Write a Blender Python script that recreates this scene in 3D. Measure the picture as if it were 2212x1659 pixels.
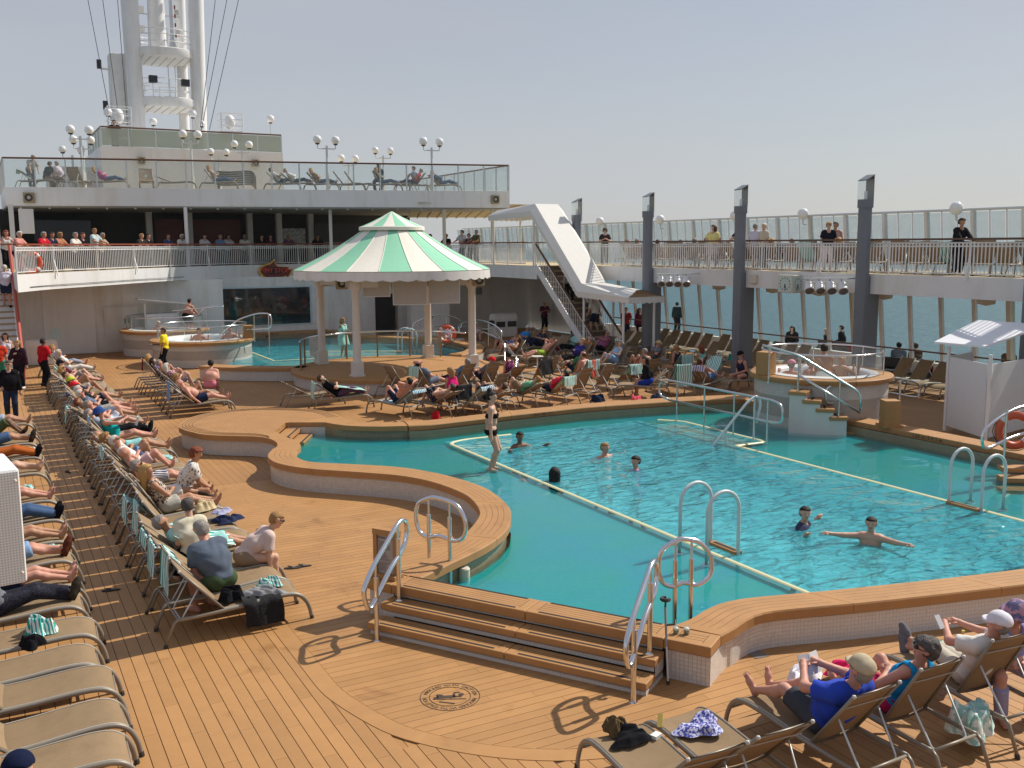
import bpy, math, random
import numpy as np
from mathutils import Matrix, Vector
R = math.radians
scene = bpy.context.scene
for o in list(bpy.data.objects): bpy.data.objects.remove(o)
COL = scene.collection

CAM_H, CAM_PITCH, CAM_YAW, CAM_ROLL = 5.0, R(8.14), R(28.4), R(0.3)
cam_d = bpy.data.cameras.new('camera'); cam = bpy.data.objects.new('camera', cam_d); COL.objects.link(cam)
cam_d.sensor_width = 36.0; cam_d.sensor_fit = 'HORIZONTAL'; cam_d.lens = 36.0 * 3110 / 3264
cam_d.clip_start = 0.05; cam_d.clip_end = 30000
cam.matrix_world = Matrix.Translation((0, 0, CAM_H)) @ Matrix.Rotation(-CAM_YAW, 4, 'Z') @ Matrix.Rotation(R(90) - CAM_PITCH, 4, 'X') @ Matrix.Rotation(-CAM_ROLL, 4, 'Z')
scene.camera = cam
SUN_EL, SUN_AZ = R(45), R(84)          # azimuth measured from +Y (forward) towards +X (starboard)
w = bpy.data.worlds.new('World'); scene.world = w; w.use_nodes = True
nt = w.node_tree; nt.nodes.clear()
def wn(t, **k):
    n = nt.nodes.new(t)
    for a, b in k.items(): setattr(n, a, b)
    return n
out = wn('ShaderNodeOutputWorld'); bg = wn('ShaderNodeBackground'); sky = wn('ShaderNodeTexSky')
sky.sky_type = 'NISHITA'; sky.sun_disc = False; sky.sun_elevation = SUN_EL; sky.sun_rotation = SUN_AZ
sky.air_density = 1.0; sky.dust_density = 1.2; sky.ozone_density = 1.0; sky.altitude = 20
tc = wn('ShaderNodeTexCoord'); mp = wn('ShaderNodeMapping'); mp.inputs['Scale'].default_value = (1.2, 1.2, 5.0)
nz = wn('ShaderNodeTexNoise'); nz.inputs['Scale'].default_value = 1.7; nz.inputs['Detail'].default_value = 5; nz.inputs['Roughness'].default_value = 0.5
rmp = wn('ShaderNodeMapRange'); rmp.inputs[1].default_value = 0.3; rmp.inputs[2].default_value = 0.75; rmp.inputs[3].default_value = 0.64; rmp.inputs[4].default_value = 0.97
mix = wn('ShaderNodeMix', data_type='RGBA')
sz_ = wn('ShaderNodeSeparateXYZ'); hr_ = wn('ShaderNodeMapRange'); hr_.inputs[1].default_value = 0.0; hr_.inputs[2].default_value = 0.55; hr_.interpolation_type = 'SMOOTHSTEP'; hm_ = wn('ShaderNodeMix', data_type='RGBA')
hm_.inputs[6].default_value = (5.95, 6.15, 6.5, 1); hm_.inputs[7].default_value = (4.5, 4.75, 5.75, 1)
L = nt.links.new
L(tc.outputs['Generated'], sz_.inputs[0]); L(sz_.outputs[2], hr_.inputs[0]); L(hr_.outputs[0], hm_.inputs[0]); L(hm_.outputs[2], mix.inputs[7]); L(tc.outputs['Generated'], mp.inputs['Vector']); L(mp.outputs[0], nz.inputs['Vector']); L(nz.outputs[0], rmp.inputs[0])
L(rmp.outputs[0], mix.inputs[0]); L(sky.outputs[0], mix.inputs[6]); L(mix.outputs[2], bg.inputs[0])
bg.inputs[1].default_value = 0.088; L(bg.outputs[0], out.inputs[0])
sl = bpy.data.lights.new('sun', 'SUN'); sl.energy = 5.0; sl.angle = R(0.6); sl.color = (1.0, 0.94, 0.84)
sun = bpy.data.objects.new('sun', sl); COL.objects.link(sun)
sdir = Vector((math.sin(SUN_AZ) * math.cos(SUN_EL), math.cos(SUN_AZ) * math.cos(SUN_EL), math.sin(SUN_EL)))
sun.rotation_euler = sdir.to_track_quat('Z', 'Y').to_euler(); sun.location = (40, 10, 40)
scene.view_settings.view_transform = 'Standard'; scene.view_settings.look = 'None'
scene.view_settings.exposure = 0.06; scene.view_settings.gamma = 1.0; scene.view_settings.use_curve_mapping = False
scene.render.engine = 'CYCLES'
scene.cycles.max_bounces = 8; scene.cycles.transparent_max_bounces = 24; scene.cycles.caustics_reflective = False; scene.cycles.caustics_refractive = False

_F, _CX, _CY = 3110 * 2212 / 3264, 1106.0, 829.5
def ray(x, y):
    a, b = (x - _CX) / _F, -(y - _CY) / _F
    c, s = math.cos(CAM_ROLL), math.sin(CAM_ROLL)
    a, b = a * c + b * s, -a * s + b * c
    fw = math.cos(CAM_PITCH) + b * math.sin(CAM_PITCH); up = b * math.cos(CAM_PITCH) - math.sin(CAM_PITCH)
    return Vector((fw * math.sin(CAM_YAW) + a * math.cos(CAM_YAW), fw * math.cos(CAM_YAW) - a * math.sin(CAM_YAW), up))
def at(x, y, z=0.0):
    d = ray(x, y); return Vector((0, 0, CAM_H)) + d * ((z - CAM_H) / d.z)
def onY(x, y, Y):
    d = ray(x, y); return Vector((0, 0, CAM_H)) + d * (Y / d.y)
def onX(x, y, X):
    d = ray(x, y); return Vector((0, 0, CAM_H)) + d * (X / d.x)

MATS = {}
def s2l(c): return c / 12.92 if c <= 0.04045 else ((c + 0.055) / 1.055) ** 2.4
def hexc(h):
    h = h.lstrip('#'); return tuple(s2l(int(h[i:i + 2], 16) / 255) for i in (0, 2, 4))
def nodes_of(m):
    t = m.node_tree; return t, t.nodes['Principled BSDF'], t.nodes.new, t.links.new
def mat(name, col, rough=0.6, metal=0.0, noise=0.0, nscale=6.0, bump=0.0, bscale=60.0, spec=0.5, var=None, coat=0.0):
    """plain surface with broad tonal wear (noise), fine relief (bump)"""
    if name in MATS: return MATS[name]
    m = bpy.data.materials.new(name); m.use_nodes = True; MATS[name] = m
    t, p, N, K = nodes_of(m)
    if isinstance(col, str): col = hexc(col)
    p.inputs['Base Color'].default_value = (*col, 1); p.inputs['Roughness'].default_value = rough
    p.inputs['Metallic'].default_value = metal; p.inputs['Specular IOR Level'].default_value = spec
    p.inputs['Coat Weight'].default_value = coat
    if noise or bump:
        tcn = N('ShaderNodeTexCoord')
    if noise:
        n = N('ShaderNodeTexNoise'); n.inputs['Scale'].default_value = nscale; n.inputs['Detail'].default_value = 6; n.inputs['Roughness'].default_value = 0.6
        K(tcn.outputs['Object'], n.inputs['Vector'])
        mr = N('ShaderNodeMapRange'); mr.inputs[1].default_value = 0.25; mr.inputs[2].default_value = 0.75; mr.inputs[3].default_value = 1 - noise; mr.inputs[4].default_value = 1 + noise
        K(n.outputs[0], mr.inputs[0])
        mx = N('ShaderNodeMix'); mx.data_type = 'RGBA'; mx.blend_type = 'MULTIPLY'; mx.inputs[0].default_value = 1
        mx.inputs[6].default_value = (*col, 1); K(mr.outputs[0], mx.inputs[7])
        if var:   # a second tint: per-object variation
            oi = N('ShaderNodeObjectInfo'); m2 = N('ShaderNodeMapRange'); m2.inputs[3].default_value = 1 - var; m2.inputs[4].default_value = 1 + var
            K(oi.outputs['Random'], m2.inputs[0])
            m3 = N('ShaderNodeMix'); m3.data_type = 'RGBA'; m3.blend_type = 'MULTIPLY'; m3.inputs[0].default_value = 1
            K(mx.outputs[2], m3.inputs[6]); K(m2.outputs[0], m3.inputs[7]); K(m3.outputs[2], p.inputs['Base Color'])
        else:
            K(mx.outputs[2], p.inputs['Base Color'])
    if bump:
        b = N('ShaderNodeTexNoise'); b.inputs['Scale'].default_value = bscale; b.inputs['Detail'].default_value = 3
        K(tcn.outputs['Object'], b.inputs['Vector'])
        bn = N('ShaderNodeBump'); bn.inputs['Strength'].default_value = bump; bn.inputs['Distance'].default_value = 0.02
        K(b.outputs[0], bn.inputs['Height']); K(bn.outputs[0], p.inputs['Normal'])
    return m
def stripes(name, c1, c2, freq, rough=0.9, axis='u', duty=0.5, soft=0.05):
    """woven stripes across the cloth's own UV"""
    if name in MATS: return MATS[name]
    m = mat(name, c1, rough, bump=0.35, bscale=220, spec=0.1); t, p, N, K = nodes_of(m)
    uv = N('ShaderNodeUVMap'); sx = N('ShaderNodeSeparateXYZ'); K(uv.outputs[0], sx.inputs[0])
    mu = N('ShaderNodeMath'); mu.operation = 'MULTIPLY'; mu.inputs[1].default_value = freq; K(sx.outputs[0 if axis == 'u' else 1], mu.inputs[0])
    fr = N('ShaderNodeMath'); fr.operation = 'FRACT'; K(mu.outputs[0], fr.inputs[0])
    mr = N('ShaderNodeMapRange'); mr.inputs[1].default_value = duty - soft; mr.inputs[2].default_value = duty + soft; K(fr.outputs[0], mr.inputs[0])
    mx = N('ShaderNodeMix'); mx.data_type = 'RGBA'; a = hexc(c1) if isinstance(c1, str) else c1; b = hexc(c2) if isinstance(c2, str) else c2
    mx.inputs[6].default_value = (*a, 1); mx.inputs[7].default_value = (*b, 1); K(mr.outputs[0], mx.inputs[0]); K(mx.outputs[2], p.inputs['Base Color'])
    return m
def printed(name, c1, c2, scale, thr=0.5, rough=0.9, kind='NOISE'):
    """cloth with a printed pattern of blotches"""
    if name in MATS: return MATS[name]
    m = mat(name, c1, rough, bump=0.25, bscale=150, spec=0.1); t, p, N, K = nodes_of(m)
    tcn = N('ShaderNodeTexCoord');
    if kind == 'NOISE':
        n = N('ShaderNodeTexNoise'); n.inputs['Detail'].default_value = 2
    elif kind == 'WAVE':
        n = N('ShaderNodeTexWave'); n.bands_direction = 'Z'; n.inputs['Distortion'].default_value = 0.6
    else:
        n = N('ShaderNodeTexVoronoi')
    n.inputs['Scale'].default_value = scale; K(tcn.outputs['Object'], n.inputs['Vector'])
    mr = N('ShaderNodeMapRange'); mr.inputs[1].default_value = thr - 0.04; mr.inputs[2].default_value = thr + 0.04; K(n.outputs[0], mr.inputs[0])
    mx = N('ShaderNodeMix'); mx.data_type = 'RGBA'; a = hexc(c1); b = hexc(c2)
    mx.inputs[6].default_value = (*a, 1); mx.inputs[7].default_value = (*b, 1); K(mr.outputs[0], mx.inputs[0]); K(mx.outputs[2], p.inputs['Base Color'])
    return m
def cloth(h): return mat('cloth_' + h.strip('#'), h, 0.92, noise=0.10, nscale=9, bump=0.16, bscale=18, spec=0.12)
def glass_mat(name, tint=(0.9, 0.95, 0.95), opac=0.12, rough=0.02, body=(0.6, 0.7, 0.7), refl=1.0):
    """thin clear sheet: lets light straight through, mirrors by Fresnel, slightly milky"""
    if name in MATS: return MATS[name]
    m = bpy.data.materials.new(name); m.use_nodes = True; MATS[name] = m
    t = m.node_tree; t.nodes.clear(); N = t.nodes.new; K = t.links.new
    o = N('ShaderNodeOutputMaterial'); tr = N('ShaderNodeBsdfTransparent'); tr.inputs[0].default_value = (*tint, 1)
    df = N('ShaderNodeBsdfDiffuse'); df.inputs[0].default_value = (*body, 1); gl = N('ShaderNodeBsdfGlossy'); gl.inputs['Roughness'].default_value = rough
    m1 = N('ShaderNodeMixShader'); m1.inputs[0].default_value = opac; K(tr.outputs[0], m1.inputs[1]); K(df.outputs[0], m1.inputs[2])
    ge = N('ShaderNodeNewGeometry'); io = N('ShaderNodeMapRange'); io.inputs[3].default_value = 1.45; io.inputs[4].default_value = 1 / 1.45; K(ge.outputs['Backfacing'], io.inputs[0]); fr = N('ShaderNodeFresnel'); K(io.outputs[0], fr.inputs['IOR'])   # a thin sheet mirrors alike from both sides
    mm = N('ShaderNodeMath'); mm.operation = 'MULTIPLY'; mm.inputs[1].default_value = refl; K(fr.outputs[0], mm.inputs[0])
    m2 = N('ShaderNodeMixShader'); K(mm.outputs[0], m2.inputs[0]); K(m1.outputs[0], m2.inputs[1]); K(gl.outputs[0], m2.inputs[2])
    K(m2.outputs[0], o.inputs[0]); return m

class MB:
    def __init__(s): s.v = []; s.f = []; s.m = []; s.uv = {}
    def add(s, vs, fs, mi=0):
        b = len(s.v); s.v += [tuple(v) for v in vs]
        for f in fs: s.f.append(tuple(b + i for i in f)); s.m.append(mi)
        return b
    def box(s, c, d, rz=0.0, mi=0):
        hx, hy, hz = d[0] / 2, d[1] / 2, d[2] / 2; ca, sa = math.cos(rz), math.sin(rz); vs = []
        for z in (-hz, hz):
            for x, y in ((-hx, -hy), (hx, -hy), (hx, hy), (-hx, hy)):
                vs.append((c[0] + x * ca - y * sa, c[1] + x * sa + y * ca, c[2] + z))
        s.add(vs, [(3, 2, 1, 0), (4, 5, 6, 7), (0, 1, 5, 4), (1, 2, 6, 5), (2, 3, 7, 6), (3, 0, 4, 7)], mi); return s
    def b2(s, x0, x1, y0, y1, z0, z1, mi=0):
        return s.box(((x0 + x1) / 2, (y0 + y1) / 2, (z0 + z1) / 2), (x1 - x0, y1 - y0, z1 - z0), 0, mi)
    def bar(s, p, q, w, h, mi=0, up=(0, 0, 1)):
        p = Vector(p); q = Vector(q); d = (q - p).normalized(); u = Vector(up)
        if abs(d.dot(u)) > 0.99: u = Vector((0, 1, 0))
        x = d.cross(u).normalized() * w / 2; y = x.cross(d).normalized() * h / 2
        vs = [p - x - y, p + x - y, p + x + y, p - x + y, q - x - y, q + x - y, q + x + y, q - x + y]
        s.add(vs, [(0, 1, 2, 3), (7, 6, 5, 4), (0, 4, 5, 1), (1, 5, 6, 2), (2, 6, 7, 3), (3, 7, 4, 0)], mi); return s
    def tube(s, pts, r, n=8, closed=False, mi=0, cap=True, flat=1.0):
        pts = [Vector(p) for p in pts]; k = len(pts); rs = r if isinstance(r, (list, tuple)) else [r] * k
        prev = None; rings = []
        for i in range(k):
            a = pts[(i - 1) % k] if (closed or i > 0) else pts[i]; b = pts[(i + 1) % k] if (closed or i < k - 1) else pts[i]
            d = (b - a)
            d = d.normalized() if d.length > 1e-9 else Vector((0, 0, 1))
            if prev is None:
                u = Vector((0, 0, 1)) if abs(d.z) < 0.95 else Vector((1, 0, 0)); x = d.cross(u).normalized()
            else:
                x = (prev - d * prev.dot(d))
                x = x.normalized() if x.length > 1e-6 else d.cross(Vector((0.3, 0.5, 0.8))).normalized()
            prev = x; y = d.cross(x)
            rings.append([pts[i] + x * (rs[i] * math.cos(2 * math.pi * j / n)) + y * (rs[i] * flat * math.sin(2 * math.pi * j / n)) for j in range(n)])
        vs = [v for rg in rings for v in rg]; fs = []
        for i in range(k if closed else k - 1):
            i2 = (i + 1) % k
            for j in range(n):
                j2 = (j + 1) % n; fs.append((i * n + j, i * n + j2, i2 * n + j2, i2 * n + j))
        if cap and not closed: fs.append(tuple(range(n))[::-1]); fs.append(tuple((k - 1) * n + j for j in range(n)))
        s.add(vs, fs, mi); return s
    def lathe(s, prof, n=32, c=(0, 0, 0), mi=0, a0=0.0, a1=2 * math.pi, mats=None):
        full = abs(a1 - a0 - 2 * math.pi) < 1e-6; k = len(prof); m = n if full else n + 1; vs = []
        for i in range(m):
            a = a0 + (a1 - a0) * i / n
            for r, z in prof: vs.append((c[0] + r * math.cos(a), c[1] + r * math.sin(a), c[2] + z))
        b = len(s.v); s.v += vs
        for i in range(n):
            i2 = (i + 1) % m
            for j in range(k - 1):
                if prof[j][0] < 1e-6 and prof[j + 1][0] < 1e-6: continue
                q = (b + i * k + j, b + i2 * k + j, b + i2 * k + j + 1, b + i * k + j + 1)
                if prof[j][0] < 1e-6: q = (q[0], q[2], q[3])
                elif prof[j + 1][0] < 1e-6: q = (q[0], q[1], q[2])
                s.f.append(q); s.m.append(mats[j] if mats else mi)
        return s
    def prism(s, poly, z0, z1, mi=0, mtop=None):
        n = len(poly); area = sum(poly[i][0] * poly[(i + 1) % n][1] - poly[(i + 1) % n][0] * poly[i][1] for i in range(n))
        if area < 0: poly = poly[::-1]
        b = s.add([(p[0], p[1], z0) for p in poly] + [(p[0], p[1], z1) for p in poly], [], mi)
        s.f.append(tuple(b + i for i in range(n))[::-1]); s.m.append(mi)
        s.f.append(tuple(b + n + i for i in range(n))); s.m.append(mi if mtop is None else mtop)
        for i in range(n): s.f.append((b + i, b + (i + 1) % n, b + n + (i + 1) % n, b + n + i)); s.m.append(mi)
        return s
    def grid(s, P, mi=0, closed_u=False, uvs=None, flip=False):
        """P[i][j] points"""
        a = len(P); c = len(P[0]); b = s.add([p for r in P for p in r], [], mi)
        for i in range(a - 1 + (1 if closed_u else 0)):
            i2 = (i + 1) % a
            for j in range(c - 1):
                q = (b + i * c + j, b + i2 * c + j, b + i2 * c + j + 1, b + i * c + j + 1)
                s.f.append(q[::-1] if flip else q); s.m.append(mi)
        if uvs:
            for i in range(a):
                for j in range(c): s.uv[b + i * c + j] = uvs(i / (a - 1), j / (c - 1))
        return s
    def sphere(s, c, r, n=16, mi=0, sz=None):
        k = max(4, n // 2); rr = (r, r, r) if sz is None else sz
        vs = [(c[0], c[1], c[2] - rr[2])]
        for i in range(1, k):
            p = -math.pi / 2 + math.pi * i / k
            for j in range(n):
                a = 2 * math.pi * j / n; vs.append((c[0] + rr[0] * math.cos(p) * math.cos(a), c[1] + rr[1] * math.cos(p) * math.sin(a), c[2] + rr[2] * math.sin(p)))
        vs.append((c[0], c[1], c[2] + rr[2])); fs = []
        for j in range(n):
            fs.append((0, 1 + (j + 1) % n, 1 + j)); t = len(vs) - 1; bb = 1 + (k - 2) * n; fs.append((t, bb + j, bb + (j + 1) % n))
        for i in range(k - 2):
            for j in range(n):
                fs.append((1 + i * n + j, 1 + i * n + (j + 1) % n, 1 + (i + 1) * n + (j + 1) % n, 1 + (i + 1) * n + j))
        s.add(vs, fs, mi); return s
    def mesh(s, name, mats, smooth=False):
        me = bpy.data.meshes.new(name); me.from_pydata(s.v, [], s.f)
        mats = mats if isinstance(mats, (list, tuple)) else [mats]
        for m in mats: me.materials.append(m)
        if len(mats) > 1: me.polygons.foreach_set('material_index', s.m)
        if smooth is True: me.polygons.foreach_set('use_smooth', [True] * len(me.polygons))
        if s.uv:
            ul = me.uv_layers.new(name='UVMap'); li = np.empty(len(me.loops), dtype=np.int32); me.loops.foreach_get('vertex_index', li)
            tab = np.zeros((len(s.v), 2));
            for k_, u_ in s.uv.items(): tab[k_] = u_
            ul.data.foreach_set('uv', tab[li].astype(np.float32).ravel())
        if smooth not in (True, False): me.polygons.foreach_set('use_smooth', [True] * len(me.polygons)); me.set_sharp_from_angle(angle=R(smooth))
        me.update(); return me
    def build(s, name, mats, parent=None, smooth=False, loc=None, rot=None, bevel=0.0):
        return put(name, s.mesh(name, mats, smooth), parent, loc, rot, bevel)
def put(name, me, parent=None, loc=None, rot=None, bevel=0.0):
    o = bpy.data.objects.new(name, me); COL.objects.link(o)
    if parent is not None: o.parent = parent
    if loc is not None: o.location = loc
    if rot is not None: o.rotation_euler = rot if isinstance(rot, (tuple, list)) else (0, 0, rot)
    if bevel:
        b = o.modifiers.new('bevel', 'BEVEL'); b.width = bevel; b.segments = 2; b.limit_method = 'ANGLE'; b.angle_limit = R(40)
    return o
def tag(o, label, cat, group=None, kind=None):
    o['label'] = label
    if kind: o['kind'] = kind
    else: o['category'] = cat
    if group: o['group'] = group
    return o
def struct(o): o['kind'] = 'structure'; return o
def stuff(o): o['kind'] = 'stuff'; return o
def empty(name, loc=(0, 0, 0), rz=0.0, label=None, cat=None, group=None):
    o = bpy.data.objects.new(name, None); COL.objects.link(o); o.empty_display_size = 0.2; o.location = loc; o.rotation_euler = (0, 0, rz)
    if label: tag(o, label, cat, group)
    return o
def copy_tree(o, parent=None):
    c = o.copy(); COL.objects.link(c); c.parent = parent
    for ch in o.children: copy_tree(ch, c)
    return c
def spline(pts, n=8, closed=False):
    """Catmull-Rom through the points"""
    P = [Vector(p) for p in pts]; k = len(P); out = []
    rng = range(k if closed else k - 1)
    for i in rng:
        p0 = P[(i - 1) % k] if (closed or i > 0) else P[0] * 2 - P[1]
        p1, p2 = P[i], P[(i + 1) % k]; p3 = P[(i + 2) % k] if (closed or i < k - 2) else P[k - 1] * 2 - P[k - 2]
        for j in range(n):
            t = j / n; out.append(0.5 * ((2 * p1) + (p2 - p0) * t + (2 * p0 - 5 * p1 + 4 * p2 - p3) * t * t + (3 * p1 - p0 - 3 * p2 + p3) * t ** 3))
    if not closed: out.append(P[-1])
    return out
def resample(pts, step):
    P = [Vector(p) for p in pts]; d = [0.0]
    for i in range(1, len(P)): d.append(d[-1] + (P[i] - P[i - 1]).length)
    n = max(1, round(d[-1] / step)); out = []; j = 0
    for i in range(n + 1):
        t = d[-1] * i / n
        while j < len(d) - 2 and d[j + 1] < t: j += 1
        s_ = (t - d[j]) / max(1e-9, d[j + 1] - d[j]); out.append(P[j].lerp(P[j + 1], min(1, max(0, s_))))
    return out
def smooth_path(pts, rad=0.12, n=6):
    """polyline with rounded corners"""
    P = [Vector(p) for p in pts]; out = [P[0]]
    for i in range(1, len(P) - 1):
        a, b, c = P[i - 1], P[i], P[i + 1]; r = min(rad, (a - b).length * 0.48, (c - b).length * 0.48)
        p = b + (a - b).normalized() * r; q = b + (c - b).normalized() * r
        for k in range(n + 1):
            t = k / n; out.append(p * (1 - t) ** 2 + b * (2 * t * (1 - t)) + q * t * t)
    out.append(P[-1]); return out
# == shared materials
TEAK = mat('teak', (0.41, 0.214, 0.082), 0.55, noise=0.10, nscale=3.0, bump=0.15, bscale=90, spec=0.35)
PLANK = mat('deck_plank', (0.41, 0.214, 0.080), 0.55, noise=0.11, nscale=1.7, bump=0.15, bscale=120, spec=0.35, var=0.07)
def weather(m, scale, sc3, lo, hi, dark, rough=None):
    """stains and wear of their own shape, laid over the surface in ship coordinates"""
    t, p, N, K = nodes_of(m); ge = N('ShaderNodeNewGeometry'); mp_ = N('ShaderNodeMapping'); mp_.inputs['Scale'].default_value = sc3; K(ge.outputs['Position'], mp_.inputs['Vector'])
    n = N('ShaderNodeTexNoise'); n.inputs['Scale'].default_value = scale; n.inputs['Detail'].default_value = 7; n.inputs['Roughness'].default_value = 0.62; n.inputs['Distortion'].default_value = 0.4; K(mp_.outputs[0], n.inputs['Vector'])
    mr = N('ShaderNodeMapRange'); mr.inputs[1].default_value = lo; mr.inputs[2].default_value = hi; K(n.outputs[0], mr.inputs[0])
    mx = N('ShaderNodeMix'); mx.data_type = 'RGBA'; mx.blend_type = 'MULTIPLY'; mx.inputs[7].default_value = (*dark, 1); K(mr.outputs[0], mx.inputs[0])
    bc = p.inputs['Base Color']
    if bc.is_linked: src = bc.links[0].from_socket; K(src, mx.inputs[6])
    else: mx.inputs[6].default_value = bc.default_value
    K(mx.outputs[2], bc)
    if rough is not None:
        r2 = N('ShaderNodeMapRange'); r2.inputs[1].default_value = lo; r2.inputs[2].default_value = hi; r2.inputs[3].default_value = p.inputs['Roughness'].default_value; r2.inputs[4].default_value = rough; K(n.outputs[0], r2.inputs[0]); K(r2.outputs[0], p.inputs['Roughness'])
weather(PLANK, 1.1, (1, 1, 1), 0.60, 0.68, (0.80, 0.76, 0.72), 0.35); weather(PLANK, 0.45, (1, 1, 1), 0.45, 0.75, (0.88, 0.90, 0.95)); weather(TEAK, 0.9, (1, 1, 1), 0.58, 0.70, (0.84, 0.82, 0.80), 0.4)
CAULK = mat('caulk', (0.075, 0.036, 0.016), 0.8)
STRIP = mat('grip_strip', (0.03, 0.02, 0.016), 0.85, bump=0.4, bscale=300)
WHITE = mat('white_paint', (0.77, 0.76, 0.75), 0.45, noise=0.035, nscale=1.2, bump=0.04, bscale=9)
WHITE2 = mat('white_paint_old', (0.73, 0.71, 0.68), 0.5, noise=0.06, nscale=2.0, bump=0.05, bscale=12)
CREAM = mat('cream_paint', (0.62, 0.56, 0.44), 0.55, noise=0.05, nscale=2)
GREY = mat('grey_paint', (0.17, 0.185, 0.21), 0.5, noise=0.08, nscale=1.5)
STEEL = mat('polished_steel', (0.70, 0.70, 0.72), 0.20, metal=1.0)
ALU = mat('painted_tube', (0.62, 0.66, 0.66), 0.35, noise=0.03)
FRAME = mat('lounger_frame', (0.25, 0.215, 0.17), 0.42, noise=0.06, nscale=8, metal=0.15)
SLING = mat('lounger_sling', (0.30, 0.205, 0.115), 0.75, noise=0.07, nscale=5, bump=0.5, bscale=420, spec=0.25, var=0.06)
RUBBER = mat('rubber', (0.04, 0.038, 0.036), 0.8)
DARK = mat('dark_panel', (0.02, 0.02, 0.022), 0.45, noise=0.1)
REDRAIL = mat('red_wood', (0.27, 0.065, 0.035), 0.4, noise=0.1)
BROWNRAIL = mat('brown_wood', (0.12, 0.055, 0.03), 0.38, noise=0.12, nscale=5)
GLOBE = mat('globe_glass', (0.82, 0.82, 0.80), 0.12, coat=0.6)
GLASS = glass_mat('clear_glass')
SCREEN = glass_mat('screen_glass', (0.92, 0.95, 0.95), 0.10, 0.03, (0.70, 0.74, 0.74), 0.6)
ACRYL = glass_mat('acrylic', (0.93, 0.96, 0.96), 0.09, 0.02, (0.8, 0.84, 0.84), 0.9)
def uv_tiles(name, c_tile, c_grout, tile=0.05, rough=0.25, vary=0.06, gap=0.07):
    m = mat(name, c_tile, rough); t, p, N, K = nodes_of(m)
    uv = N('ShaderNodeUVMap'); br = N('ShaderNodeTexBrick'); br.offset = 0.0; br.squash = 1.0
    br.inputs['Scale'].default_value = 1.0; br.inputs['Mortar Size'].default_value = tile * gap / 2; br.inputs['Brick Width'].default_value = tile; br.inputs['Row Height'].default_value = tile
    br.inputs['Color1'].default_value = (*c_tile, 1); br.inputs['Color2'].default_value = (*[c * (1 - vary * 2) for c in c_tile], 1); br.inputs['Mortar'].default_value = (*c_grout, 1)
    K(uv.outputs[0], br.inputs['Vector']); K(br.outputs['Color'], p.inputs['Base Color'])
    b = N('ShaderNodeBump'); b.inputs['Strength'].default_value = 0.4; b.inputs['Distance'].default_value = 0.002; b.invert = True; K(br.outputs['Fac'], b.inputs['Height']); K(b.outputs[0], p.inputs['Normal'])
    return m
weather(WHITE, 1.6, (1, 1, 0.14), 0.50, 0.80, (0.82, 0.78, 0.70)); weather(WHITE2, 1.8, (1, 1, 0.16), 0.48, 0.78, (0.80, 0.75, 0.66)); weather(SLING, 3.0, (1, 1, 1), 0.52, 0.72, (0.84, 0.83, 0.82))
TILE_W = uv_tiles('white_tiles', (0.62, 0.59, 0.55), (0.36, 0.34, 0.31))
TILE_PLAIN = mat('white_tile', (0.64, 0.61, 0.57), 0.22, noise=0.05, nscale=30, var=0.05)
GROUT = mat('grout', (0.34, 0.31, 0.28), 0.9)
TILE_B = uv_tiles('beige_tiles', (0.30, 0.24, 0.15), (0.24, 0.19, 0.12), 0.10)
TILE_T = uv_tiles('teal_tiles', (0.016, 0.33, 0.40), (0.016, 0.29, 0.345), 0.06, 0.3)
TILE_C = uv_tiles('cyan_tiles', (0.34, 0.88, 0.93), (0.30, 0.80, 0.85), 0.15, 0.3)
t, p_, N, K = nodes_of(TILE_T); br_ = [n for n in t.nodes if n.type == 'TEX_BRICK'][0]; tcn = N('ShaderNodeTexCoord'); n_ = N('ShaderNodeTexNoise'); n_.inputs['Scale'].default_value = 0.55; n_.inputs['Detail'].default_value = 5; n_.inputs['Distortion'].default_value = 1.2; K(tcn.outputs['Object'], n_.inputs['Vector'])
mr = N('ShaderNodeMapRange'); mr.inputs[1].default_value = 0.35; mr.inputs[2].default_value = 0.65; mr.inputs[3].default_value = 0.0; mr.inputs[4].default_value = 1.0; K(n_.outputs[0], mr.inputs[0]); mx = N('ShaderNodeMix'); mx.data_type = 'RGBA'; mx.blend_type = 'MULTIPLY'; K(mr.outputs[0], mx.inputs[0]); K(br_.outputs['Color'], mx.inputs[6]); mx.inputs[7].default_value = (1.0, 1.08, 0.80, 1); K(mx.outputs[2], p_.inputs['Base Color'])  # cloudy tone put into the tile colour for reflections on the shelf water
LINE = mat('pale_edge', (0.62, 0.60, 0.36), 0.5)

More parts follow.
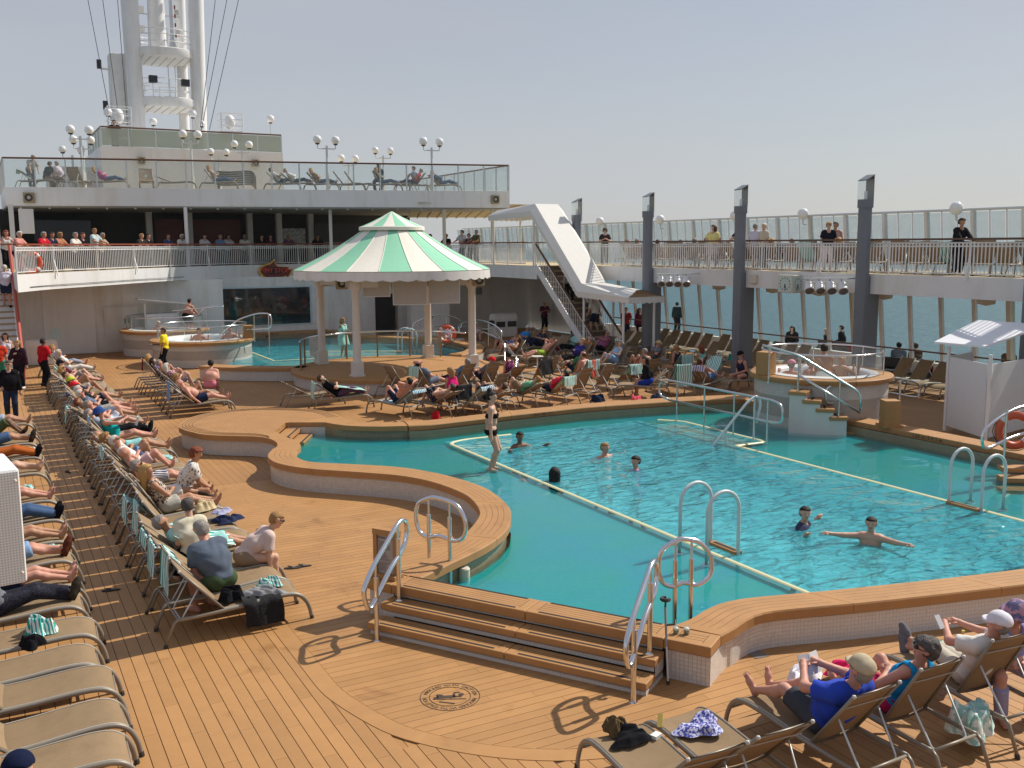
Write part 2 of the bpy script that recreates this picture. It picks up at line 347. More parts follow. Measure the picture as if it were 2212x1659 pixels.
def deck_sheet_mat():
    """far decking: planks too small to tell apart, seams in the material"""
    m = mat('far_decking', (0.385, 0.195, 0.084), 0.58, spec=0.3); t, p, N, K = nodes_of(m)
    tcn = N('ShaderNodeTexCoord'); mp_ = N('ShaderNodeMapping'); mp_.inputs['Rotation'].default_value = (0, 0, R(90)); K(tcn.outputs['Object'], mp_.inputs['Vector'])
    br = N('ShaderNodeTexBrick'); br.inputs['Scale'].default_value = 1.0; br.inputs['Brick Width'].default_value = 2.4; br.inputs['Row Height'].default_value = 0.15; br.inputs['Mortar Size'].default_value = 0.004
    br.inputs['Color1'].default_value = (0.40, 0.208, 0.080, 1); br.inputs['Color2'].default_value = (0.37, 0.19, 0.072, 1); br.inputs['Mortar'].default_value = (0.09, 0.045, 0.02, 1)
    n = N('ShaderNodeTexNoise'); n.inputs['Scale'].default_value = 0.7; n.inputs['Detail'].default_value = 6; K(tcn.outputs['Object'], n.inputs['Vector'])
    mr = N('ShaderNodeMapRange'); mr.inputs[1].default_value = 0.3; mr.inputs[2].default_value = 0.7; mr.inputs[3].default_value = 0.88; mr.inputs[4].default_value = 1.1; K(n.outputs[0], mr.inputs[0])
    mx = N('ShaderNodeMix'); mx.data_type = 'RGBA'; mx.blend_type = 'MULTIPLY'; mx.inputs[0].default_value = 1
    K(mp_.outputs[0], br.inputs['Vector']); K(br.outputs['Color'], mx.inputs[6]); K(mr.outputs[0], mx.inputs[7]); K(mx.outputs[2], p.inputs['Base Color']); return m
DECKFAR = deck_sheet_mat()

def water_mat(name, tint, scale, strength, refr=0.35, stretch=1.6, glint=0.03, body=None, bw=0.0):
    m = bpy.data.materials.new(name); m.use_nodes = True; MATS[name] = m
    t = m.node_tree; t.nodes.clear(); N = t.nodes.new; K = t.links.new
    o = N('ShaderNodeOutputMaterial'); tcn = N('ShaderNodeTexCoord'); mp_ = N('ShaderNodeMapping'); mp_.inputs['Scale'].default_value = (1.0, stretch, 1); mp_.inputs['Rotation'].default_value = (0, 0, R(28)); K(tcn.outputs['Object'], mp_.inputs['Vector'])
    n1 = N('ShaderNodeTexNoise'); n1.inputs['Scale'].default_value = scale; n1.inputs['Detail'].default_value = 3.5; n1.inputs['Roughness'].default_value = 0.45; n1.inputs['Distortion'].default_value = 0.7; K(mp_.outputs[0], n1.inputs['Vector'])
    n2 = N('ShaderNodeTexNoise'); n2.inputs['Scale'].default_value = scale * 0.3; n2.inputs['Detail'].default_value = 2; K(mp_.outputs[0], n2.inputs['Vector'])
    ad = N('ShaderNodeMath'); ad.operation = 'MULTIPLY_ADD'; ad.inputs[1].default_value = 1.6; K(n2.outputs[0], ad.inputs[0]); K(n1.outputs[0], ad.inputs[2])
    bp = N('ShaderNodeBump'); bp.inputs['Strength'].default_value = strength; bp.inputs['Distance'].default_value = 0.34 if body else 0.12; K(ad.outputs[0], bp.inputs['Height'])
    tr = N('ShaderNodeBsdfTransparent'); tr.inputs[0].default_value = (*tint, 1)
    rf = N('ShaderNodeBsdfRefraction'); rf.inputs[0].default_value = (*tint, 1); rf.inputs['IOR'].default_value = 1.33; rf.inputs['Roughness'].default_value = 0.02; K(bp.outputs[0], rf.inputs['Normal'])
    bq = N('ShaderNodeBump'); bq.inputs['Strength'].default_value = strength * (0.50 if body else 1.0); bq.inputs['Distance'].default_value = 0.12; K(ad.outputs[0], bq.inputs['Height']); gl = N('ShaderNodeBsdfGlossy'); gl.inputs['Roughness'].default_value = glint; K(bq.outputs[0], gl.inputs['Normal'])
    fr = N('ShaderNodeFresnel'); fr.inputs['IOR'].default_value = 1.33; K(bq.outputs[0], fr.inputs['Normal'])
    m1 = N('ShaderNodeMixShader'); m1.inputs[0].default_value = refr; K(tr.outputs[0], m1.inputs[1]); K(rf.outputs[0], m1.inputs[2])
    if body:
        df = N('ShaderNodeBsdfDiffuse'); df.inputs[0].default_value = (*body, 1); K(bp.outputs[0], df.inputs['Normal']); mb_ = N('ShaderNodeMixShader'); mb_.inputs[0].default_value = bw; K(m1.outputs[0], mb_.inputs[1]); K(df.outputs[0], mb_.inputs[2]); m1 = mb_
    ge = N('ShaderNodeNewGeometry'); sb_ = N('ShaderNodeMath'); sb_.operation = 'SUBTRACT'; sb_.inputs[0].default_value = 1.0; K(ge.outputs['Backfacing'], sb_.inputs[1]); ff = N('ShaderNodeMath'); ff.operation = 'MULTIPLY'; K(fr.outputs[0], ff.inputs[0]); K(sb_.outputs[0], ff.inputs[1])
    m2 = N('ShaderNodeMixShader'); K(ff.outputs[0], m2.inputs[0]); K(m1.outputs[0], m2.inputs[1]); K(gl.outputs[0], m2.inputs[2])
    K(m2.outputs[0], o.inputs[0]); return m
WATER_DEEP = water_mat('deep_water', (0.84, 0.98, 0.99), 2.7, 1.0, 0.55, stretch=2.2, glint=0.03, body=(0.085, 0.70, 0.82), bw=0.38)
WATER_SHELF = water_mat('shelf_water', (0.80, 0.97, 0.97), 0.9, 0.10, 0.15)
WATER_TUB = water_mat('tub_water', (0.9, 0.98, 0.98), 9, 0.6, 0.3, 1.0)

# == sea, hull
def sea_mat():
    m = mat('sea_water', (0.075, 0.145, 0.175), 0.55, spec=0.12); t, p, N, K = nodes_of(m)
    tcn = N('ShaderNodeTexCoord'); mp_ = N('ShaderNodeMapping'); mp_.inputs['Scale'].default_value = (1, 2.2, 1); K(tcn.outputs['Object'], mp_.inputs['Vector'])
    n1 = N('ShaderNodeTexNoise'); n1.inputs['Scale'].default_value = 0.16; n1.inputs['Detail'].default_value = 8; n1.inputs['Roughness'].default_value = 0.62; K(mp_.outputs[0], n1.inputs['Vector'])
    bp = N('ShaderNodeBump'); bp.inputs['Strength'].default_value = 0.9; bp.inputs['Distance'].default_value = 1.6; K(n1.outputs[0], bp.inputs['Height']); K(bp.outputs[0], p.inputs['Normal']); return m
SEA_Z = -20.0
s_ = MB(); s_.add([(-9000, -9000, SEA_Z), (9000, -9000, SEA_Z), (9000, 9000, SEA_Z), (-9000, 9000, SEA_Z)], [(0, 1, 2, 3)])
struct(s_.build('sea', sea_mat()))
h_ = MB(); h_.prism([(-7, -30), (29.4, -30), (29.4, 64), (24, 90), (11, 118), (-2, 90), (-7, 64)], -24, -1.75)
tag(h_.build('ship_hull', WHITE), 'white ship hull under the decks', 'hull')

# == pool deck
WL = 0.20                                             # water level
HX0, HX1, HY0, HY1 = 9.75, 15.6, 8.75, 21.55          # deep part of main pool
BX0, BX1, BY0, BY1 = 10.6, 18.2, 40.6, 49.6           # deep part of forward pool
s_ = MB(); z = -0.012
for (x0, x1, y0, y1) in [(-6.8, HX0, -4, 40.6), (HX0, 29.0, -4, HY0), (HX1, 29.0, HY0, HY1), (HX0, 29.0, HY1, BY0), (-6.8, BX0, BY0, 62), (BX1, 29.0, BY0, BY1), (BX0, 29.0, BY1, 62)]:
    s_.add([(x0, y0, z), (x1, y0, z), (x1, y1, z), (x0, y1, z)], [(0, 1, 2, 3)])
deck = struct(s_.build('pool_deck', DECKFAR))
s_ = MB(); s_.b2(-2.0, 3.3, 3.0, 34.5, -0.010, -0.007); s_.build('seam_filler', CAULK, deck)
s_ = MB(); s_.b2(3.2, 17.0, 2.4, 8.6, -0.0105, -0.0075); s_.build('seam_filler', CAULK, deck)
PITCH, PW = 0.15, 0.1415
pm = {}
def plank_mesh(l, wdt):
    k = (round(l, 3), round(wdt, 3))
    if k not in pm: pm[k] = MB().b2(-wdt / 2, wdt / 2, 0, l, -0.007, 0.0).mesh('plank', PLANK)
    return pm[k]
rng = random.Random(5); npl = 0; rest = MB()
jobs = []
for i in range(0, 29):
    x = 3.24 - 0.16 - PITCH * (i + 0.5) + 0.0
    y = 5.2 + ((i * 0.76) % 2.1)
    ln0 = y - 3.2; jobs.append((x, 3.2, ln0 - 0.003))
    while y < 34:
        jobs.append((x, y, 2.097)); y += 2.1
for i in range(-62, 0):
    x = 3.24 - 0.16 - PITCH * (i + 0.5); y = 3.0 + ((i * 0.76) % 2.1) - 2.1; ye = 10.2 if x < 3.4 else (8.6 if x < 4.6 else 7.6)
    while y < ye:
        jobs.append((x, y, min(2.097, ye - y))); y += 2.1
jobs.sort(key=lambda j: (j[1] + (0 if j[0] > -0.2 else 100)))
for (x, y, l) in jobs:
    if npl < 290 and x > -0.6:
        put('plank', plank_mesh(l, PW), deck, (x, y, 0)); npl += 1
    else: rest.b2(x - PW / 2, x + PW / 2, y, y + l, -0.007, 0.0)
stuff(rest.build('plank', PLANK, deck))
BZ = 0.006
inner = [(3.255, 34), (3.255, 20.6), (3.255, 15), (3.255, 11.15), (3.26, 10.26), (3.31, 9.91), (3.41, 9.49), (3.54, 9.09), (3.69, 8.81), (3.96, 8.45), (4.27, 8.14), (4.58, 7.91), (4.95, 7.72), (5.6, 7.52), (6.4, 7.44), (7.4, 7.40), (10, 7.0), (14, 6.4), (17, 6.0)]
ins = resample(spline([(p[0], p[1], 0) for p in inner], 8), 0.15)
def offset(path, d):
    out = []
    for i, p in enumerate(path):
        a = path[max(0, i - 1)]; b = path[min(len(path) - 1, i + 1)]; t_ = (b - a); t_.z = 0; t_.normalize(); out.append(p + Vector((t_.y, -t_.x, 0)) * d)
    return out
outs = offset(ins, 0.215)
k0 = 0
for i in range(len(ins)):
    if i == len(ins) - 1 or (i - k0) >= 13:
        seg = [p + (ins[k0 + 1] - ins[k0]).normalized() * 0.002 if j == 0 else p for j, p in enumerate(ins[k0:i + 1])]
        poly = [(p.x, p.y) for p in seg] + [(p.x, p.y) for p in outs[k0:i + 1][::-1]]
        MB().prism(poly, -0.007, BZ).build('border_board', PLANK, deck); k0 = i
def clip(poly, a, b, c):                     # keep a*x+b*y<=c
    o = []
    for i in range(len(poly)):
        p, q = poly[i], poly[(i + 1) % len(poly)]; dp = a * p[0] + b * p[1] - c; dq = a * q[0] + b * q[1] - c
        if dp <= 0: o.append(p)
        if dp * dq < 0:
            t_ = dp / (dp - dq); o.append((p[0] + (q[0] - p[0]) * t_, p[1] + (q[1] - p[1]) * t_))
    return o
def left_x(y):                               # inner edge of the border board at this y
    best = None
    for p, q in zip(ins[:-1], ins[1:]):
        if (p.y - y) * (q.y - y) <= 0 and abs(p.y - q.y) > 1e-6:
            t_ = (y - p.y) / (q.y - p.y); xx = p.x + (q.x - p.x) * t_; best = xx if best is None else min(best, xx)
    return best
s_ = MB(); s_.prism([(p.x + 0.004, p.y + 0.002) for p in ins if p.y < 20.6] + [(17, 6.9), (13.3, 7.5), (11.4, 7.9), (9.8, 8.3), (8.4, 8.62), (8.4, 20.5)], -0.006, -0.001); s_.build('seam_filler', CAULK, deck)
y = 6.1; TP = 0.1415; cnt = 0; rest = MB(); rng = random.Random(8)
while y < 20.4:
    y1 = y + TP - 0.006; xa, xb = left_x(y), left_x(y1)
    if xa is None or xb is None: y += TP; continue
    xr = 8.4 if y > 8.55 else float(np.interp(y, [6.9, 7.48, 7.87, 8.25, 8.58], [16.6, 13.3, 11.5, 9.9, 8.8]))
    x = xa; first = True
    while x < xr:
        l = 2.3 if not first else 0.9 + rng.random() * 1.6
        xe = min(x + l, xr)
        poly = [(xa + 0.004, y), (xe - 0.003, y), (xe - 0.003, y1), (xb + 0.004, y1)] if first else [(x, y), (xe - 0.003, y), (xe - 0.003, y1), (x, y1)]
        if cnt < 260 and y < 17.5: MB().prism(poly, -0.001, BZ).build('cross_plank', PLANK, deck); cnt += 1
        else: rest.prism(poly, -0.001, BZ)
        x = xe; first = False
    y += TP
stuff(rest.build('cross_plank', PLANK, deck))
# == coaming of the main pool
ZC, ZB = 0.50, 0.375
coam = empty('pool_coaming', (6, 12, 0), 0, 'curved teak-capped pool surround with white tiled side walls', 'pool surround')
def P2(o, x, y): return (o.matrix_world.inverted() @ Vector((x, y, 0)))
def child(mb, name, mats, parent, **k):
    o = mb.build(name, mats, parent, **k); o.matrix_parent_inverse = Matrix.Translation(parent.location).inverted() if parent.rotation_euler.z == 0 else parent.matrix_world.inverted(); return o
bpy.context.view_layer.update()
GRO = [0.24, 0.42, 0.60, 0.78]
def cap_band(D, Pp, parent, seg=1.9, step=0.16, z1=ZC, z0=ZB, grooves=True, name='cap'):
    """teak cap between a deck-side and a pool-side edge, in butted lengths with inlaid seams"""
    D = resample(spline([(p[0], p[1], 0) for p in D], 8), 0.05); Pp = resample(spline([(p[0], p[1], 0) for p in Pp], 8), 0.05)
    ln = sum((D[i + 1] - D[i]).length for i in range(len(D) - 1)); lp = sum((Pp[i + 1] - Pp[i]).length for i in range(len(Pp) - 1))
    n = max(4, round((ln + lp) / 2 / step)); D = resample(D, ln / n)[:n + 1]; Pp = resample(Pp, lp / n)[:n + 1]; n = min(len(D), len(Pp)) - 1
    per = max(4, round(seg / step)); k = 0
    while k < n:
        e = min(n, k + per)
        if n - e < per * 0.4: e = n
        rows = []; ts = [0.0]
        for g_ in GRO: ts += [g_ - 0.006, g_ + 0.006]
        ts.append(1.0)
        for i in range(k, e + 1):
            f = 0.0
            a, b = D[i], Pp[i]
            if i == k: a, b = D[i].lerp(D[i + 1], 0.03), Pp[i].lerp(Pp[i + 1], 0.03)
            if i == e: a, b = D[i].lerp(D[i - 1], 0.03), Pp[i].lerp(Pp[i - 1], 0.03)
            wd = (b - a).normalized()
            r = [a + Vector((0, 0, z0)), a + Vector((0, 0, z1 - 0.02)), a + wd * 0.015 + Vector((0, 0, z1))]
            r += [a.lerp(b, t_) + Vector((0, 0, z1)) for t_ in ts[1:-1]]
            r += [b - wd * 0.015 + Vector((0, 0, z1)), b + Vector((0, 0, z1 - 0.02)), b + Vector((0, 0, z0))]
            rows.append(r)
        m_ = MB(); c_ = len(rows[0]); b0 = m_.add([p for r in rows for p in r], [])
        for i in range(len(rows) - 1):
            for j in range(c_ - 1):
                m_.f.append((b0 + i * c_ + j, b0 + (i + 1) * c_ + j, b0 + (i + 1) * c_ + j + 1, b0 + i * c_ + j + 1))
                isg = grooves and 3 <= j < c_ - 4 and (j - 3) % 2 == 0 and 0 < i < len(rows) - 2
                m_.m.append(1 if isg else 0)
            m_.f.append((b0 + i * c_ + c_ - 1, b0 + (i + 1) * c_ + c_ - 1, b0 + (i + 1) * c_, b0 + i * c_)); m_.m.append(0)
        m_.f.append(tuple(b0 + j for j in range(c_))); m_.m.append(0); m_.f.append(tuple(b0 + (len(rows) - 1) * c_ + j for j in range(c_))[::-1]); m_.m.append(0)
        child(m_, name, [TEAK, CAULK], parent)
        k = e
    return D, Pp
def wall_strip(path, z0, z1, m_, name, parent, flip=False):
    """upright sheet along a path; UV in metres"""
    mb = MB(); d = 0; us = [0.0]
    for i in range(1, len(path)): us.append(us[-1] + (path[i] - path[i - 1]).length)
    b0 = mb.add([(p.x, p.y, z0) for p in path] + [(p.x, p.y, z1) for p in path], []); n = len(path)
    for i in range(n - 1):
        q = (b0 + i, b0 + i + 1, b0 + n + i + 1, b0 + n + i); mb.f.append(q[::-1] if flip else q); mb.m.append(0)
    for i in range(n): mb.uv[b0 + i] = (us[i], z0); mb.uv[b0 + n + i] = (us[i], z1)
    return child(mb, name, m_, parent)
NTILE = [0]; TILEREST = MB(); TILE_ME = MB().b2(-0.0235, 0.0235, -0.004, 0.0, -0.0235, 0.0235).mesh('tile', TILE_PLAIN)
def tile_wall(path, z0, z1, parent, out, tile=0.05, budget=300):
    """real 5 cm tiles with recessed grout along a path; 'out' is +1/-1 side"""
    pts = resample(path, tile); n = int((z1 - z0) / tile + 0.3)
    wall_strip([p for p in pts], z0, z1, GROUT, 'grout_bed', parent)
    for i in range(len(pts) - 1):
        a, b = pts[i], pts[i + 1]; mid = (a + b) / 2; t_ = (b - a).normalized(); ang = math.atan2(t_.y, t_.x); nv = Vector((t_.y, -t_.x, 0)) * out
        if out < 0: ang += math.pi
        for j in range(n):
            zc = z0 + tile * (j + 0.5); sc = 1.0
            if zc + tile / 2 > z1 + 0.012: continue
            pos = mid + Vector((0, 0, zc))
            if NTILE[0] < budget:
                o = put('tile', TILE_ME, parent, pos - parent.location, ang); NTILE[0] += 1
            else:
                mb = TILEREST; c, s = math.cos(ang), math.sin(ang); h = 0.0235; b0 = len(mb.v)
                vs = [(-h, -0.004, -h), (h, -0.004, -h), (h, -0.004, h), (-h, -0.004, h), (-h, 0, -h), (h, 0, -h), (h, 0, h), (-h, 0, h)]
                mb.add([(pos.x + x * c - y * s, pos.y + x * s + y * c, pos.z + zz) for x, y, zz in vs], [(0, 1, 2, 3), (0, 4, 5, 1), (1, 5, 6, 2), (2, 6, 7, 3), (3, 7, 4, 0)])
SO = Vector((4.08, 11.52, 0)); SU = Vector((0.543, -0.840, 0)).normalized(); SN = Vector((0.840, 0.543, 0)).normalized()
def sp(u, n, z=0): return SO + SU * u + SN * n + Vector((0, 0, z))
nD = [tuple(sp(4.39, 0.94))[:2], (7.55, 8.44), (7.8, 8.55), (8.08, 8.62), (8.45, 8.58), (9.59, 8.25), (11.16, 7.87), (13, 7.48), (16.5, 6.9)]
nP = [(6.95, 8.86), (7.18, 8.90), (7.36, 8.96), (7.62, 9.07), (7.93, 9.15), (8.32, 9.13), (8.84, 8.99), (9.64, 8.77), (11.28, 8.37), (13, 8.03), (16.5, 7.45)]
Dn, Pn = cap_band(nD, nP, coam, seg=2.3)
def slab(u0, u1, n0, n1, z0, z1, name, parent, lines=0, strips=()):
    m_ = MB(); c = [sp(u0, n0), sp(u1, n0), sp(u1, n1), sp(u0, n1)]
    m_.prism([(p.x, p.y) for p in c], z0, z1)
    o = child(m_, name, TEAK, parent);
    b = o.modifiers.new('b', 'BEVEL'); b.width = 0.012; b.segments = 2
    e = MB()
    for (nn, wd) in strips:
        c = [sp(u0 + 0.16, nn - wd / 2), sp(u1 - 0.16, nn - wd / 2), sp(u1 - 0.16, nn + wd / 2), sp(u0 + 0.16, nn + wd / 2)]; e.prism([(p.x, p.y) for p in c], z1 - 0.002, z1 + 0.003, 1)
    for i in range(lines):
        nn = n0 + 0.10 + (n1 - n0 - 0.18) * (i + 0.5) / lines
        c = [sp(u0 + 0.12, nn - 0.003), sp(u1 - 0.12, nn - 0.003), sp(u1 - 0.12, nn + 0.003), sp(u0 + 0.12, nn + 0.003)]; e.prism([(p.x, p.y) for p in c], z1 - 0.002, z1 + 0.001, 0)
    if lines:
        for uu in (u0 + 0.12, u1 - 0.12):
            c = [sp(uu - 0.003, n0 + 0.08), sp(uu + 0.003, n0 + 0.08), sp(uu + 0.003, n1 - 0.05), sp(uu - 0.003, n1 - 0.05)]; e.prism([(p.x, p.y) for p in c], z1 - 0.002, z1 + 0.001, 0)
    if e.v: g_ = e.build('grip_strip', [CAULK, STRIP], o)
    return o
slab(-0.43, -0.004, 0.54, 0.96, ZB, ZC, 'cap', coam)
slab(3.834, 4.39, 0.54, 0.935, ZB, ZC, 'cap', coam, lines=3)
steps = empty('pool_steps', (5, 10, 0), 0, 'three wide teak steps with dark grip strips leading up to main pool', 'steps')
for (n0, n1, zt) in ((0.0, 0.30, 0.167), (0.28, 0.58, 0.333), (0.54, 0.965, 0.5)):
    for (u0, u1) in ((0.0, 2.02), (2.028, 3.83)):
        st = [(n0 + 0.055, 0.035)] + ([(n1 - 0.03, 0.035)] if zt == 0.5 else [])
        slab(u0, u1, n0, n1, zt - 0.085 if zt < 0.5 else ZB, zt, 'tread', steps, 3 if zt < 0.5 else 4, st)
bw = wall_strip([sp(0.02, 0.05), sp(3.81, 0.05)], 0.0, 0.085, TILE_W, 'riser', steps)
tile_wall([sp(4.37, 0.60), sp(4.37, 0.92), Vector((7.45, 8.48, 0))] + offset(Dn[2:46], -0.05)[0:], 0.0, 0.37, coam, +1, budget=215)
tile_wall([sp(3.86, 0.60), sp(4.37, 0.60)], 0.0, 0.37, coam, +1, budget=290)
tile_wall([sp(0.02, 0.045), sp(3.80, 0.045)], 0.0, 0.085, steps, +1, budget=300)
tile_wall([sp(0.02, 0.335), sp(3.80, 0.335)], 0.167, 0.25, steps, +1, budget=300)
tile_wall([sp(0.02, 0.60), sp(3.80, 0.60)], 0.333, 0.42, steps, +1, budget=300)
tile_wall([sp(3.81, 0.045), sp(3.81, 0.60)], 0.0, 0.085, steps, +1, budget=300)
tile_wall([sp(3.81, 0.335), sp(3.81, 0.60)], 0.10, 0.25, steps, +1, budget=300)
tile_wall([sp(-0.40, 0.90), sp(-0.40, 0.60), sp(0.0, 0.60)], 0.0, 0.37, coam, +1, budget=300)
wall_strip(offset(Dn[44:], -0.05), 0, 0.38, TILE_W, 'side_wall', coam);
wall_strip(offset(Pn, 0.08), -0.02, 0.38, TILE_B, 'inner_wall', coam)
wall_strip([sp(-0.43, 0.88), sp(4.3, 0.88)], -0.02, 0.4, TILE_B, 'inner_wall', coam)
bD = [(4.63, 12.37), (4.99, 12.34), (5.5, 12.68), (6.08, 13.14), (6.53, 13.58), (7.0, 14.16), (7.23, 14.6), (7.42, 15.29), (7.46, 15.9), (7.33, 16.8), (6.99, 17.58), (6.35, 18.3), (5.73, 18.92), (5.37, 19.42), (5.16, 19.95), (5.13, 20.45), (5.22, 20.88), (5.43, 21.33)]
bP = [(4.95, 11.86), (5.25, 12.03), (5.62, 12.25), (6.15, 12.55), (6.66, 12.9), (7.16, 13.4), (7.56, 14.04), (7.81, 14.62), (7.99, 15.55), (7.99, 16.2), (7.79, 17.2), (7.38, 18.12), (6.84, 18.73), (6.28, 19.23), (5.86, 19.62), (5.72, 20.0), (5.74, 20.45), (5.9, 20.98)]
Db, Pb = cap_band(bD, bP, coam, seg=2.1)
wall_strip(offset(Db, 0.0) if False else offset(Db, -0.06 * -1) if False else [p + (q - p).normalized() * 0.06 for p, q in zip(Db, Pb)], 0, 0.38, TILE_W, 'side_wall', coam)
wall_strip([q + (p - q).normalized() * 0.08 for p, q in zip(Db, Pb)], -0.02, 0.38, TILE_B, 'inner_wall', coam)
pl = [(5.43, 21.33), (5.61, 21.58), (5.72, 21.95), (5.74, 22.33), (5.67, 22.72), (5.45, 23.05), (5.01, 23.38), (4.51, 23.82), (4.25, 24.39), (4.11, 24.99), (4.12, 25.34), (4.25, 25.81), (4.6, 26.47), (5.14, 26.97), (5.8, 27.2), (6.59, 27.09), (7.41, 26.57), (7.95, 25.9), (8.12, 25.2), (8.13, 24.4), (8.2, 23.85), (8.43, 23.45), (8.8, 23.2), (9.3, 23.06)]
plo = spline([(p[0], p[1], 0) for p in pl], 5)
pin = [(9.16, 22.48), (8.6, 22.7), (8.13, 23.0), (7.8, 23.35), (7.63, 23.67), (7.52, 24.0), (6.72, 24.45), (6.60, 24.45), (6.06, 23.42), (6.1, 22.6), (6.22, 21.9), (6.1, 21.35), (5.9, 20.98)]
m_ = MB(); poly = [(p.x, p.y) for p in plo] + pin; m_.prism(poly, ZB, ZC);
platf = child(m_, 'round_platform', TEAK, coam);
wall_strip([p + (Vector((6.2, 24.4, 0)) - p).normalized() * 0.06 for p in plo], 0, 0.38, TILE_W, 'side_wall', coam)
e = MB()   # inlaid seams: two border rings and diagonal planking
cen = Vector((6.1, 25.0, 0))
for off in (0.07, 0.15, 0.23, 0.31):
    ring = [p + (cen - p).normalized() * (off + 0.02) + Vector((0, 0, ZC + 0.001)) for p in plo[18:95]]; e.tube(ring, 0.006, 4)
for i in range(-12, 13):
    a = cen + Vector((0.707, -0.707, 0)) * (i * 0.14);
    pa, pb = a + Vector((0.707, 0.707, 0)) * -2.2, a + Vector((0.707, 0.707, 0)) * 2.2; inside = []
    for k in range(61):
        q = pa.lerp(pb, k / 60)
        if all((q - p).length > 0.38 for p in plo) and (q.x - 6.1) * 0.88 + (q.y - 23.42) * -0.47 < 0.25 * 0 + (0 if q.y < 24.6 else 9): inside.append(q)
    if len(inside) > 3 and min(q.y for q in inside) > 23.1: e.bar(inside[0] + Vector((0, 0, ZC)), inside[-1] + Vector((0, 0, ZC)), 0.006, 0.003)
e.build('inlaid_seams', CAULK, platf)
psteps = empty('entry_steps', (6.6, 23.7, 0), 0, 'short teak steps descending from round platform into shallow pool', 'steps')
ea, eb = Vector((6.05, 23.42, 0)), Vector((6.60, 24.44, 0)); en = Vector((0.88, -0.475, 0))
for k, zt in enumerate((0.36, 0.22)):
    p0 = ea + en * (0.02 + 0.33 * k); p1 = eb + en * (0.02 + 0.33 * k); q1 = p1 + en * 0.36; q0 = p0 + en * 0.36
    o = child(MB().prism([(p.x, p.y) for p in (p0, p1, q1, q0)], zt - 0.09, zt), 'tread', TEAK, psteps)
    r0, r1 = p0 + en * 0.27, p1 + en * 0.27
    MB().prism([(p.x, p.y) for p in (r0, r1, r1 + en * 0.05, r0 + en * 0.05)], zt - 0.001, zt + 0.003).build('grip_strip', STRIP, o)
wall_strip([Vector((6.66, 24.42, 0)), Vector((7.50, 23.98, 0))], 0, 0.38, TILE_W, 'side_wall', coam)
wall_strip([Vector((7.50, 23.98, 0)), Vector((7.66, 23.6, 0)), Vector((7.9, 23.3, 0)), Vector((8.2, 23.04, 0)), Vector((8.7, 22.76, 0)), Vector((9.05, 22.6, 0)), Vector((9.4, 22.52, 0))], 0, 0.38, TILE_B, 'inner_wall', coam)
fD = [(9.33, 23.05), (9.7, 23.0), (10.2, 22.98), (11.66, 23.1), (12.6, 23.18), (14.13, 23.2), (15.24, 23.14), (17.54, 22.85), (18.6, 22.6), (20.2, 22.1)]
fP = [(9.19, 22.46), (9.5, 22.38), (9.9, 22.34), (11.4, 22.46), (12.3, 22.53), (14.0, 22.58), (14.83, 22.56), (17.27, 22.2), (18.2, 21.95), (19.6, 21.5)]
Df, Pf = cap_band(fD, fP, coam, seg=3.0, grooves=True)
wall_strip(offset(Df, 0.06), 0, 0.38, TILE_W, 'side_wall', coam)
wall_strip(offset(Pf, 0.10), -0.02, 0.38, TILE_B, 'inner_wall', coam)
rD = [(19.9, 21.8), (19.95, 17.2), (19.95, 12.9), (19.9, 9), (19.3, 6.8)]; rP = [(19.25, 21.4), (19.3, 17.1), (19.3, 13.0), (19.2, 9.3), (18.6, 7.2)]
Dr, Pr = cap_band(rD, rP, coam, seg=3.2)
wall_strip([p for p in offset(Pr, 0.08)], -0.02, 0.38, TILE_B, 'inner_wall', coam)
wall_strip(offset(Dr, -0.06), 0, 0.38, TILE_W, 'side_wall', coam)
if TILEREST.v:
    o = stuff(child(TILEREST, 'tile', TILE_PLAIN, coam))

# == main pool: basin and water
pool = empty('main_pool', (12, 15, 0), 0, 'large blue swimming pool with rippled deep end and calm shelf', 'pool')
def uvquad(mb, a, b, c, d, su, sv):
    b0 = mb.add([a, b, c, d], [(0, 1, 2, 3)]);
    for i, u in enumerate(((0, 0), (su, 0), (su, sv), (0, sv))): mb.uv[b0 + i] = u
SH = WL - 0.07
shelf_out = [(p.x, p.y) for p in Pn[::4]] + [(18.9, 7.5), (19.2, 12), (19.2, 21.5)] + [(p.x, p.y) for p in Pf[::-4]] + [(7.6, 23.9), (6.7, 24.4), (6.1, 23.3), (5.95, 21.2)] + [(p.x, p.y) for p in Pb[::-4]] + [(4.95, 11.9)]
AX1, AY0, AY1 = 16.55, 17.6, 20.8
mb = MB()
def shelf_piece(clips, z, mb, uvm=True):
    poly = shelf_out
    for c in clips: poly = clip(poly, *c)
    if len(poly) < 3: return
    b0 = mb.add([(p[0], p[1], z) for p in poly], [tuple(range(len(poly)))])
    for i, p in enumerate(poly): mb.uv[b0 + i] = (p[0], p[1])
for z_, sink in ((SH, mb),):
    for cl in ([(1, 0, HX0)], [(-1, 0, -AX1)], [(-1, 0, -HX1), (1, 0, AX1), (0, 1, AY0)], [(-1, 0, -HX1), (1, 0, AX1), (0, -1, -AY1)], [(-1, 0, -HX0), (1, 0, HX1), (0, 1, HY0)], [(-1, 0, -HX0), (1, 0, HX1), (0, -1, -HY1)]): shelf_piece(cl, z_, sink)
child(mb, 'shallow_shelf', TILE_T, pool)
mb = MB(); zf = -1.15
uvquad(mb, (HX0, HY0, zf), (AX1, HY0, zf), (AX1, HY1, zf), (HX0, HY1, zf), 7, 13); child(mb, 'pool_floor', TILE_C, pool)
mb = MB()
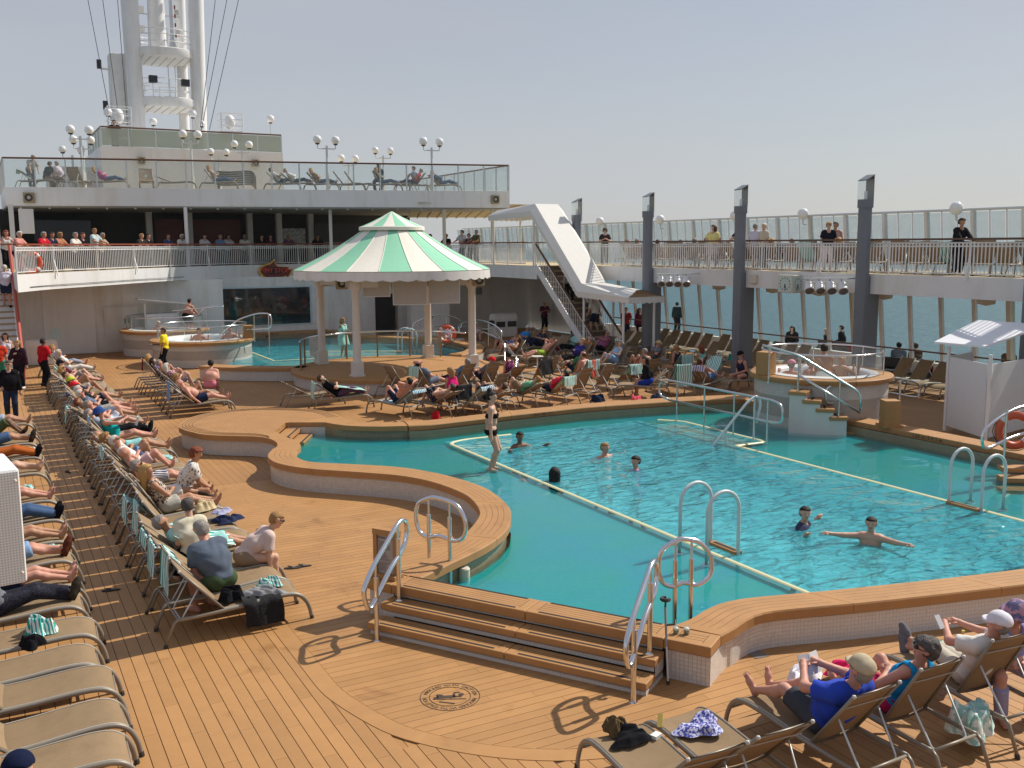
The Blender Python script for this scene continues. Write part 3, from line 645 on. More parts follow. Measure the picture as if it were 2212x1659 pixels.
for (a, b) in [((HX0, HY0), (HX1, HY0)), ((HX1, HY0), (HX1, AY0)), ((HX1, AY0), (AX1, AY0)), ((AX1, AY0), (AX1, AY1)), ((AX1, AY1), (HX1, AY1)), ((HX1, AY1), (HX1, HY1)), ((HX1, HY1), (HX0, HY1)), ((HX0, HY1), (HX0, HY0))]:
    uvquad(mb, (*a, zf), (*b, zf), (*b, SH), (*a, SH), math.dist(a, b), SH - zf)
child(mb, 'pool_wall', TILE_C, pool)
def edge_line(name, pts, parent):
    m_ = MB(); m_.tube(pts, 0.05, 6, flat=0.35); return child(m_, name, LINE, parent)
zl = WL + 0.004
edge_line('pale_edge', smooth_path([(HX0, HY0, zl), (HX0, HY1 - 0.25, zl), (HX0 + 0.5, HY1 - 0.02, zl), (11.6, HY1 - 0.02, zl)], 0.35), pool)
edge_line('pale_edge', [(HX1, HY0, zl), (HX1, AY0, zl)], pool)
edge_line('pale_edge', smooth_path([(HX1, AY0, zl), (AX1, AY0, zl), (AX1, AY1, zl), (HX1 + 0.5, AY1 + 0.55, zl)], 0.2), pool)
o = child(MB().b2(HX1 + 0.1, AX1 - 0.1, AY0 + 0.1, AY1 - 0.1, 0.0, 0.06), 'alcove_step', TEAK, pool)
mb = MB(); n = 1
mb.add([(HX0, HY0, WL), (HX1, HY0, WL), (HX1, HY1, WL), (HX0, HY1, WL)], [(0, 1, 2, 3)]); mb.add([(HX1, AY0, WL), (AX1, AY0, WL), (AX1, AY1, WL), (HX1, AY1, WL)], [(0, 1, 2, 3)])
child(mb, 'deep_water', WATER_DEEP, pool)
mb = MB()
for cl in ([(1, 0, HX0)], [(-1, 0, -AX1)], [(-1, 0, -HX1), (1, 0, AX1), (0, 1, AY0)], [(-1, 0, -HX1), (1, 0, AX1), (0, -1, -AY1)], [(-1, 0, -HX0), (1, 0, HX1), (0, 1, HY0)], [(-1, 0, -HX0), (1, 0, HX1), (0, -1, -HY1)]): shelf_piece(cl, WL, mb)
child(mb, 'shelf_water', WATER_SHELF, pool)
# == forward superstructure
DECK2, DECK3 = 4.0, 7.8
DECKY = mat('upper_decking', (0.52, 0.42, 0.26), 0.6, noise=0.08, nscale=1.5)
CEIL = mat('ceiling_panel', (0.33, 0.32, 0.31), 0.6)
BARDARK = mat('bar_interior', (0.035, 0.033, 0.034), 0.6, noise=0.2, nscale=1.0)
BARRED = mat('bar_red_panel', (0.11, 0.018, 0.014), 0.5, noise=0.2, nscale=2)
TRIM = mat('pale_blue_paint', (0.50, 0.62, 0.64), 0.5, noise=0.04)
BLACKGL = mat('black_glass', (0.010, 0.020, 0.026), 0.04, spec=0.9, noise=0.5, nscale=1.5)
Bp = [(1.16, 39.9), (2.4, 42.2), (4.65, 45.0), (7.3, 48.3), (10.5, 51.2), (14.2, 52.9), (17.5, 53.0), (20.2, 51.4), (22.3, 48.4), (23.1, 45.0), (23.1, 40.2)]
BP = resample(spline([(p[0], p[1], 0) for p in Bp], 8), 0.5)
sup = empty('forward_superstructure', (12, 52, 0), 0, 'white curved forward superstructure with balcony deck, bar level and top terrace', 'superstructure')
mb = MB(); mb.prism([(p.x, p.y) for p in BP] + [(24.7, 40.2), (25.2, 39.0), (29.8, 39.0), (29.8, 63), (-6.8, 63), (-6.8, 49), (1.16, 49)], 3.36, DECK2, 0, 1)
child(mb, 'balcony_deck', [WHITE, DECKY], sup)
mb = MB(); mb.b2(1.0, 9.3, 50.0, 50.2, -0.02, 3.36); mb.b2(9.3, 10.6, 50.0, 51.7, 0, 3.36); mb.b2(15.5, 19.2, 51.5, 51.7, -0.02, 3.36); mb.b2(20.6, 29.4, 51.5, 51.7, -0.02, 3.36); mb.b2(19.2, 20.6, 51.5, 51.7, 2.3, 3.36)
mb.b2(10.6, 15.5, 51.5, 51.7, -0.02, 0.86); mb.b2(10.6, 15.5, 51.5, 51.7, 2.80, 3.36); mb.b2(29.2, 29.4, 44, 51.6, 0, 3.36); mb.b2(18, 22, 54, 54.2, 0, 3.3)
child(mb, 'bulkhead', WHITE2, sup)
o = child(MB().b2(10.5, 15.6, 51.46, 51.48, 0.8, 2.88), 'window', TRIM, sup)
w_ = MB()
w_.b2(10.62, 15.48, 51.44, 51.455, 0.88, 2.80)
w_.build('pane', BLACKGL, o); o.children[0].matrix_parent_inverse = o.matrix_world.inverted()
for ch in o.children: ch.parent = o; ch.matrix_parent_inverse = Matrix.Translation(sup.location).inverted() @ Matrix.Identity(4)
bpy.context.view_layer.update()
for ch in o.children: ch.matrix_parent_inverse = o.matrix_world.inverted()
d_ = child(MB().b2(5.0, 6.55, 49.94, 49.985, 0.05, 2.15), 'door', WHITE2, sup)
s_ = MB(); s_.b2(5.9, 6.15, 49.92, 49.935, 1.35, 1.6); child(s_, 'notice_plate', mat('green_plate', (0.16, 0.26, 0.20), 0.4), sup)
child(MB().b2(2.4, 4.6, 49.9, 49.99, 0.02, 3.2), 'wall_panel', WHITE, sup)
child(MB().b2(5.0, 9.2, 49.955, 49.99, 2.2, 2.24), 'wall_seam', WHITE2, sup)
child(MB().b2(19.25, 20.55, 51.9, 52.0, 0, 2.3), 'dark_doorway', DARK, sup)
for (x, z_) in ((23.0, 2.0), (25.5, 2.1)): child(MB().b2(x, x + 0.35, 51.44, 51.49, z_, z_ + 0.4), 'notice_plate', mat('grey_plate', (0.25, 0.27, 0.26), 0.4), sup)
lk = empty('storage_locker', (18.3, 50.6, 0), 0, 'tall white double-door locker against the shaded bulkhead behind gazebo', 'locker')
MB().b2(-1.15, 1.15, -0.35, 0.35, 0, 2.0).build('cabinet', WHITE2, lk, bevel=0.02)
for sx in (-1, 1):
    dd = MB().b2(min(0.02 * sx, 1.1 * sx), max(0.02 * sx, 1.1 * sx), -0.375, -0.352, 0.05, 1.92).build('door', WHITE, lk); MB().b2(0.08 * sx - 0.015, 0.08 * sx + 0.015, -0.395, -0.375, 1.0, 1.16).build('handle', DARK, dd)
lk.location = (21.6, 49.6, 0)
bn = empty('towel_bin', (25.0, 47.2, 0), 0, 'white towel bin with rounded top and two dark slots beside the stairs', 'bin')
MB().b2(-0.7, 0.7, -0.35, 0.35, 0, 0.95).build('body', WHITE, bn, bevel=0.04)
MB().lathe([(0, -0.7), (0.36, -0.7), (0.36, 0.7), (0, 0.7)], 20).build('lid', WHITE, bn, smooth=40, loc=(0, 0, 0.93), rot=(0, R(90), 0))
for sx in (-0.35, 0.35): MB().b2(sx - 0.27, sx + 0.27, -0.37, -0.352, 0.55, 0.85).build('slot', DARK, bn)
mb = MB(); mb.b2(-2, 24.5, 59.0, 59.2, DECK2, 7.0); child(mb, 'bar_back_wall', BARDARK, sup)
mb = MB(); mb.b2(-2, 0.6, 50, 59, DECK2, 7.0); child(mb, 'bar_end_wall', WHITE2, sup)
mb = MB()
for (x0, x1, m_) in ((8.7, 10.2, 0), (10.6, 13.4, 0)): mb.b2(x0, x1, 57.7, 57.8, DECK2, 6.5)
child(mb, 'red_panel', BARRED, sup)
for x in (8.2, 10.35, 13.7, 15.4, 17.3): child(MB().b2(x, x + 0.3, 57.2, 57.6, DECK2, 6.9), 'bar_pilaster', WHITE2, sup)
mb = MB(); mb.b2(17.6, 21.0, 57.0, 57.1, 5.2, 6.3); child(mb, 'roller_shutter', mat('shutter', (0.05, 0.05, 0.055), 0.5, bump=0.5, bscale=30), sup)
mb = MB(); mb.b2(17.6, 21.0, 57.2, 57.3, DECK2, 5.2); child(mb, 'bar_counter', mat('bar_steel', (0.25, 0.26, 0.26), 0.4), sup)
mb = MB(); mb.b2(2.6, 5.4, 57.5, 57.6, 5.3, 6.4); tv = child(mb, 'television', mat('tv_black', (0.012, 0.012, 0.03), 0.2), sup)
mb = MB(); mb.b2(21.3, 22.3, 55.5, 55.6, DECK2, 6.5); child(mb, 'lattice_panel', mat('lattice', (0.28, 0.28, 0.26), 0.5, bump=1.0, bscale=25), sup)
mb = MB(); mb.b2(15.7, 17.1, 57.25, 57.3, 5.0, 6.0); child(mb, 'bar_window', mat('bar_window', (0.35, 0.36, 0.34), 0.3, noise=0.9, nscale=9), sup)
Tp = [(1.29, 52.3), (6.04, 51.0), (12, 49.7), (18, 48.3), (25.0, 46.4)]
TP_ = resample(spline([(p[0], p[1], 0) for p in Tp], 6), 0.65)
mb = MB(); mb.prism([(p.x, p.y) for p in TP_] + [(25.0, 62), (1.29, 62)], 6.93, DECK3, 0, 1); child(mb, 'terrace_slab', [WHITE, DECKY], sup)
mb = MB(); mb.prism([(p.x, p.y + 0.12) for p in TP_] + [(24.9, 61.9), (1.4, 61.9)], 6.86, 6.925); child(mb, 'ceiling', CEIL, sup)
rng = random.Random(3)
dl = MB()
for i in range(1, len(TP_) - 1, 2): dl.lathe([(0, -0.06), (0.05, -0.06), (0.05, 0.0)], 8, (TP_[i].x, TP_[i].y + 0.5, 6.86))
child(dl, 'downlights', GLOBE, sup)
for px in (404, 715):
    p = onY(px, 520, 50.4); MB().tube([(p.x, 50.4, DECK2), (p.x, 50.4, 6.9)], 0.09, 12).build('support_column', WHITE, sup).matrix_parent_inverse = Matrix.Translation(sup.location).inverted()
for px, yy in ((960, 47.6), (1064, 46.9)):
    p = onY(px, 520, yy); MB().tube([(p.x, yy, DECK2), (p.x, yy, 6.9)], 0.09, 12).build('support_column', CREAM, sup).matrix_parent_inverse = Matrix.Translation(sup.location).inverted()
mb = MB()
for (x0, x1) in ((1.3, 1.5), (0.75, 0.9)): mb.b2(x0, x1, 49.6, 49.8, DECK2, 6.9)
mb.b2(1.7, 2.3, 49.6, 49.9, 5.6, 6.7)
child(mb, 'corner_frame', WHITE, sup)
mb = MB(); mb.b2(6.1, 15.85, 57, 66, DECK3, 10.3); child(mb, 'deck_house', WHITE, sup)
mb = MB(); mb.b2(3.5, 6.1, 59, 60, DECK3, 9.3); child(mb, 'side_house', WHITE2, sup)
def windscreen(path, z0, h, label, group, every=1.33, rail=BROWNRAIL, lean=0.0, thick=0.06, post_m=ALU, gl=SCREEN, cat='windscreen'):
    P = resample(path, every); t_ = empty('glass_windscreen', P[0] + Vector((0, 0, z0)), 0, label, cat, group); b = t_.location.copy()
    for i, p in enumerate(P):
        MB().box((p.x - b.x, p.y - b.y, h / 2), (thick, thick, h)).build('post', post_m, t_)
    for a, c in zip(P[:-1], P[1:]):
        d = (c - a).normalized() * (thick * 0.6); MB().bar(a + d - b + Vector((0, 0, z0 + h / 2 - 0.02)), c - d - b + Vector((0, 0, z0 + h / 2 - 0.02)), 0.012, h - 0.10).build('pane', gl, t_)
    MB().tube([p - b + Vector((0, 0, z0 + h)) for p in P], 0.045, 8).build('top_rail', rail, t_)
    return t_
windscreen([p + Vector((0, 0.08, 0)) for p in TP_], DECK3, 1.34, 'glass windscreen with grey posts along front edge of top terrace', 'terrace windscreens')
windscreen([Vector((25.0, 46.6, 0)), Vector((25.0, 60, 0))], DECK3, 1.34, 'glass windscreen running back from right corner of top terrace', 'terrace windscreens')
windscreen([Vector((1.29, 52.5, 0)), Vector((1.29, 61, 0))], DECK3, 1.34, 'glass windscreen running back from left corner of top terrace', 'terrace windscreens', post_m=WHITE)
SCREEN2 = glass_mat('frosted_screen', (0.75, 0.80, 0.74), 0.62, 0.1, (0.52, 0.56, 0.49), 0.5)
windscreen([Vector((6.15, 57.05, 0)), Vector((15.8, 57.05, 0))], 10.3, 1.0, 'frosted green-white screen on the deck house front below the mast', 'deck house screens', 1.36, gl=SCREEN2)
windscreen([Vector((6.15, 57.1, 0)), Vector((6.15, 64, 0))], 10.3, 1.0, 'frosted screen along the left flank of the deck house roof', 'deck house screens', 1.36, gl=SCREEN2)
mast = empty('radar_mast', (10.5, 62.5, 10.3), 0, 'tall white twin-legged radar mast with two round platforms', 'mast')
mc = Vector((10.5, 62.5, 10.3))
def mchild(mb, name, m_, **k):
    o = mb.build(name, m_, mast, **k); o.matrix_parent_inverse = Matrix.Translation(mast.location).inverted(); return o
for x0, x1, yy, r in ((8.72, 8.62, 62, 0.50), (12.2, 12.42, 62, 0.47), (9.15, 9.1, 64.3, 0.34), (11.75, 11.9, 64.3, 0.34)):
    mchild(MB().tube([(x0, yy, 10), (x1, yy, 23)], [r * 0.9, r], 20), 'leg', WHITE, smooth=40)
mchild(MB().b2(7.45, 8.4, 62.4, 63.6, 10, 16.1), 'duct', WHITE2, bevel=0.05)
for zc in (13.15, 15.95):
    disc = MB().lathe([(0, -0.05), (1.9, -0.05), (1.98, 0.08), (1.98, 0.46), (1.9, 0.5), (0, 0.5)], 40, (10.5, 63.0, zc))
    o = mchild(disc, 'platform', WHITE, smooth=40)
    rb = MB()
    for k in range(-3, 4): rb.b2(10.5 + k * 0.45 - 0.03, 10.5 + k * 0.45 + 0.03, 61.4, 64.6, zc - 0.08, zc + 0.01)
    mchild(rb, 'platform_rib', CREAM)
    for hz in (0.45, 0.85, 1.15):
        mchild(MB().tube([(10.5 + 1.8 * math.cos(a), 63 + 1.8 * math.sin(a), zc + 0.4 + hz) for a in [2 * math.pi * k / 40 for k in range(40)]], 0.022, 6, True), 'guard_rail', WHITE)
    for k in range(12):
        a = 2 * math.pi * k / 12; mchild(MB().tube([(10.5 + 1.8 * math.cos(a), 63 + 1.8 * math.sin(a), zc + 0.4), (10.5 + 1.8 * math.cos(a), 63 + 1.8 * math.sin(a), zc + 1.55)], 0.02, 6), 'stanchion', WHITE)
mchild(MB().tube([(10.3, 63.4, 16.3), (10.35, 63.4, 23)], [0.55, 0.42], 16), 'radar_column', WHITE, smooth=40)
mchild(MB().tube([(10.95, 62.2, 16.3), (10.95, 62.2, 16.7), (10.95, 62.2, 17.2), (10.95, 62.2, 23)], [0.5, 0.2, 0.1, 0.09], 12), 'signal_pole', WHITE2, smooth=40)
fl = MB()
for zz in (17.3, 17.9, 18.4, 18.9): fl.box((11.15, 62.1, zz), (0.08, 0.08, 0.2))
mchild(fl, 'signal_lamps', mat('signal_red', (0.3, 0.03, 0.02), 0.4))
ys = MB()
for zz in (17.5, 18.6, 19.6): ys.bar((9.2, 63.2, zz), (11.6, 63.2, zz), 0.06, 0.06); ys.box((9.4, 63, zz + 0.2), (0.3, 0.2, 0.35)); ys.box((11.4, 63, zz + 0.2), (0.25, 0.2, 0.3))
mchild(ys, 'yard_arm', WHITE2)
for (x, zz) in ((7.0, 15.2), (7.2, 12.9)):
    mchild(MB().bar((x, 62.8, zz), (7.6, 62.8, zz), 0.12, 0.1), 'bracket', WHITE2); mchild(MB().box((x - 0.1, 62.8, zz + 0.25), (0.24, 0.24, 0.5)), 'navigation_lamp', DARK)
sp_ = MB()
for (x, zz) in ((9.6, 14.6), (11.4, 14.5)): sp_.box((x, 61.3, zz), (0.45, 0.35, 0.38))
mchild(sp_, 'searchlight', DARK)
for k, (x0, x1) in enumerate(((9.9, 9.9), (10.3, 10.3))): mchild(MB().tube([(x0 + 1.0, 63.8, 13.5), (x1 + 1.0, 63.8, 16)], 0.03, 6), 'ladder_rail', WHITE)
for k, (xa, xb) in enumerate(((-1.6, 3.4), (-0.3, 4.4), (0.9, 5.3))):
    p0 = onY(190 + 32 * k, 0, 60); p1 = onY(238 + 18 * k, 250, 60); tag(MB().tube([p0 + (p0 - p1) * 0.3, p1 + (p1 - p0) * 0.12], 0.018, 5).build('rigging_wire', DARK), 'thin dark stay wire rising to the left of the mast, %s of three' % ('leftmost', 'middle one', 'nearest the mast')[k], 'wire', 'mast stay wires')
for k, (a, b) in enumerate((((465, 0), (436, 250)), ((490, 0), (440, 255)), ((515, 0), (458, 255)))):
    p0 = onY(*a, 60); p1 = onY(*b, 60); tag(MB().tube([p0 + (p0 - p1) * 0.3, p1 + (p1 - p0) * 0.1], 0.018, 5).build('rigging_wire', DARK), 'thin dark stay wire rising to the right of the mast, %s of three' % ('nearest the mast', 'middle one', 'rightmost')[k], 'wire', 'mast stay wires')
for k, px in enumerate((258, 498)):
    p = onY(px, 292, 58.5); c_ = empty('lamp_cage', (p.x, 58.5, 10.3), 0, ('left', 'right')[k] + ' white railed cage with floodlight beside the mast foot', 'lamp cage', 'mast foot cages')
    MB().b2(-0.6, 0.6, -0.5, 0.5, 0.6, 1.25).build('pedestal', WHITE, c_, bevel=0.05); MB().sphere((0, 0, 1.75), 0.35, 14, sz=(0.3, 0.3, 0.42)).build('floodlight', WHITE, c_, smooth=True)
    for zz in (1.5, 1.85, 2.2): MB().tube([(-0.6, -0.5, zz), (0.6, -0.5, zz), (0.6, 0.5, zz), (-0.6, 0.5, zz)], 0.025, 6, True).build('cage_rail', WHITE, c_)
    for sx in (-0.6, 0.6): MB().tube([(sx, -0.5, 1.2), (sx, -0.5, 2.2)], 0.03, 6).build('cage_post', WHITE, c_)
BAL = MB().tube([(0, 0, 0.09), (0, 0, 0.98)], 0.018, 6).mesh('baluster', WHITE)
RING = MB().tube([(0.045 * math.cos(a), 0, 0.045 * math.sin(a)) for a in [2 * math.pi * k / 8 for k in range(8)]], 0.011, 4, True).mesh('ring', WHITE)
def railing(path, z0, label, sp_=0.125, panel=2.9, wood=BROWNRAIL, woodw=0.10, name='white_railing', rings=True):
    P = resample(path, sp_); t_ = empty(name, P[0] + Vector((0, 0, z0)), 0, label, 'railing'); b = P[0].copy()
    per = round(panel / sp_); rest = MB()
    for i, p in enumerate(P):
        q = p - b; d = (P[min(i + 1, len(P) - 1)] - P[max(i - 1, 0)]); a = math.atan2(d.y, d.x)
        if i % per == 0:
            MB().tube([(q.x, q.y, 0), (q.x, q.y, 1.06)], 0.032, 8).build('post', WHITE, t_)
            if i and (i // per) % 2:
                nrm = Vector((d.y, -d.x, 0)).normalized(); MB().bar((q.x, q.y, 0.55), q + nrm * 0.16 + Vector((0, 0, -0.12)), 0.05, 0.03).build('brace', WHITE, t_)
        elif i < 300:
            o = bpy.data.objects.new('baluster', BAL); COL.objects.link(o); o.parent = t_; o.location = q
        else: rest.tube([(q.x, q.y, 0.09), (q.x, q.y, 0.98)], 0.014, 5)
        if rings and i < len(P) - 1:
            m2 = (P[i] + P[i + 1]) / 2 - b
            rest.tube([(m2.x + 0.045 * math.cos(x) * math.cos(a), m2.y + 0.045 * math.cos(x) * math.sin(a), 0.925 + 0.045 * math.sin(x)) for x in [2 * math.pi * k / 8 for k in range(8)]], 0.010, 4, True)
    if rest.v: stuff(rest.build('ring_row', WHITE, t_))
    for hz, r in ((0.08, 0.02), (0.87, 0.016), (0.985, 0.02)): MB().tube([p - b + Vector((0, 0, hz)) for p in P[::4] + [P[-1]]], r, 6).build('rail_bar', WHITE, t_)
    Q = P[::4] + [P[-1]]; m_ = MB()
    for a_, c_ in zip(Q[:-1], Q[1:]): m_.bar(a_ - b + Vector((0, 0, 1.09)), c_ - b + Vector((0, 0, 1.09)), woodw, 0.06)
    m_.build('wooden_handrail', wood, t_); return t_
BPi = [p + Vector((0, 0.12, 0)) for p in BP]
railing([p for p in BPi if p.y > 41 or p.x < 5], DECK2, 'white barred railing with ring row around the curved balcony', wood=REDRAIL, woodw=0.12)
SRX = 25.25
railing([Vector((SRX, 38.9, 0)), Vector((SRX, 9.0, 0))], DECK2, 'white barred railing with ring row along the starboard upper gallery')
m_ = MB(); lp = offset(BPi, -0.30)
for a_, c_ in zip(lp[:-1], lp[1:]):
    if a_.x < 21: m_.bar(a_ + Vector((0, 0, 5.10)), c_ + Vector((0, 0, 5.10)), 0.40, 0.05)
tag(m_.build('drinks_ledge', REDRAIL), 'long reddish wooden drinks ledge behind the curved balcony railing', 'bar ledge')
def text_obj(body, size, extrude, m_, parent, loc, rot, name='lettering', align='CENTER', scale=None, font=None):
    c = bpy.data.curves.new(name, 'FONT'); c.body = body; c.size = size; c.extrude = extrude; c.align_x = align; c.align_y = 'CENTER'
    o = bpy.data.objects.new(name, c); COL.objects.link(o); dg = bpy.context.evaluated_depsgraph_get(); me = bpy.data.meshes.new_from_object(o.evaluated_get(dg)); bpy.data.objects.remove(o)
    me.materials.clear(); me.materials.append(m_); o = bpy.data.objects.new(name, me); COL.objects.link(o)
    if parent: o.parent = parent
    o.location = loc; o.rotation_euler = rot
    if scale: o.scale = scale
    return o
sg = empty('bar_sign', (13.9, 52.55, 3.60), R(6), 'dark red flame-and-arrow sign reading THE PIT STOP on balcony front', 'sign')
bpy.context.view_layer.update()
body = [(-0.80, 0.02), (-0.72, 0.22), (-0.50, 0.36), (-0.22, 0.42), (0.02, 0.62), (0.0, 0.46), (0.08, 0.34), (0.20, 0.28), (0.72, 0.24), (0.70, 0.10), (0.95, 0.14), (0.70, -0.34), (0.62, -0.22), (0.2, -0.36), (-0.3, -0.36), (-0.62, -0.22)]
def sign_poly(pts, y0, y1, m_, name):
    mb = MB(); mb.prism(pts, y0, y1); o = mb.build(name, m_, sg); o.rotation_euler = (R(90), 0, 0); return o
sg.scale = (1.12, 1, 1.12); SIGNY = mat('sign_yellow', (0.75, 0.42, 0.06), 0.4); SIGNR = mat('sign_red', (0.16, 0.02, 0.015), 0.4); SIGND = mat('sign_dark', (0.03, 0.012, 0.012), 0.4)
sign_poly(body, 0.0, 0.10, SIGNY, 'sign_edge'); sign_poly([(x * 0.90, y * 0.86 + 0.01) for x, y in body], 0.101, 0.115, SIGNR, 'sign_face'); sign_poly([(x * 0.85, y * 0.78 + 0.0) for x, y in [(-0.6, 0.1), (-0.45, 0.32), (0.78, 0.27), (0.72, -0.06), (-0.4, -0.15)]], 0.118, 0.125, SIGND, 'sign_panel')
text_obj('PIT STOP', 0.30, 0.012, mat('sign_letter', (0.85, 0.07, 0.04), 0.4), sg, (0.10, -0.14, 0.06), (R(90), 0, 0)); text_obj('THE', 0.14, 0.01, MATS['sign_letter'], sg, (-0.62, -0.14, 0.13), (R(90), R(-8), 0))
gal = empty('starboard_gallery', (27, 25, 0), 0, 'white upper side gallery above sea windows on starboard side', 'gallery')
mb = MB(); mb.prism([(25.2, -8), (29.9, -8), (29.9, 39.0), (25.2, 39.0)], 3.36, DECK2, 0, 1); child(mb, 'gallery_deck', [WHITE, DECKY], gal)
mb = MB(); mb.prism([(24.62, 40.3), (25.2, 39.0), (25.2, 38.9), (29.8, 38.9), (29.8, 40.3)], 3.36, 3.99, 0, 0); child(mb, 'gallery_end', CREAM, gal)  # white gallery end given cream, putting its sunlit tone into the colour
mb = MB(); mb.b2(29.5, 29.75, -8, 44, -0.02, 0.75); child(mb, 'bulwark', WHITE2, gal)
SEAGL = glass_mat('sea_window', (0.80, 0.88, 0.89), 0.02, 0.02, (0.4, 0.5, 0.5), 0.35)
y = -6.0; i = 0
while y < 43:
    MB().bar((29.62, y, 0.75), (29.28, y, 3.40), 0.11 if i % 5 else 0.26, 0.14).build('mullion', WHITE2 if i % 5 else CREAM, gal).matrix_parent_inverse = Matrix.Translation(gal.location).inverted()
    m_ = MB(); m_.add([(29.60, y + 0.06, 0.75), (29.60, y + 1.25, 0.75), (29.30, y + 1.25, 3.40), (29.30, y + 0.06, 3.40)], [(0, 1, 2, 3)]); child(m_, 'pane', SEAGL, gal)
    y += 1.31; i += 1
child(MB().tube([(29.35, -6, 1.15), (29.35, 43, 1.15)], 0.03, 8), 'window_rail', BROWNRAIL, gal)
child(MB().b2(29.2, 29.4, -6, 43, 3.30, 3.36), 'window_head', GREY, gal)
ws = empty('gallery_windscreen', (29.8, 30, DECK2), 0, 'tall slatted glass windscreen with white posts along the outer gallery edge', 'windscreen'); wb = Vector((29.8, 30, DECK2))
GALGL = glass_mat('gallery_glass', (0.84, 0.90, 0.92), 0.18, 0.04, (0.66, 0.72, 0.74), 0.7)
y = -4.0
while y < 62:
    MB().bar(Vector((29.95, y, 4.0)) - wb, Vector((29.7, y, 6.08)) - wb, 0.16, 0.12).build('post', WHITE2, ws)
    for k in (1, 2): MB().bar(Vector((29.93, y + k * 0.62, 4.0)) - wb, Vector((29.70, y + k * 0.62, 6.05)) - wb, 0.045, 0.03).build('mullion', WHITE, ws)
    for k in range(3): MB().bar(Vector((29.92, y + 0.62 * (k + 0.5), 4.05)) - wb, Vector((29.70, y + 0.62 * (k + 0.5), 6.02)) - wb, 0.52, 0.012, up=(1, 0, 0)).build('pane', GALGL, ws)
    y += 1.86
MB().tube([Vector((29.7, -4, 6.1)) - wb, Vector((29.7, 62, 6.1)) - wb], 0.05, 8).build('top_rail', ALU, ws)
tag(MB().tube([(29.4, -4, 5.10), (29.4, 62, 5.10)], 0.035, 8).build('outer_handrail', BROWNRAIL), 'thin brown handrail in front of the outer gallery windscreen', 'handrail')
for k, Y in enumerate((39.7, 34.05, 28.3, 22.45, 16.6)):
    nm = ('farthest from camera, half behind the stair canopy', 'just right of the stair canopy', 'beside the four stage lights', 'with clock and stage lights at its left', 'at right edge of picture')[k]
    t_ = empty('grey_pillar', (25.0, Y, 0), 0, 'tall grey pillar topped by slanted lantern, ' + nm, 'pillar', 'grey lantern pillars')
    r = 0.22; octo = [(r * math.cos(R(22.5 + 45 * i)), r * math.sin(R(22.5 + 45 * i))) for i in range(8)]
    MB().prism(octo, 0, 6.1).build('shaft', GREY, t_); MB().prism([(x * 1.18, y_ * 1.18) for x, y_ in octo], 6.1, 6.36).build('collar', GREY, t_)
    MB().b2(0.10, 0.62, -0.17, 0.17, 0, 3.90).build('fin', GREY, t_)
    MB().b2(-0.19, 0.17, -0.17, 0.17, 6.36, 6.98).build('lantern_glass', ACRYL, t_); MB().tube([(0, 0, 6.36), (0, 0, 6.62)], 0.05, 8).build('bulb', GLOBE, t_)
    MB().b2(0.165, 0.19, -0.16, 0.16, 6.36, 7.12).build('lantern_back', mat('lantern_grey', (0.22, 0.21, 0.19), 0.4), t_)
    m_ = MB(); m_.add([(-0.19, -0.17, 6.94), (0.19, -0.17, 7.12), (0.19, 0.17, 7.12), (-0.19, 0.17, 6.94), (-0.19, -0.17, 6.965), (0.19, -0.17, 7.145), (0.19, 0.17, 7.145), (-0.19, 0.17, 6.965)], [(3, 2, 1, 0), (4, 5, 6, 7), (0, 1, 5, 4), (1, 2, 6, 5), (2, 3, 7, 6), (3, 0, 4, 7)]); m_.build('lantern_roof', GREY, t_)
    if k == 4: pass
def stage_lights(px0, px1, py, label):
    a = onX(px0, py, 24.75); b = onX(px1, py, 24.75); c = (a + b) / 2; t_ = empty('stage_lights', c, 0, label, 'stage lights', 'stage lights on the gallery front')
    MB().tube([a - c, b - c], 0.03, 8).build('bar', ALU, t_); MB().tube([a - c + Vector((0, 0, -0.12)), b - c + Vector((0, 0, -0.12))], 0.02, 8).build('bar', ALU, t_)
    for k in range(4):
        p = a.lerp(b, 0.12 + 0.25 * k) - c; d = Vector((-0.35, -0.5, -0.55)).normalized()
        cn = MB().tube([p + Vector((0, 0, -0.12)), p + Vector((0, 0, -0.12)) + d * 0.12, p + Vector((0, 0, -0.12)) + d * 0.42], [0.08, 0.14, 0.17], 14); o = cn.build('lamp_can', WHITE, t_, smooth=40)
        MB().tube([p + Vector((0, 0, -0.12)) + d * 0.425, p + Vector((0, 0, -0.12)) + d * 0.43], 0.14, 14).build('lens', mat('lens', (0.3, 0.3, 0.3), 0.1, metal=0.6), o)
        MB().tube([p, p + Vector((0.0, 0.05, -0.2))], 0.02, 6).build('yoke', DARK, t_)
    for q in (a, b): MB().bar(q - c, q - c + Vector((0.45, 0, 0.02)), 0.05, 0.05).build('bracket', ALU, t_)
stage_lights(1420, 1492, 592, 'row of four white stage lights beside the pillar next to stair canopy')
stage_lights(1735, 1832, 602, 'row of four white stage lights right of the wall clock')
ck = onX(1706, 613, 25.0); t_ = empty('wall_clock', ck, 0, 'square wall clock in cream box on the gallery front', 'clock')
MB().box((0, 0, 0), (0.42, 0.75, 0.62)).build('case', CREAM, t_, bevel=0.02); fm = MB().box((0, -0.385, 0), (0.36, 0.012, 0.52)).build('face', mat('clock_face', (0.55, 0.66, 0.62), 0.4), t_)
MB().box((-0.22, 0, 0), (0.012, 0.66, 0.56)).build('face', MATS['clock_face'], t_)
for k in range(12):
    a = k * math.pi / 6; MB().box((-0.23, 0.24 * math.sin(a), 0.21 * math.cos(a)), (0.008, 0.03, 0.05)).build('hour_mark', DARK, t_); MB().box((0.14 * math.sin(a), -0.394, 0.2 * math.cos(a)), (0.02, 0.006, 0.04)).build('hour_mark', DARK, t_)
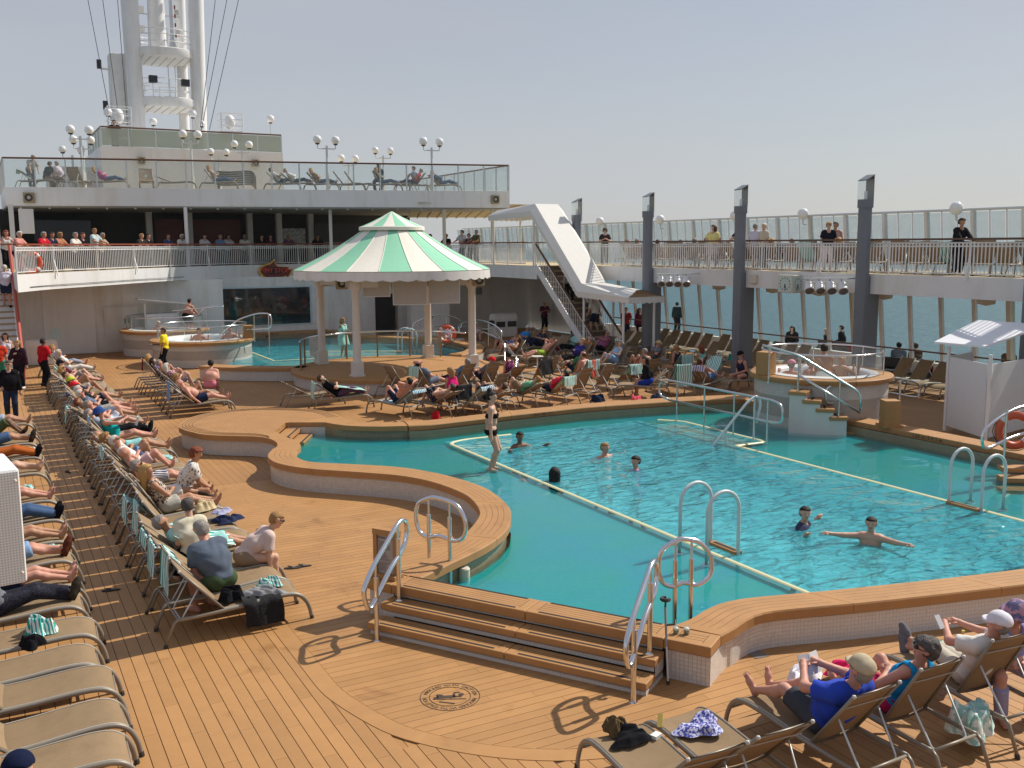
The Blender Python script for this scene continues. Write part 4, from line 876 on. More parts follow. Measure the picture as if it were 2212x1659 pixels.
for (l, a) in ((0.15, R(170)), (0.2, R(195))):
    MB().bar((-0.232, 0, 0), (-0.232, l * math.sin(a), l * math.cos(a)), 0.025, 0.01, up=(1, 0, 0)).build('hand', DARK, t_); MB().bar((0, -0.396, 0), (0.8 * l * math.sin(a), -0.396, l * math.cos(a)), 0.02, 0.008, up=(0, 1, 0)).build('hand', DARK, t_)
j = onX(1628, 603, 25.15); tag(MB().box((0, 0, 0), (0.15, 0.36, 0.36)).build('junction_box', CREAM, None, loc=j, bevel=0.04), 'small cream junction box on gallery front right of grey pillar', 'box')
for k, px in enumerate((1553, 1670, 1770, 2000 - 90, 2130)):
    yy = (627, 633, 640, 652, 660)[k]
    p = onX(px, yy - 3, 26.2); t_ = MB().lathe([(0, 0.06), (0.2, 0.06), (0.27, 0), (0.25, -0.12), (0.0, -0.18)], 18, (0, 0, 0)).build('ceiling_speaker', CREAM, None, smooth=True, loc=(p.x, p.y, 3.30))
    tag(t_, 'round cream speaker hanging under the gallery, number %s from the left' % ('one', 'two', 'three', 'four', 'five')[k], 'speaker', 'under-gallery speakers')
def globe_lamp(px, py, Y, zb, n, label, group='globe lamps', spread=0.45, r=0.19):
    p = onY(px, py, Y); t_ = empty('globe_lamp', (p.x, Y, zb), 0, label, 'lamp', group); h = p.z - zb
    if n == 1:
        MB().tube([(0, 0, 0), (0, 0, h - r)], 0.045, 8).build('pole', ALU, t_); MB().sphere((0, 0, h), r, 18).build('globe', GLOBE, t_, smooth=True); MB().lathe([(0, -0.02), (0.1, 0.0), (0.12, 0.05)], 12, (0, 0, h - r - 0.02)).build('socket', DARK, t_)
    else:
        MB().tube([(0, 0, 0), (0, 0, h - 0.3)], 0.06, 8).build('pole', ALU, t_); MB().tube([(0, 0, 0), (0, 0, 0.9)], 0.09, 8).build('pole_sleeve', WHITE2, t_)
        MB().tube(smooth_path([(-spread, 0, h - r), (-spread, 0, h - 0.45), (spread, 0, h - 0.45), (spread, 0, h - r)], 0.1), 0.03, 8).build('arm', ALU, t_)
        for sx in (-spread, spread): MB().sphere((sx, 0, h), r, 18).build('globe', GLOBE, t_, smooth=True); MB().lathe([(0, -0.03), (0.1, 0.0), (0.12, 0.05)], 12, (sx, 0, h - r - 0.02)).build('socket', DARK, t_)
    return t_
globe_lamp(705, 302, 49.6, DECK3, 2, 'tall twin globe lamp at centre of top terrace, left of the other tall one', r=0.22, spread=0.48)
globe_lamp(932, 306, 47.9, DECK3, 2, 'tall twin globe lamp near right end of top terrace', r=0.22, spread=0.46)
globe_lamp(752, 342, 60, DECK3, 2, 'small distant twin globe lamp low above the terrace rail', r=0.24, spread=0.46)
globe_lamp(827, 325, 56, DECK3, 2, 'middle-sized twin globe lamp between the two tallest terrace lamps', r=0.21, spread=0.48)
globe_lamp(411, 290, 54, DECK3, 2, 'twin globe lamp standing before the mast foot', r=0.22, spread=0.38)
globe_lamp(472, 328, 56.5, DECK3, 2, 'short twin globe lamp against the white deck house', r=0.19, spread=0.42)
globe_lamp(522, 312, 55, DECK3, 2, 'twin globe lamp at right part of the white deck house', r=0.21, spread=0.40)
globe_lamp(172, 280, 53.5, DECK3, 2, 'tall twin globe lamp at left end of top terrace', r=0.22, spread=0.42)
globe_lamp(177, 302, 54.5, DECK3, 2, 'lower twin globe lamp close behind the tall left one', r=0.21, spread=0.40)
globe_lamp(155, 323, 59, DECK3, 2, 'lowest twin globe lamp of the left terrace cluster', r=0.20, spread=0.46)
globe_lamp(584, 257, 60, 10.3, 1, 'single globe lamp on right end of deck house roof', r=0.24)
globe_lamp(416, 246, 60, 10.3, 1, 'single globe lamp on deck house roof right of the mast leg', r=0.24)
globe_lamp(331, 263, 60, 10.3, 1, 'single globe lamp between the mast legs', r=0.22)
globe_lamp(233, 242, 60, 10.3, 1, 'single globe lamp on left end of deck house roof', r=0.24)
globe_lamp(436, 267, 61, 10.3, 1, 'small single globe lamp right beside the mast leg', r=0.2)
for k, (px, py) in enumerate(((1296, 478), (1426, 474), (1588, 466), (1735, 462), (2066, 450))):
    p = onX(px, py, 29.5); t_ = empty('globe_lamp', (29.7, p.y, 5.7), 0, 'globe wall lamp on gallery windscreen, %s from the left' % ('first', 'second', 'third', 'fourth', 'fifth')[k], 'lamp', 'gallery globe lamps')
    MB().sphere((-0.2, 0, p.z - 5.7), 0.23, 18).build('globe', GLOBE, t_, smooth=True); MB().tube(smooth_path([(0, 0, 0.05), (-0.2, 0, 0.05), (-0.2, 0, p.z - 5.9)], 0.08), 0.03, 8).build('bracket', ALU, t_)
# == forward pool
GC = Vector((13.4, 34.0, 0))
fwd = empty('forward_pool', (13.5, 44, 0), 0, 'smaller blue swimming pool forward of the gazebo below dark window', 'pool')
cap2 = empty('forward_pool_coaming', (13.5, 44, 0), 0, 'teak-capped surround of the smaller pool behind the gazebo', 'pool surround')
f2D = [(7.0, 37.9), (7.7, 37.05), (8.8, 36.2), (10.3, 35.3)]; f2P = [(7.6, 38.4), (8.2, 37.6), (9.2, 36.75), (10.7, 35.9)]
Da, Pa = cap_band(f2D, f2P, cap2, seg=3, grooves=False)
wall_strip(offset(Da, -0.05), 0, 0.38, TILE_W, 'side_wall', cap2); wall_strip([p for p in offset(Pa, 0.08)], -0.02, 0.38, TILE_B, 'inner_wall', cap2)
g2D = [(17.2, 36.2), (18.6, 37.2), (19.8, 39.4), (19.9, 42.0), (18.7, 44.5), (17.2, 47), (17.0, 49.0), (16.5, 50.9)]; g2P = [(16.9, 36.8), (18.0, 37.6), (19.0, 39.5), (19.1, 41.8), (18.0, 44.2), (16.5, 46.7), (16.3, 48.6), (16.0, 50.3)]
Dg, Pg = cap_band(g2D, g2P, cap2, seg=3, grooves=False)
wall_strip(offset(Pg, -0.08), -0.02, 0.38, TILE_B, 'inner_wall', cap2); wall_strip(offset(Dg, 0.06), 0, 0.38, TILE_W, 'side_wall', cap2)
h2D = [(9.3, 51.3), (12, 51.4), (16.4, 51.4)]; h2P = [(9.6, 50.5), (12, 50.6), (16.2, 50.6)]
Dh, Ph = cap_band(h2D, h2P, cap2, seg=3, grooves=False)
wall_strip(offset(Ph, 0.05), -0.02, 0.38, TILE_B, 'inner_wall', cap2)
poly2 = [(p.x, p.y) for p in Pa[::3]] + [(12, 37.2), (14.5, 37.4), (16.4, 36.9)] + [(p.x, p.y) for p in Pg[::3]] + [(9.6, 50.5), (9.2, 46), (9.4, 42)]
def poly_sheet(clips, zz, mb):
    pl_ = poly2
    for c in clips: pl_ = clip(pl_, *c)
    if len(pl_) > 2:
        b0 = mb.add([(p[0], p[1], zz) for p in pl_], [tuple(range(len(pl_)))])
        for i, p in enumerate(pl_): mb.uv[b0 + i] = (p[0], p[1])
BX1 = 16.2
mb = MB()
for cl in ([(1, 0, BX0)], [(-1, 0, -18.2)], [(-1, 0, -BX0), (1, 0, 18.2), (0, 1, BY0)], [(-1, 0, -BX0), (1, 0, 18.2), (0, -1, -BY1)]): poly_sheet(cl, SH, mb)
child(mb, 'shallow_shelf', TILE_T, fwd)
mb = MB(); uvquad(mb, (BX0, BY0, -0.9), (18.2, BY0, -0.9), (18.2, BY1, -0.9), (BX0, BY1, -0.9), 7, 9); child(mb, 'pool_floor', TILE_C, fwd)
mb = MB()
for (a, b) in (((BX0, BY0), (18.2, BY0)), ((18.2, BY0), (18.2, BY1)), ((18.2, BY1), (BX0, BY1)), ((BX0, BY1), (BX0, BY0))): uvquad(mb, (*a, -0.9), (*b, -0.9), (*b, SH), (*a, SH), 6, 1)
child(mb, 'pool_wall', TILE_C, fwd)
mb = MB(); poly_sheet([], WL, mb); child(mb, 'pool_water', WATER_DEEP, fwd)
edge_line('pale_edge', [(BX0, 49.5, zl), (BX0, BY0, zl), (12.8, BY0 - 0.1, zl)], fwd); edge_line('pale_edge', [(12.8, 43.6, zl), (17.4, 41.0, zl)], fwd)

# == gazebo
GREEN = mat('canopy_green', (0.26, 0.60, 0.40), 0.75, noise=0.05, bump=0.1, bscale=40); CANW = mat('canopy_cream', (0.78, 0.74, 0.64), 0.75, noise=0.05, bump=0.1, bscale=40)
gz = empty('striped_gazebo', GC, 0, 'round gazebo with green and white striped conical canopy on white columns', 'gazebo')
def canopy(r0, z0, r1, z1, n, name, seg=6, sag=0.0):
    for k in range(n):
        a0 = 2 * math.pi * k / n + R(7); a1 = a0 + 2 * math.pi / n; Pg_ = []
        for i in range(seg + 1):
            t = i / seg; r = r0 + (r1 - r0) * t; zz = z0 + (z1 - z0) * t - sag * math.sin(math.pi * t)
            Pg_.append([(r * math.cos(a0 + (a1 - a0) * j / 4), r * math.sin(a0 + (a1 - a0) * j / 4), zz) for j in range(5)])
        MB().grid(Pg_).build(name, GREEN if k % 2 else CANW, gz, smooth=True)
canopy(0.95, 5.62, 3.58, 4.12, 20, 'canopy_panel', 6, 0.10); canopy(0.03, 6.22, 1.16, 5.66, 16, 'cupola_panel', 3, 0.03)
for k in range(20):
    a0 = 2 * math.pi * k / 20 + R(7); MB().tube([((0.95 + 2.63 * i / 6) * math.cos(a0), (0.95 + 2.63 * i / 6) * math.sin(a0), 5.62 - 1.50 * i / 6 - 0.10 * math.sin(math.pi * i / 6) + 0.006) for i in range(7)], 0.014, 5).build('canopy_seam', CANW, gz)
MB().lathe([(1.16, 0.0), (1.20, -0.02), (1.20, -0.14), (1.16, -0.14)], 48, (0, 0, 5.67)).build('cupola_band', CANW, gz, smooth=40)
MB().lathe([(0.95, -0.1), (0.95, 0.1)], 32, (0, 0, 5.6)).build('cupola_neck', CANW, gz)
m_ = MB(); N_ = 320
top = [(3.58 * math.cos(2 * math.pi * i / N_), 3.58 * math.sin(2 * math.pi * i / N_), 4.10) for i in range(N_)]
bot = [(3.60 * math.cos(2 * math.pi * i / N_), 3.60 * math.sin(2 * math.pi * i / N_), 3.84 - 0.06 * abs(math.sin(i * math.pi / 8))) for i in range(N_)]
m_.grid([[top[i], bot[i]] for i in range(N_)], closed_u=True); m_.build('valance', WHITE2, gz, smooth=True)
GW = mat('gazebo_white', (0.66, 0.62, 0.56), 0.5, noise=0.04)
for (x, y) in ((11.27, 32.12), (11.3, 36.2), (15.68, 32.05), (15.66, 36.05)):
    x -= GC.x; y -= GC.y
    c_ = MB().lathe([(0.0, 0.5), (0.165, 0.5), (0.15, 0.95), (0.14, 1.0), (0.135, 3.4), (0.20, 3.5), (0.20, 3.85), (0, 3.85)], 20, (x, y, 0)).build('column', GW, gz, smooth=35)
    MB().box((x, y, 0.76), (0.36, 0.36, 0.50)).build('plinth', GW, c_, bevel=0.015); MB().box((x, y, 0.53), (0.44, 0.44, 0.06)).build('plinth_foot', GW, c_)
for s0, s1 in (((-2.13, -1.88), (2.28, -1.95)), ((-2.1, 2.2), (2.26, 2.05)), ((-2.13, -1.88), (-2.1, 2.2)), ((2.28, -1.95), (2.26, 2.05))):
    MB().bar((*s0, 3.72), (*s1, 3.72), 0.14, 0.34).build('beam', GW, gz)
gp = empty('gazebo_platform', GC, 0, 'round raised teak platform with white tiled side under the gazebo', 'platform')
MB().lathe([(0, 0.5), (3.75, 0.5), (3.80, 0.48), (3.80, 0.375), (3.7, 0.375)], 72).build('deck_top', TEAK, gp, smooth=30)
m_ = MB(); prf = 72
b0 = m_.add([], []);
P_ = [[(3.72 * math.cos(2 * math.pi * i / 72), 3.72 * math.sin(2 * math.pi * i / 72), zz) for zz in (0, 0.38)] for i in range(73)]
m_.grid(P_, uvs=lambda u, v: (u * 23.4, v * 0.38)); m_.build('side_wall', TILE_W, gp)
for k in range(3): MB().lathe([(3.15 + 0.2 * k, 0.502), (3.157 + 0.2 * k, 0.502)], 72).build('inlaid_seam', CAULK, gp)
SPK = mat('speaker_grille', (0.50, 0.46, 0.42), 0.8, bump=0.6, bscale=300, noise=0.05)
def loudspeaker(loc, rz, size, label, m_=SPK, wedge=True):
    t_ = empty('loudspeaker', loc, rz, label, 'speaker', 'gazebo loudspeakers'); w_, d, h = size
    mb = MB(); mb.add([(-w_ / 2, -d / 2, h), (w_ / 2, -d / 2, h), (w_ / 2, d / 2, h), (-w_ / 2, d / 2, h), (-w_ / 2, -d / 2 + 0.02, 0), (w_ / 2, -d / 2 + 0.02, 0), (w_ / 2 * 0.8, d / 2 * (0.2 if wedge else 1), 0.05), (-w_ / 2 * 0.8, d / 2 * (0.2 if wedge else 1), 0.05)], [(0, 1, 2, 3), (7, 6, 5, 4), (0, 4, 5, 1), (1, 5, 6, 2), (2, 6, 7, 3), (3, 7, 4, 0)]); mb.build('cabinet', WHITE2, t_)
    mb = MB(); mb.add([(-w_ / 2 + 0.03, -d / 2 - 0.012, h - 0.03), (w_ / 2 - 0.03, -d / 2 - 0.012, h - 0.03), (w_ / 2 - 0.03, -d / 2 + 0.006, 0.03), (-w_ / 2 + 0.03, -d / 2 + 0.006, 0.03)], [(3, 2, 1, 0)]); mb.build('grille', m_, t_)
    MB().tube([(0, 0, h), (0, 0, h + 0.3)], 0.03, 6).build('hanger', DARK, t_); return t_
loudspeaker((13.25, 32.05, 2.92), R(-20), (1.2, 0.7, 0.85), 'large grey-white loudspeaker under gazebo canopy, left of the pair')
loudspeaker((14.45, 31.75, 2.95), R(-24), (1.1, 0.7, 0.82), 'large grey-white loudspeaker under gazebo canopy, right of the pair')
loudspeaker((12.1, 32.3, 3.22), R(-18), (0.95, 0.5, 0.55), 'smaller wide loudspeaker beside the front column of the gazebo')
HORNB = mat('horn_cream', (0.36, 0.29, 0.17), 0.5)
def horn(p, rz, label, s=0.42):
    t_ = empty('horn_speaker', p, rz, label, 'horn speaker', 'cream horn speakers')
    MB().box((0, 0, 0), (s, s * 0.6, s)).build('housing', HORNB, t_, bevel=0.03)
    MB().lathe([(0.02, 0), (s * 0.2, 0.02), (s * 0.36, 0.06)], 16).build('cone', mat('horn_dark', (0.05, 0.045, 0.035), 0.5), t_, loc=(0, -s * 0.33, 0), rot=(R(90), 0, 0)); MB().lathe([(0.0, 0.06), (s * 0.2, 0.02)], 14).build('dome', mat('horn_pale', (0.5, 0.46, 0.38), 0.5), t_, loc=(0, -s * 0.305, 0), rot=(R(90), 0, 0)); return t_
horn(onY(738, 612, 33.2), R(-15), 'cream horn speaker under gazebo eave left of front column'); horn(onY(712, 606, 36), R(-25), 'cream horn speaker behind the left gazebo column'); horn(onY(1033, 605, 31.8), R(-10), 'cream horn speaker at right gazebo column')
horn(onY(63, 427, 52.0), R(-8), 'dark-mouthed horn speaker at left end of terrace fascia', 0.5); horn(onY(1069, 431, 46.6), R(-10), 'dark-mouthed horn speaker at right end of terrace fascia', 0.45)
horn(onY(306, 347, 56.8), R(-5), 'yellowish horn speaker on the deck house wall, left one', 0.4); horn(onY(552, 352, 56.8), R(-5), 'yellowish horn speaker on the deck house wall, right one', 0.4)
gr = empty('gazebo_glass_rail', GC, 0, 'curved glass guard rail with brown posts behind the gazebo columns', 'glass rail')
BRPOST = mat('brown_post', (0.25, 0.15, 0.08), 0.4)
angs = [R(a) for a in range(168, 14, -22)]
for i, a in enumerate(angs):
    c, s = math.cos(a), math.sin(a); MB().tube([(3.45 * c, 3.45 * s, 0.5), (3.45 * c, 3.45 * s, 1.5)], 0.035, 8).build('post', BRPOST, gr)
    if i < len(angs) - 1:
        a2 = angs[i + 1]; MB().grid([[(3.45 * math.cos(a + (a2 - a) * k / 4), 3.45 * math.sin(a + (a2 - a) * k / 4), zz) for zz in (0.58, 1.46)] for k in range(5)]).build('pane', GLASS, gr)
MB().tube([(3.45 * math.cos(a), 3.45 * math.sin(a), 1.53) for a in [R(168) + (R(14) - R(168)) * k / 40 for k in range(41)]], 0.035, 8).build('handrail', STEEL, gr, smooth=True)
b_ = at(682, 782, 0.5); t_ = empty('utility_box', (b_.x, b_.y, 0.5), R(-20), 'white utility box on a short post at gazebo edge', 'box'); MB().box((0, 0, 0.62), (0.42, 0.3, 0.75)).build('box_body', WHITE2, t_, bevel=0.02); MB().tube([(0, 0, 0), (0, 0, 0.3)], 0.06, 8).build('post', WHITE2, t_)

# == hot tubs
TUBW = mat('tub_shell', (0.78, 0.78, 0.77), 0.25, noise=0.02); TILE_BAND = uv_tiles('grey_band_tiles', (0.42, 0.38, 0.34), (0.33, 0.30, 0.27))
def hot_tub(c, r, zr, label, guard=(0, 360), post_n=7, guard_h=0.62):
    t_ = empty('hot_tub', c, 0, label, 'hot tub', 'hot tubs')
    for z0, z1, m_ in ((0, zr * 0.30, TILE_W), (zr * 0.30, zr * 0.66, TILE_BAND), (zr * 0.66, zr - 0.12, TILE_W)):
        q = MB(); rr = r - 0.10 + (0 if m_ is TILE_W else 0.004); q.grid([[(rr * math.cos(2 * math.pi * i / 64), rr * math.sin(2 * math.pi * i / 64), zz) for zz in (z0, z1)] for i in range(65)], uvs=lambda u, v: (u * 6.283 * r, z0 + v * (z1 - z0))); q.build('tiled_drum', m_, t_, smooth=True)
    n = 10
    for k in range(n):
        a0 = 2 * math.pi * k / n + 0.008 / r; a1 = 2 * math.pi * (k + 1) / n - 0.008 / r
        q = MB(); q.lathe([(r - 0.42, zr - 0.14), (r, zr - 0.14), (r + 0.02, zr - 0.1), (r + 0.02, zr - 0.02), (r, zr), (r - 0.42, zr), (r - 0.42, zr - 0.14)], 8, (0, 0, 0), 0, a0, a1); q.build('rim_board', TEAK, t_, smooth=35)
    MB().lathe([(r - 0.36, zr + 0.015), (r - 0.50, zr + 0.05), (r - 0.62, zr - 0.05), (r - 0.75, zr - 0.5), (0, zr - 0.55)], 48).build('shell', TUBW, t_, smooth=True)
    MB().lathe([(r - 0.60, zr - 0.10), (0, zr - 0.10)], 40).build('water', WATER_TUB, t_)
    a0, a1 = R(guard[0]), R(guard[1]); full = guard[1] - guard[0] >= 359; rg = r - 0.28; n = 48
    pts = [(rg * math.cos(a0 + (a1 - a0) * i / n), rg * math.sin(a0 + (a1 - a0) * i / n)) for i in range(n + (0 if full else 1))]
    MB().grid([[(x, y, zr + 0.06), (x, y, zr + guard_h - 0.05)] for x, y in pts], closed_u=full).build('guard_screen', ACRYL, t_, smooth=True)
    MB().tube([(x, y, zr + guard_h) for x, y in pts], 0.024, 8, full).build('guard_rail', STEEL, t_, smooth=True)
    for i in range(post_n):
        a = a0 + (a1 - a0) * i / (post_n if full else post_n - 1); MB().tube([((rg + 0.03) * math.cos(a), (rg + 0.03) * math.sin(a), zr), ((rg + 0.03) * math.cos(a), (rg + 0.03) * math.sin(a), zr + guard_h)], 0.018, 8).build('guard_post', STEEL, t_)
    return t_
TUBR = Vector((20.05, 19.3, 0)); TUBL = Vector((8.25, 43.4, 0)); TUBB = Vector((7.5, 48.3, 0))
hot_tub(TUBR, 1.86, 1.50, 'round hot tub with foaming water and clear guard at right of main pool')
hot_tub(TUBL, 2.15, 1.05, 'front one of the two left hot tubs, behind attendant in yellow'); hot_tub(TUBB, 2.0, 1.15, 'rear one of the two left hot tubs, near shaded bulkhead')
bx = at(1665, 800, 1.4); tag(MB().b2(-0.2, 0.2, -0.2, 0.2, 0, 0.62).build('timber_bollard', TEAK, None, loc=(TUBR.x - 1.66, TUBR.y + 0.35, 1.5), rot=R(20), bevel=0.02), 'small teak block standing on rim of right hot tub', 'block')
tag(MB().b2(-0.2, 0.2, -0.2, 0.2, 0, 0.55).build('timber_bollard', TEAK, None, loc=(TUBL.x + 1.75, TUBL.y - 0.9, 1.05), bevel=0.02), 'small teak block on right side of front left hot tub', 'block')
tf = empty('tub_steps', (19.4, 17.3, 0), 0, 'open flight of small teak treads climbing to the right hot tub', 'steps')
def on_cyl(px, py, c, r):
    d = ray(px, py); a = d.x ** 2 + d.y ** 2; b = -2 * (d.x * c.x + d.y * c.y); k = c.x ** 2 + c.y ** 2 - r * r; q = (-b - math.sqrt(max(0, b * b - 4 * a * k))) / (2 * a); return Vector((0, 0, CAM_H)) + d * q
for k, (px, py) in enumerate(((1729, 830), (1756, 846), (1782, 862), (1808, 878))):
    p = on_cyl(px, py, TUBR, 2.12); a = math.atan2(p.y - TUBR.y, p.x - TUBR.x); zz = 1.27 - 0.20 * k; q = TUBR + Vector((2.10 * math.cos(a), 2.10 * math.sin(a), 0)) - Vector((19.4, 17.3, 0))
    o = MB().box((q.x, q.y, zz - 0.05), (0.62, 0.46, 0.09), a).build('tread', TEAK, tf, bevel=0.01); MB().box((q.x, q.y, zz - 0.002), (0.5, 0.05, 0.008), a).build('grip_strip', STRIP, o)
    MB().box((q.x, q.y, (zz - 0.1) / 2), (0.54, 0.40, zz - 0.1), a).build('riser', TILE_PLAIN, tf)
for k, (px, py, zz, l) in enumerate(((1845, 896, 0.50, 1.1), (1828, 913, 0.36, 1.25), (1806, 931, 0.23, 1.35))):
    p = at(px, py, zz); o = MB().box((p.x - 19.4, p.y - 17.3, zz - 0.045), (l, 0.36, 0.09), R(-30)).build('tread', TEAK, tf, bevel=0.01); MB().box((p.x - 19.4, p.y - 17.3, zz + 0.002), (l - 0.2, 0.05, 0.005), R(-30)).build('grip_strip', STRIP, o); MB().box((p.x - 19.4, p.y - 17.25, zz / 2 - 0.05), (l * 0.94, 0.3, max(0.05, zz - 0.1)), R(-30)).build('riser', TILE_PLAIN, tf)
p = at(1921, 921, 0.5); tag(MB().b2(-0.19, 0.19, -0.19, 0.19, 0, 0.66).b2(-0.25, 0.25, -0.25, 0.25, 0, 0.06).build('timber_bollard', TEAK, None, loc=(p.x, p.y, ZC), rot=R(-28)), 'square teak bollard on starboard coaming below right hot tub', 'bollard')
t3 = empty('pool_exit_steps', (19.0, 12.6, 0), 0, 'teak steps leading out of the pool at the right picture edge', 'steps')
for k, (py, zz) in enumerate(((1010, 0.42), (1032, 0.30), (1058, 0.2))):
    p = at(2190, py, zz); MB().box((p.x - 19.0 + 0.5, p.y - 12.6 - 0.2, zz - 0.05), (1.5, 0.34, 0.1), R(-35)).build('tread', TEAK, t3, bevel=0.01); MB().box((p.x - 18.4, p.y - 12.75, zz / 2 - 0.05), (1.4, 0.1, max(0.04, zz - 0.1)), R(-35)).build('riser', TILE_PLAIN, t3)

# == polished handrails
def hrail(name, label, paths, posts, r=0.031, m_=STEEL, group='polished handrails', pr=0.027, slim=True, cat='handrail', closed=False):
    base = Vector(posts[0][0]) if posts else Vector(paths[0][0]); base = Vector((base.x, base.y, 0)); t_ = empty(name, base, 0, label, cat, group)
    for p in paths:
        cl = closed; MB().tube([Vector(q) - base for q in p], r, 12, cl).build('rail', m_, t_, smooth=True)
    for a, b in posts:
        a, b = Vector(a) - base, Vector(b) - base
        if slim:
            c = a.lerp(b, 0.82); MB().tube([a, c], pr * 1.15, 12).build('post', m_, t_, smooth=40); MB().tube([c, b], pr * 0.6, 8).build('post_neck', m_, t_, smooth=40)
        else: MB().tube([a, b], pr * 0.85, 10).build('post', m_, t_, smooth=40)
        if slim: MB().lathe([(0, 0.015), (0.05, 0.015), (0.055, 0)], 14, a).build('foot_flange', m_, t_)
    return t_
def loop_pts(o, d, prof, n=5): return spline([o + d * s + Vector((0, 0, z)) for s, z in prof], n, True)
for px1, px2, py1, py2, nm in ((815, 862.6, 1384, 1296, 'left'), (1368, 1403, 1517, 1411, 'right')):
    p1 = at(px1, py1, 0.0); p2 = at(px2, py2, 0.333); d = Vector((p2.x - p1.x, p2.y - p1.y, 0)); dl_ = d.length; d.normalize(); o = Vector((p1.x, p1.y, 0))
    k = dl_
    prof = [(-0.27, 0.62), (-0.27, 0.80), (-0.05, 1.00), (k * 0.55, 1.22), (k + 0.02, 1.38), (k + 0.20, 1.36), (k + 0.24, 1.18), (k + 0.12, 1.00), (k * 0.6, 0.82), (0.0, 0.56), (-0.16, 0.48)]
    lp_ = loop_pts(o, d, prof)
    hrail('step_handrail', 'looped polished handrail at %s end of the pool steps, deck side' % nm, [lp_], [((p1.x, p1.y, 0), o + Vector((0, 0, 1.02))), ((p2.x, p2.y, 0.333), Vector((p2.x, p2.y, 1.36)))], closed=True)
for (a, b, nm) in (((928.5, 1256), (973, 1264), 'left'), ((1456, 1378), (1490, 1375), 'right')):
    p1 = at(*a, SH); p2 = at(*b, SH); d = Vector((p2.x - p1.x, p2.y - p1.y, 0)); k = d.length; d.normalize(); o = Vector((p1.x, p1.y, 0))
    prof = [(-0.02, 0.80), (-0.16, 0.86), (-0.22, 1.05), (-0.18, 1.27), (0.0, 1.38), (k * 0.5, 1.40), (k + 0.12, 1.33), (k + 0.26, 1.12), (k + 0.24, 0.9), (k + 0.08, 0.80), (k * 0.5, 0.84)]
    hrail('step_handrail', 'looped polished handrail at %s end of the pool steps, pool side' % nm, [loop_pts(o, d, prof)], [(p1, Vector((p1.x, p1.y, 1.36))), (p2, Vector((p2.x, p2.y, 1.36)))], closed=True)
ax = AX1 - 0.12
hrail('alcove_handrail', 'long two-bar grey handrail with rounded ends beside pool alcove', [smooth_path([(ax, 21.3, 0.75), (ax, 21.75, 0.8), (ax, 21.75, 1.22), (ax, 21.3, 1.28), (ax, 17.3, 1.28), (ax, 16.95, 1.2), (ax, 16.95, 0.78), (ax, 17.3, 0.74), (ax, 21.3, 0.74)], 0.3)], [((ax, y, SH), (ax, y, 1.28)) for y in (20.95, 19.8, 18.65, 17.45)], slim=False, m_=mat('dull_steel', (0.55, 0.58, 0.58), 0.25, metal=0.9))
hrail('alcove_ladder_rail', 'white inclined ladder rail descending into the pool alcove', [smooth_path([(15.0, 17.9, 0.0), (15.2, 17.9, 0.25), (16.2, 17.9, 1.18), (16.5, 17.9, 1.32), (16.62, 17.9, 1.1), (16.5, 17.9, 0.62)], 0.25)], [((16.42, 17.9, SH), (16.42, 17.9, 1.3)), ((15.55, 17.9, -0.2), (15.55, 17.9, 0.55))], m_=ALU, slim=False)
def ladder(pts, zt, label, yaw_d, span):
    base = Vector((pts[0][0], pts[0][1], WL)); t_ = empty('pool_ladder', base, 0, label, 'pool ladder', 'white pool ladders')
    for (x, y) in pts:
        a = Vector((x, y, 0)); d = Vector(yaw_d); n = []
        for k in range(13):
            th = math.pi * k / 12; n.append(a + d * (span / 2 - span / 2 * math.cos(th)) + Vector((0, 0, zt - span / 2 + span / 2 * math.sin(th))))
        path = [a + Vector((0, 0, SH))] + n + [a + d * span + Vector((0, 0, -0.7))]; MB().tube([p - base for p in path], 0.030, 10).build('arch', ALU, t_, smooth=True)
        MB().lathe([(0, 0.03), (0.06, 0.03), (0.075, 0)], 14, Vector((x, y, SH)) - base).build('flange', STEEL, t_)
    a = Vector((*pts[0], 0)) + Vector(yaw_d) * (span + 0.02); b = Vector((*pts[1], 0)) + Vector(yaw_d) * (span + 0.02)
    for k, zz in enumerate((WL + 0.02, WL - 0.28)):
        o = MB().bar(a - base + Vector((0, 0, zz)), b - base + Vector((0, 0, zz)), 0.13, 0.05).build('tread', TEAK, t_); MB().bar(a.lerp(b, 0.1) - base + Vector((0, 0, zz + 0.027)), a.lerp(b, 0.9) - base + Vector((0, 0, zz + 0.027)), 0.07, 0.004).build('grip_strip', STRIP, o)
q1 = at(1468, 1196, SH); q2 = at(1523, 1222, SH)
ladder([(q1.x, q1.y), (q1.x, q2.y)], 1.25, 'pair of white arched ladder rails at the near pale line of main pool', (1, 0, 0), 0.62)
q1 = at(2096, 1085, SH); q2 = at(2162, 1104, SH)
ladder([(q1.x, q1.y), (q1.x, q2.y)], 1.20, 'pair of white arched ladder rails at right side of main pool', (-1, 0, 0), 0.62)
for k, (x, y) in enumerate(((15.6, 41.5),)):
    ladder([(17.0, 40.9), (17.0, 40.4)], 1.3, 'pale arched ladder rails of the forward pool seen through the gazebo', (-0.9, 0.3, 0), 0.7)
DULL = MATS['dull_steel']
def spiral(r, dz, pix):
    out_ = []
    for k, (px, py) in enumerate(pix):
        p = on_cyl(px, py, TUBR, 2.12); a = math.atan2(p.y - TUBR.y, p.x - TUBR.x); out_.append(TUBR + Vector((r * math.cos(a), r * math.sin(a), 1.27 - 0.20 * k + dz)))
    return out_
TPX = ((1729, 830), (1756, 846), (1782, 862), (1808, 878)); s1 = spiral(2.36, 0.92, TPX); s2 = spiral(2.36, 0.42, TPX); e_ = (s1[3] - s1[0]) * 0.5; st_ = (s1[0] - s1[3]) * 0.45; st_.z = 0.12
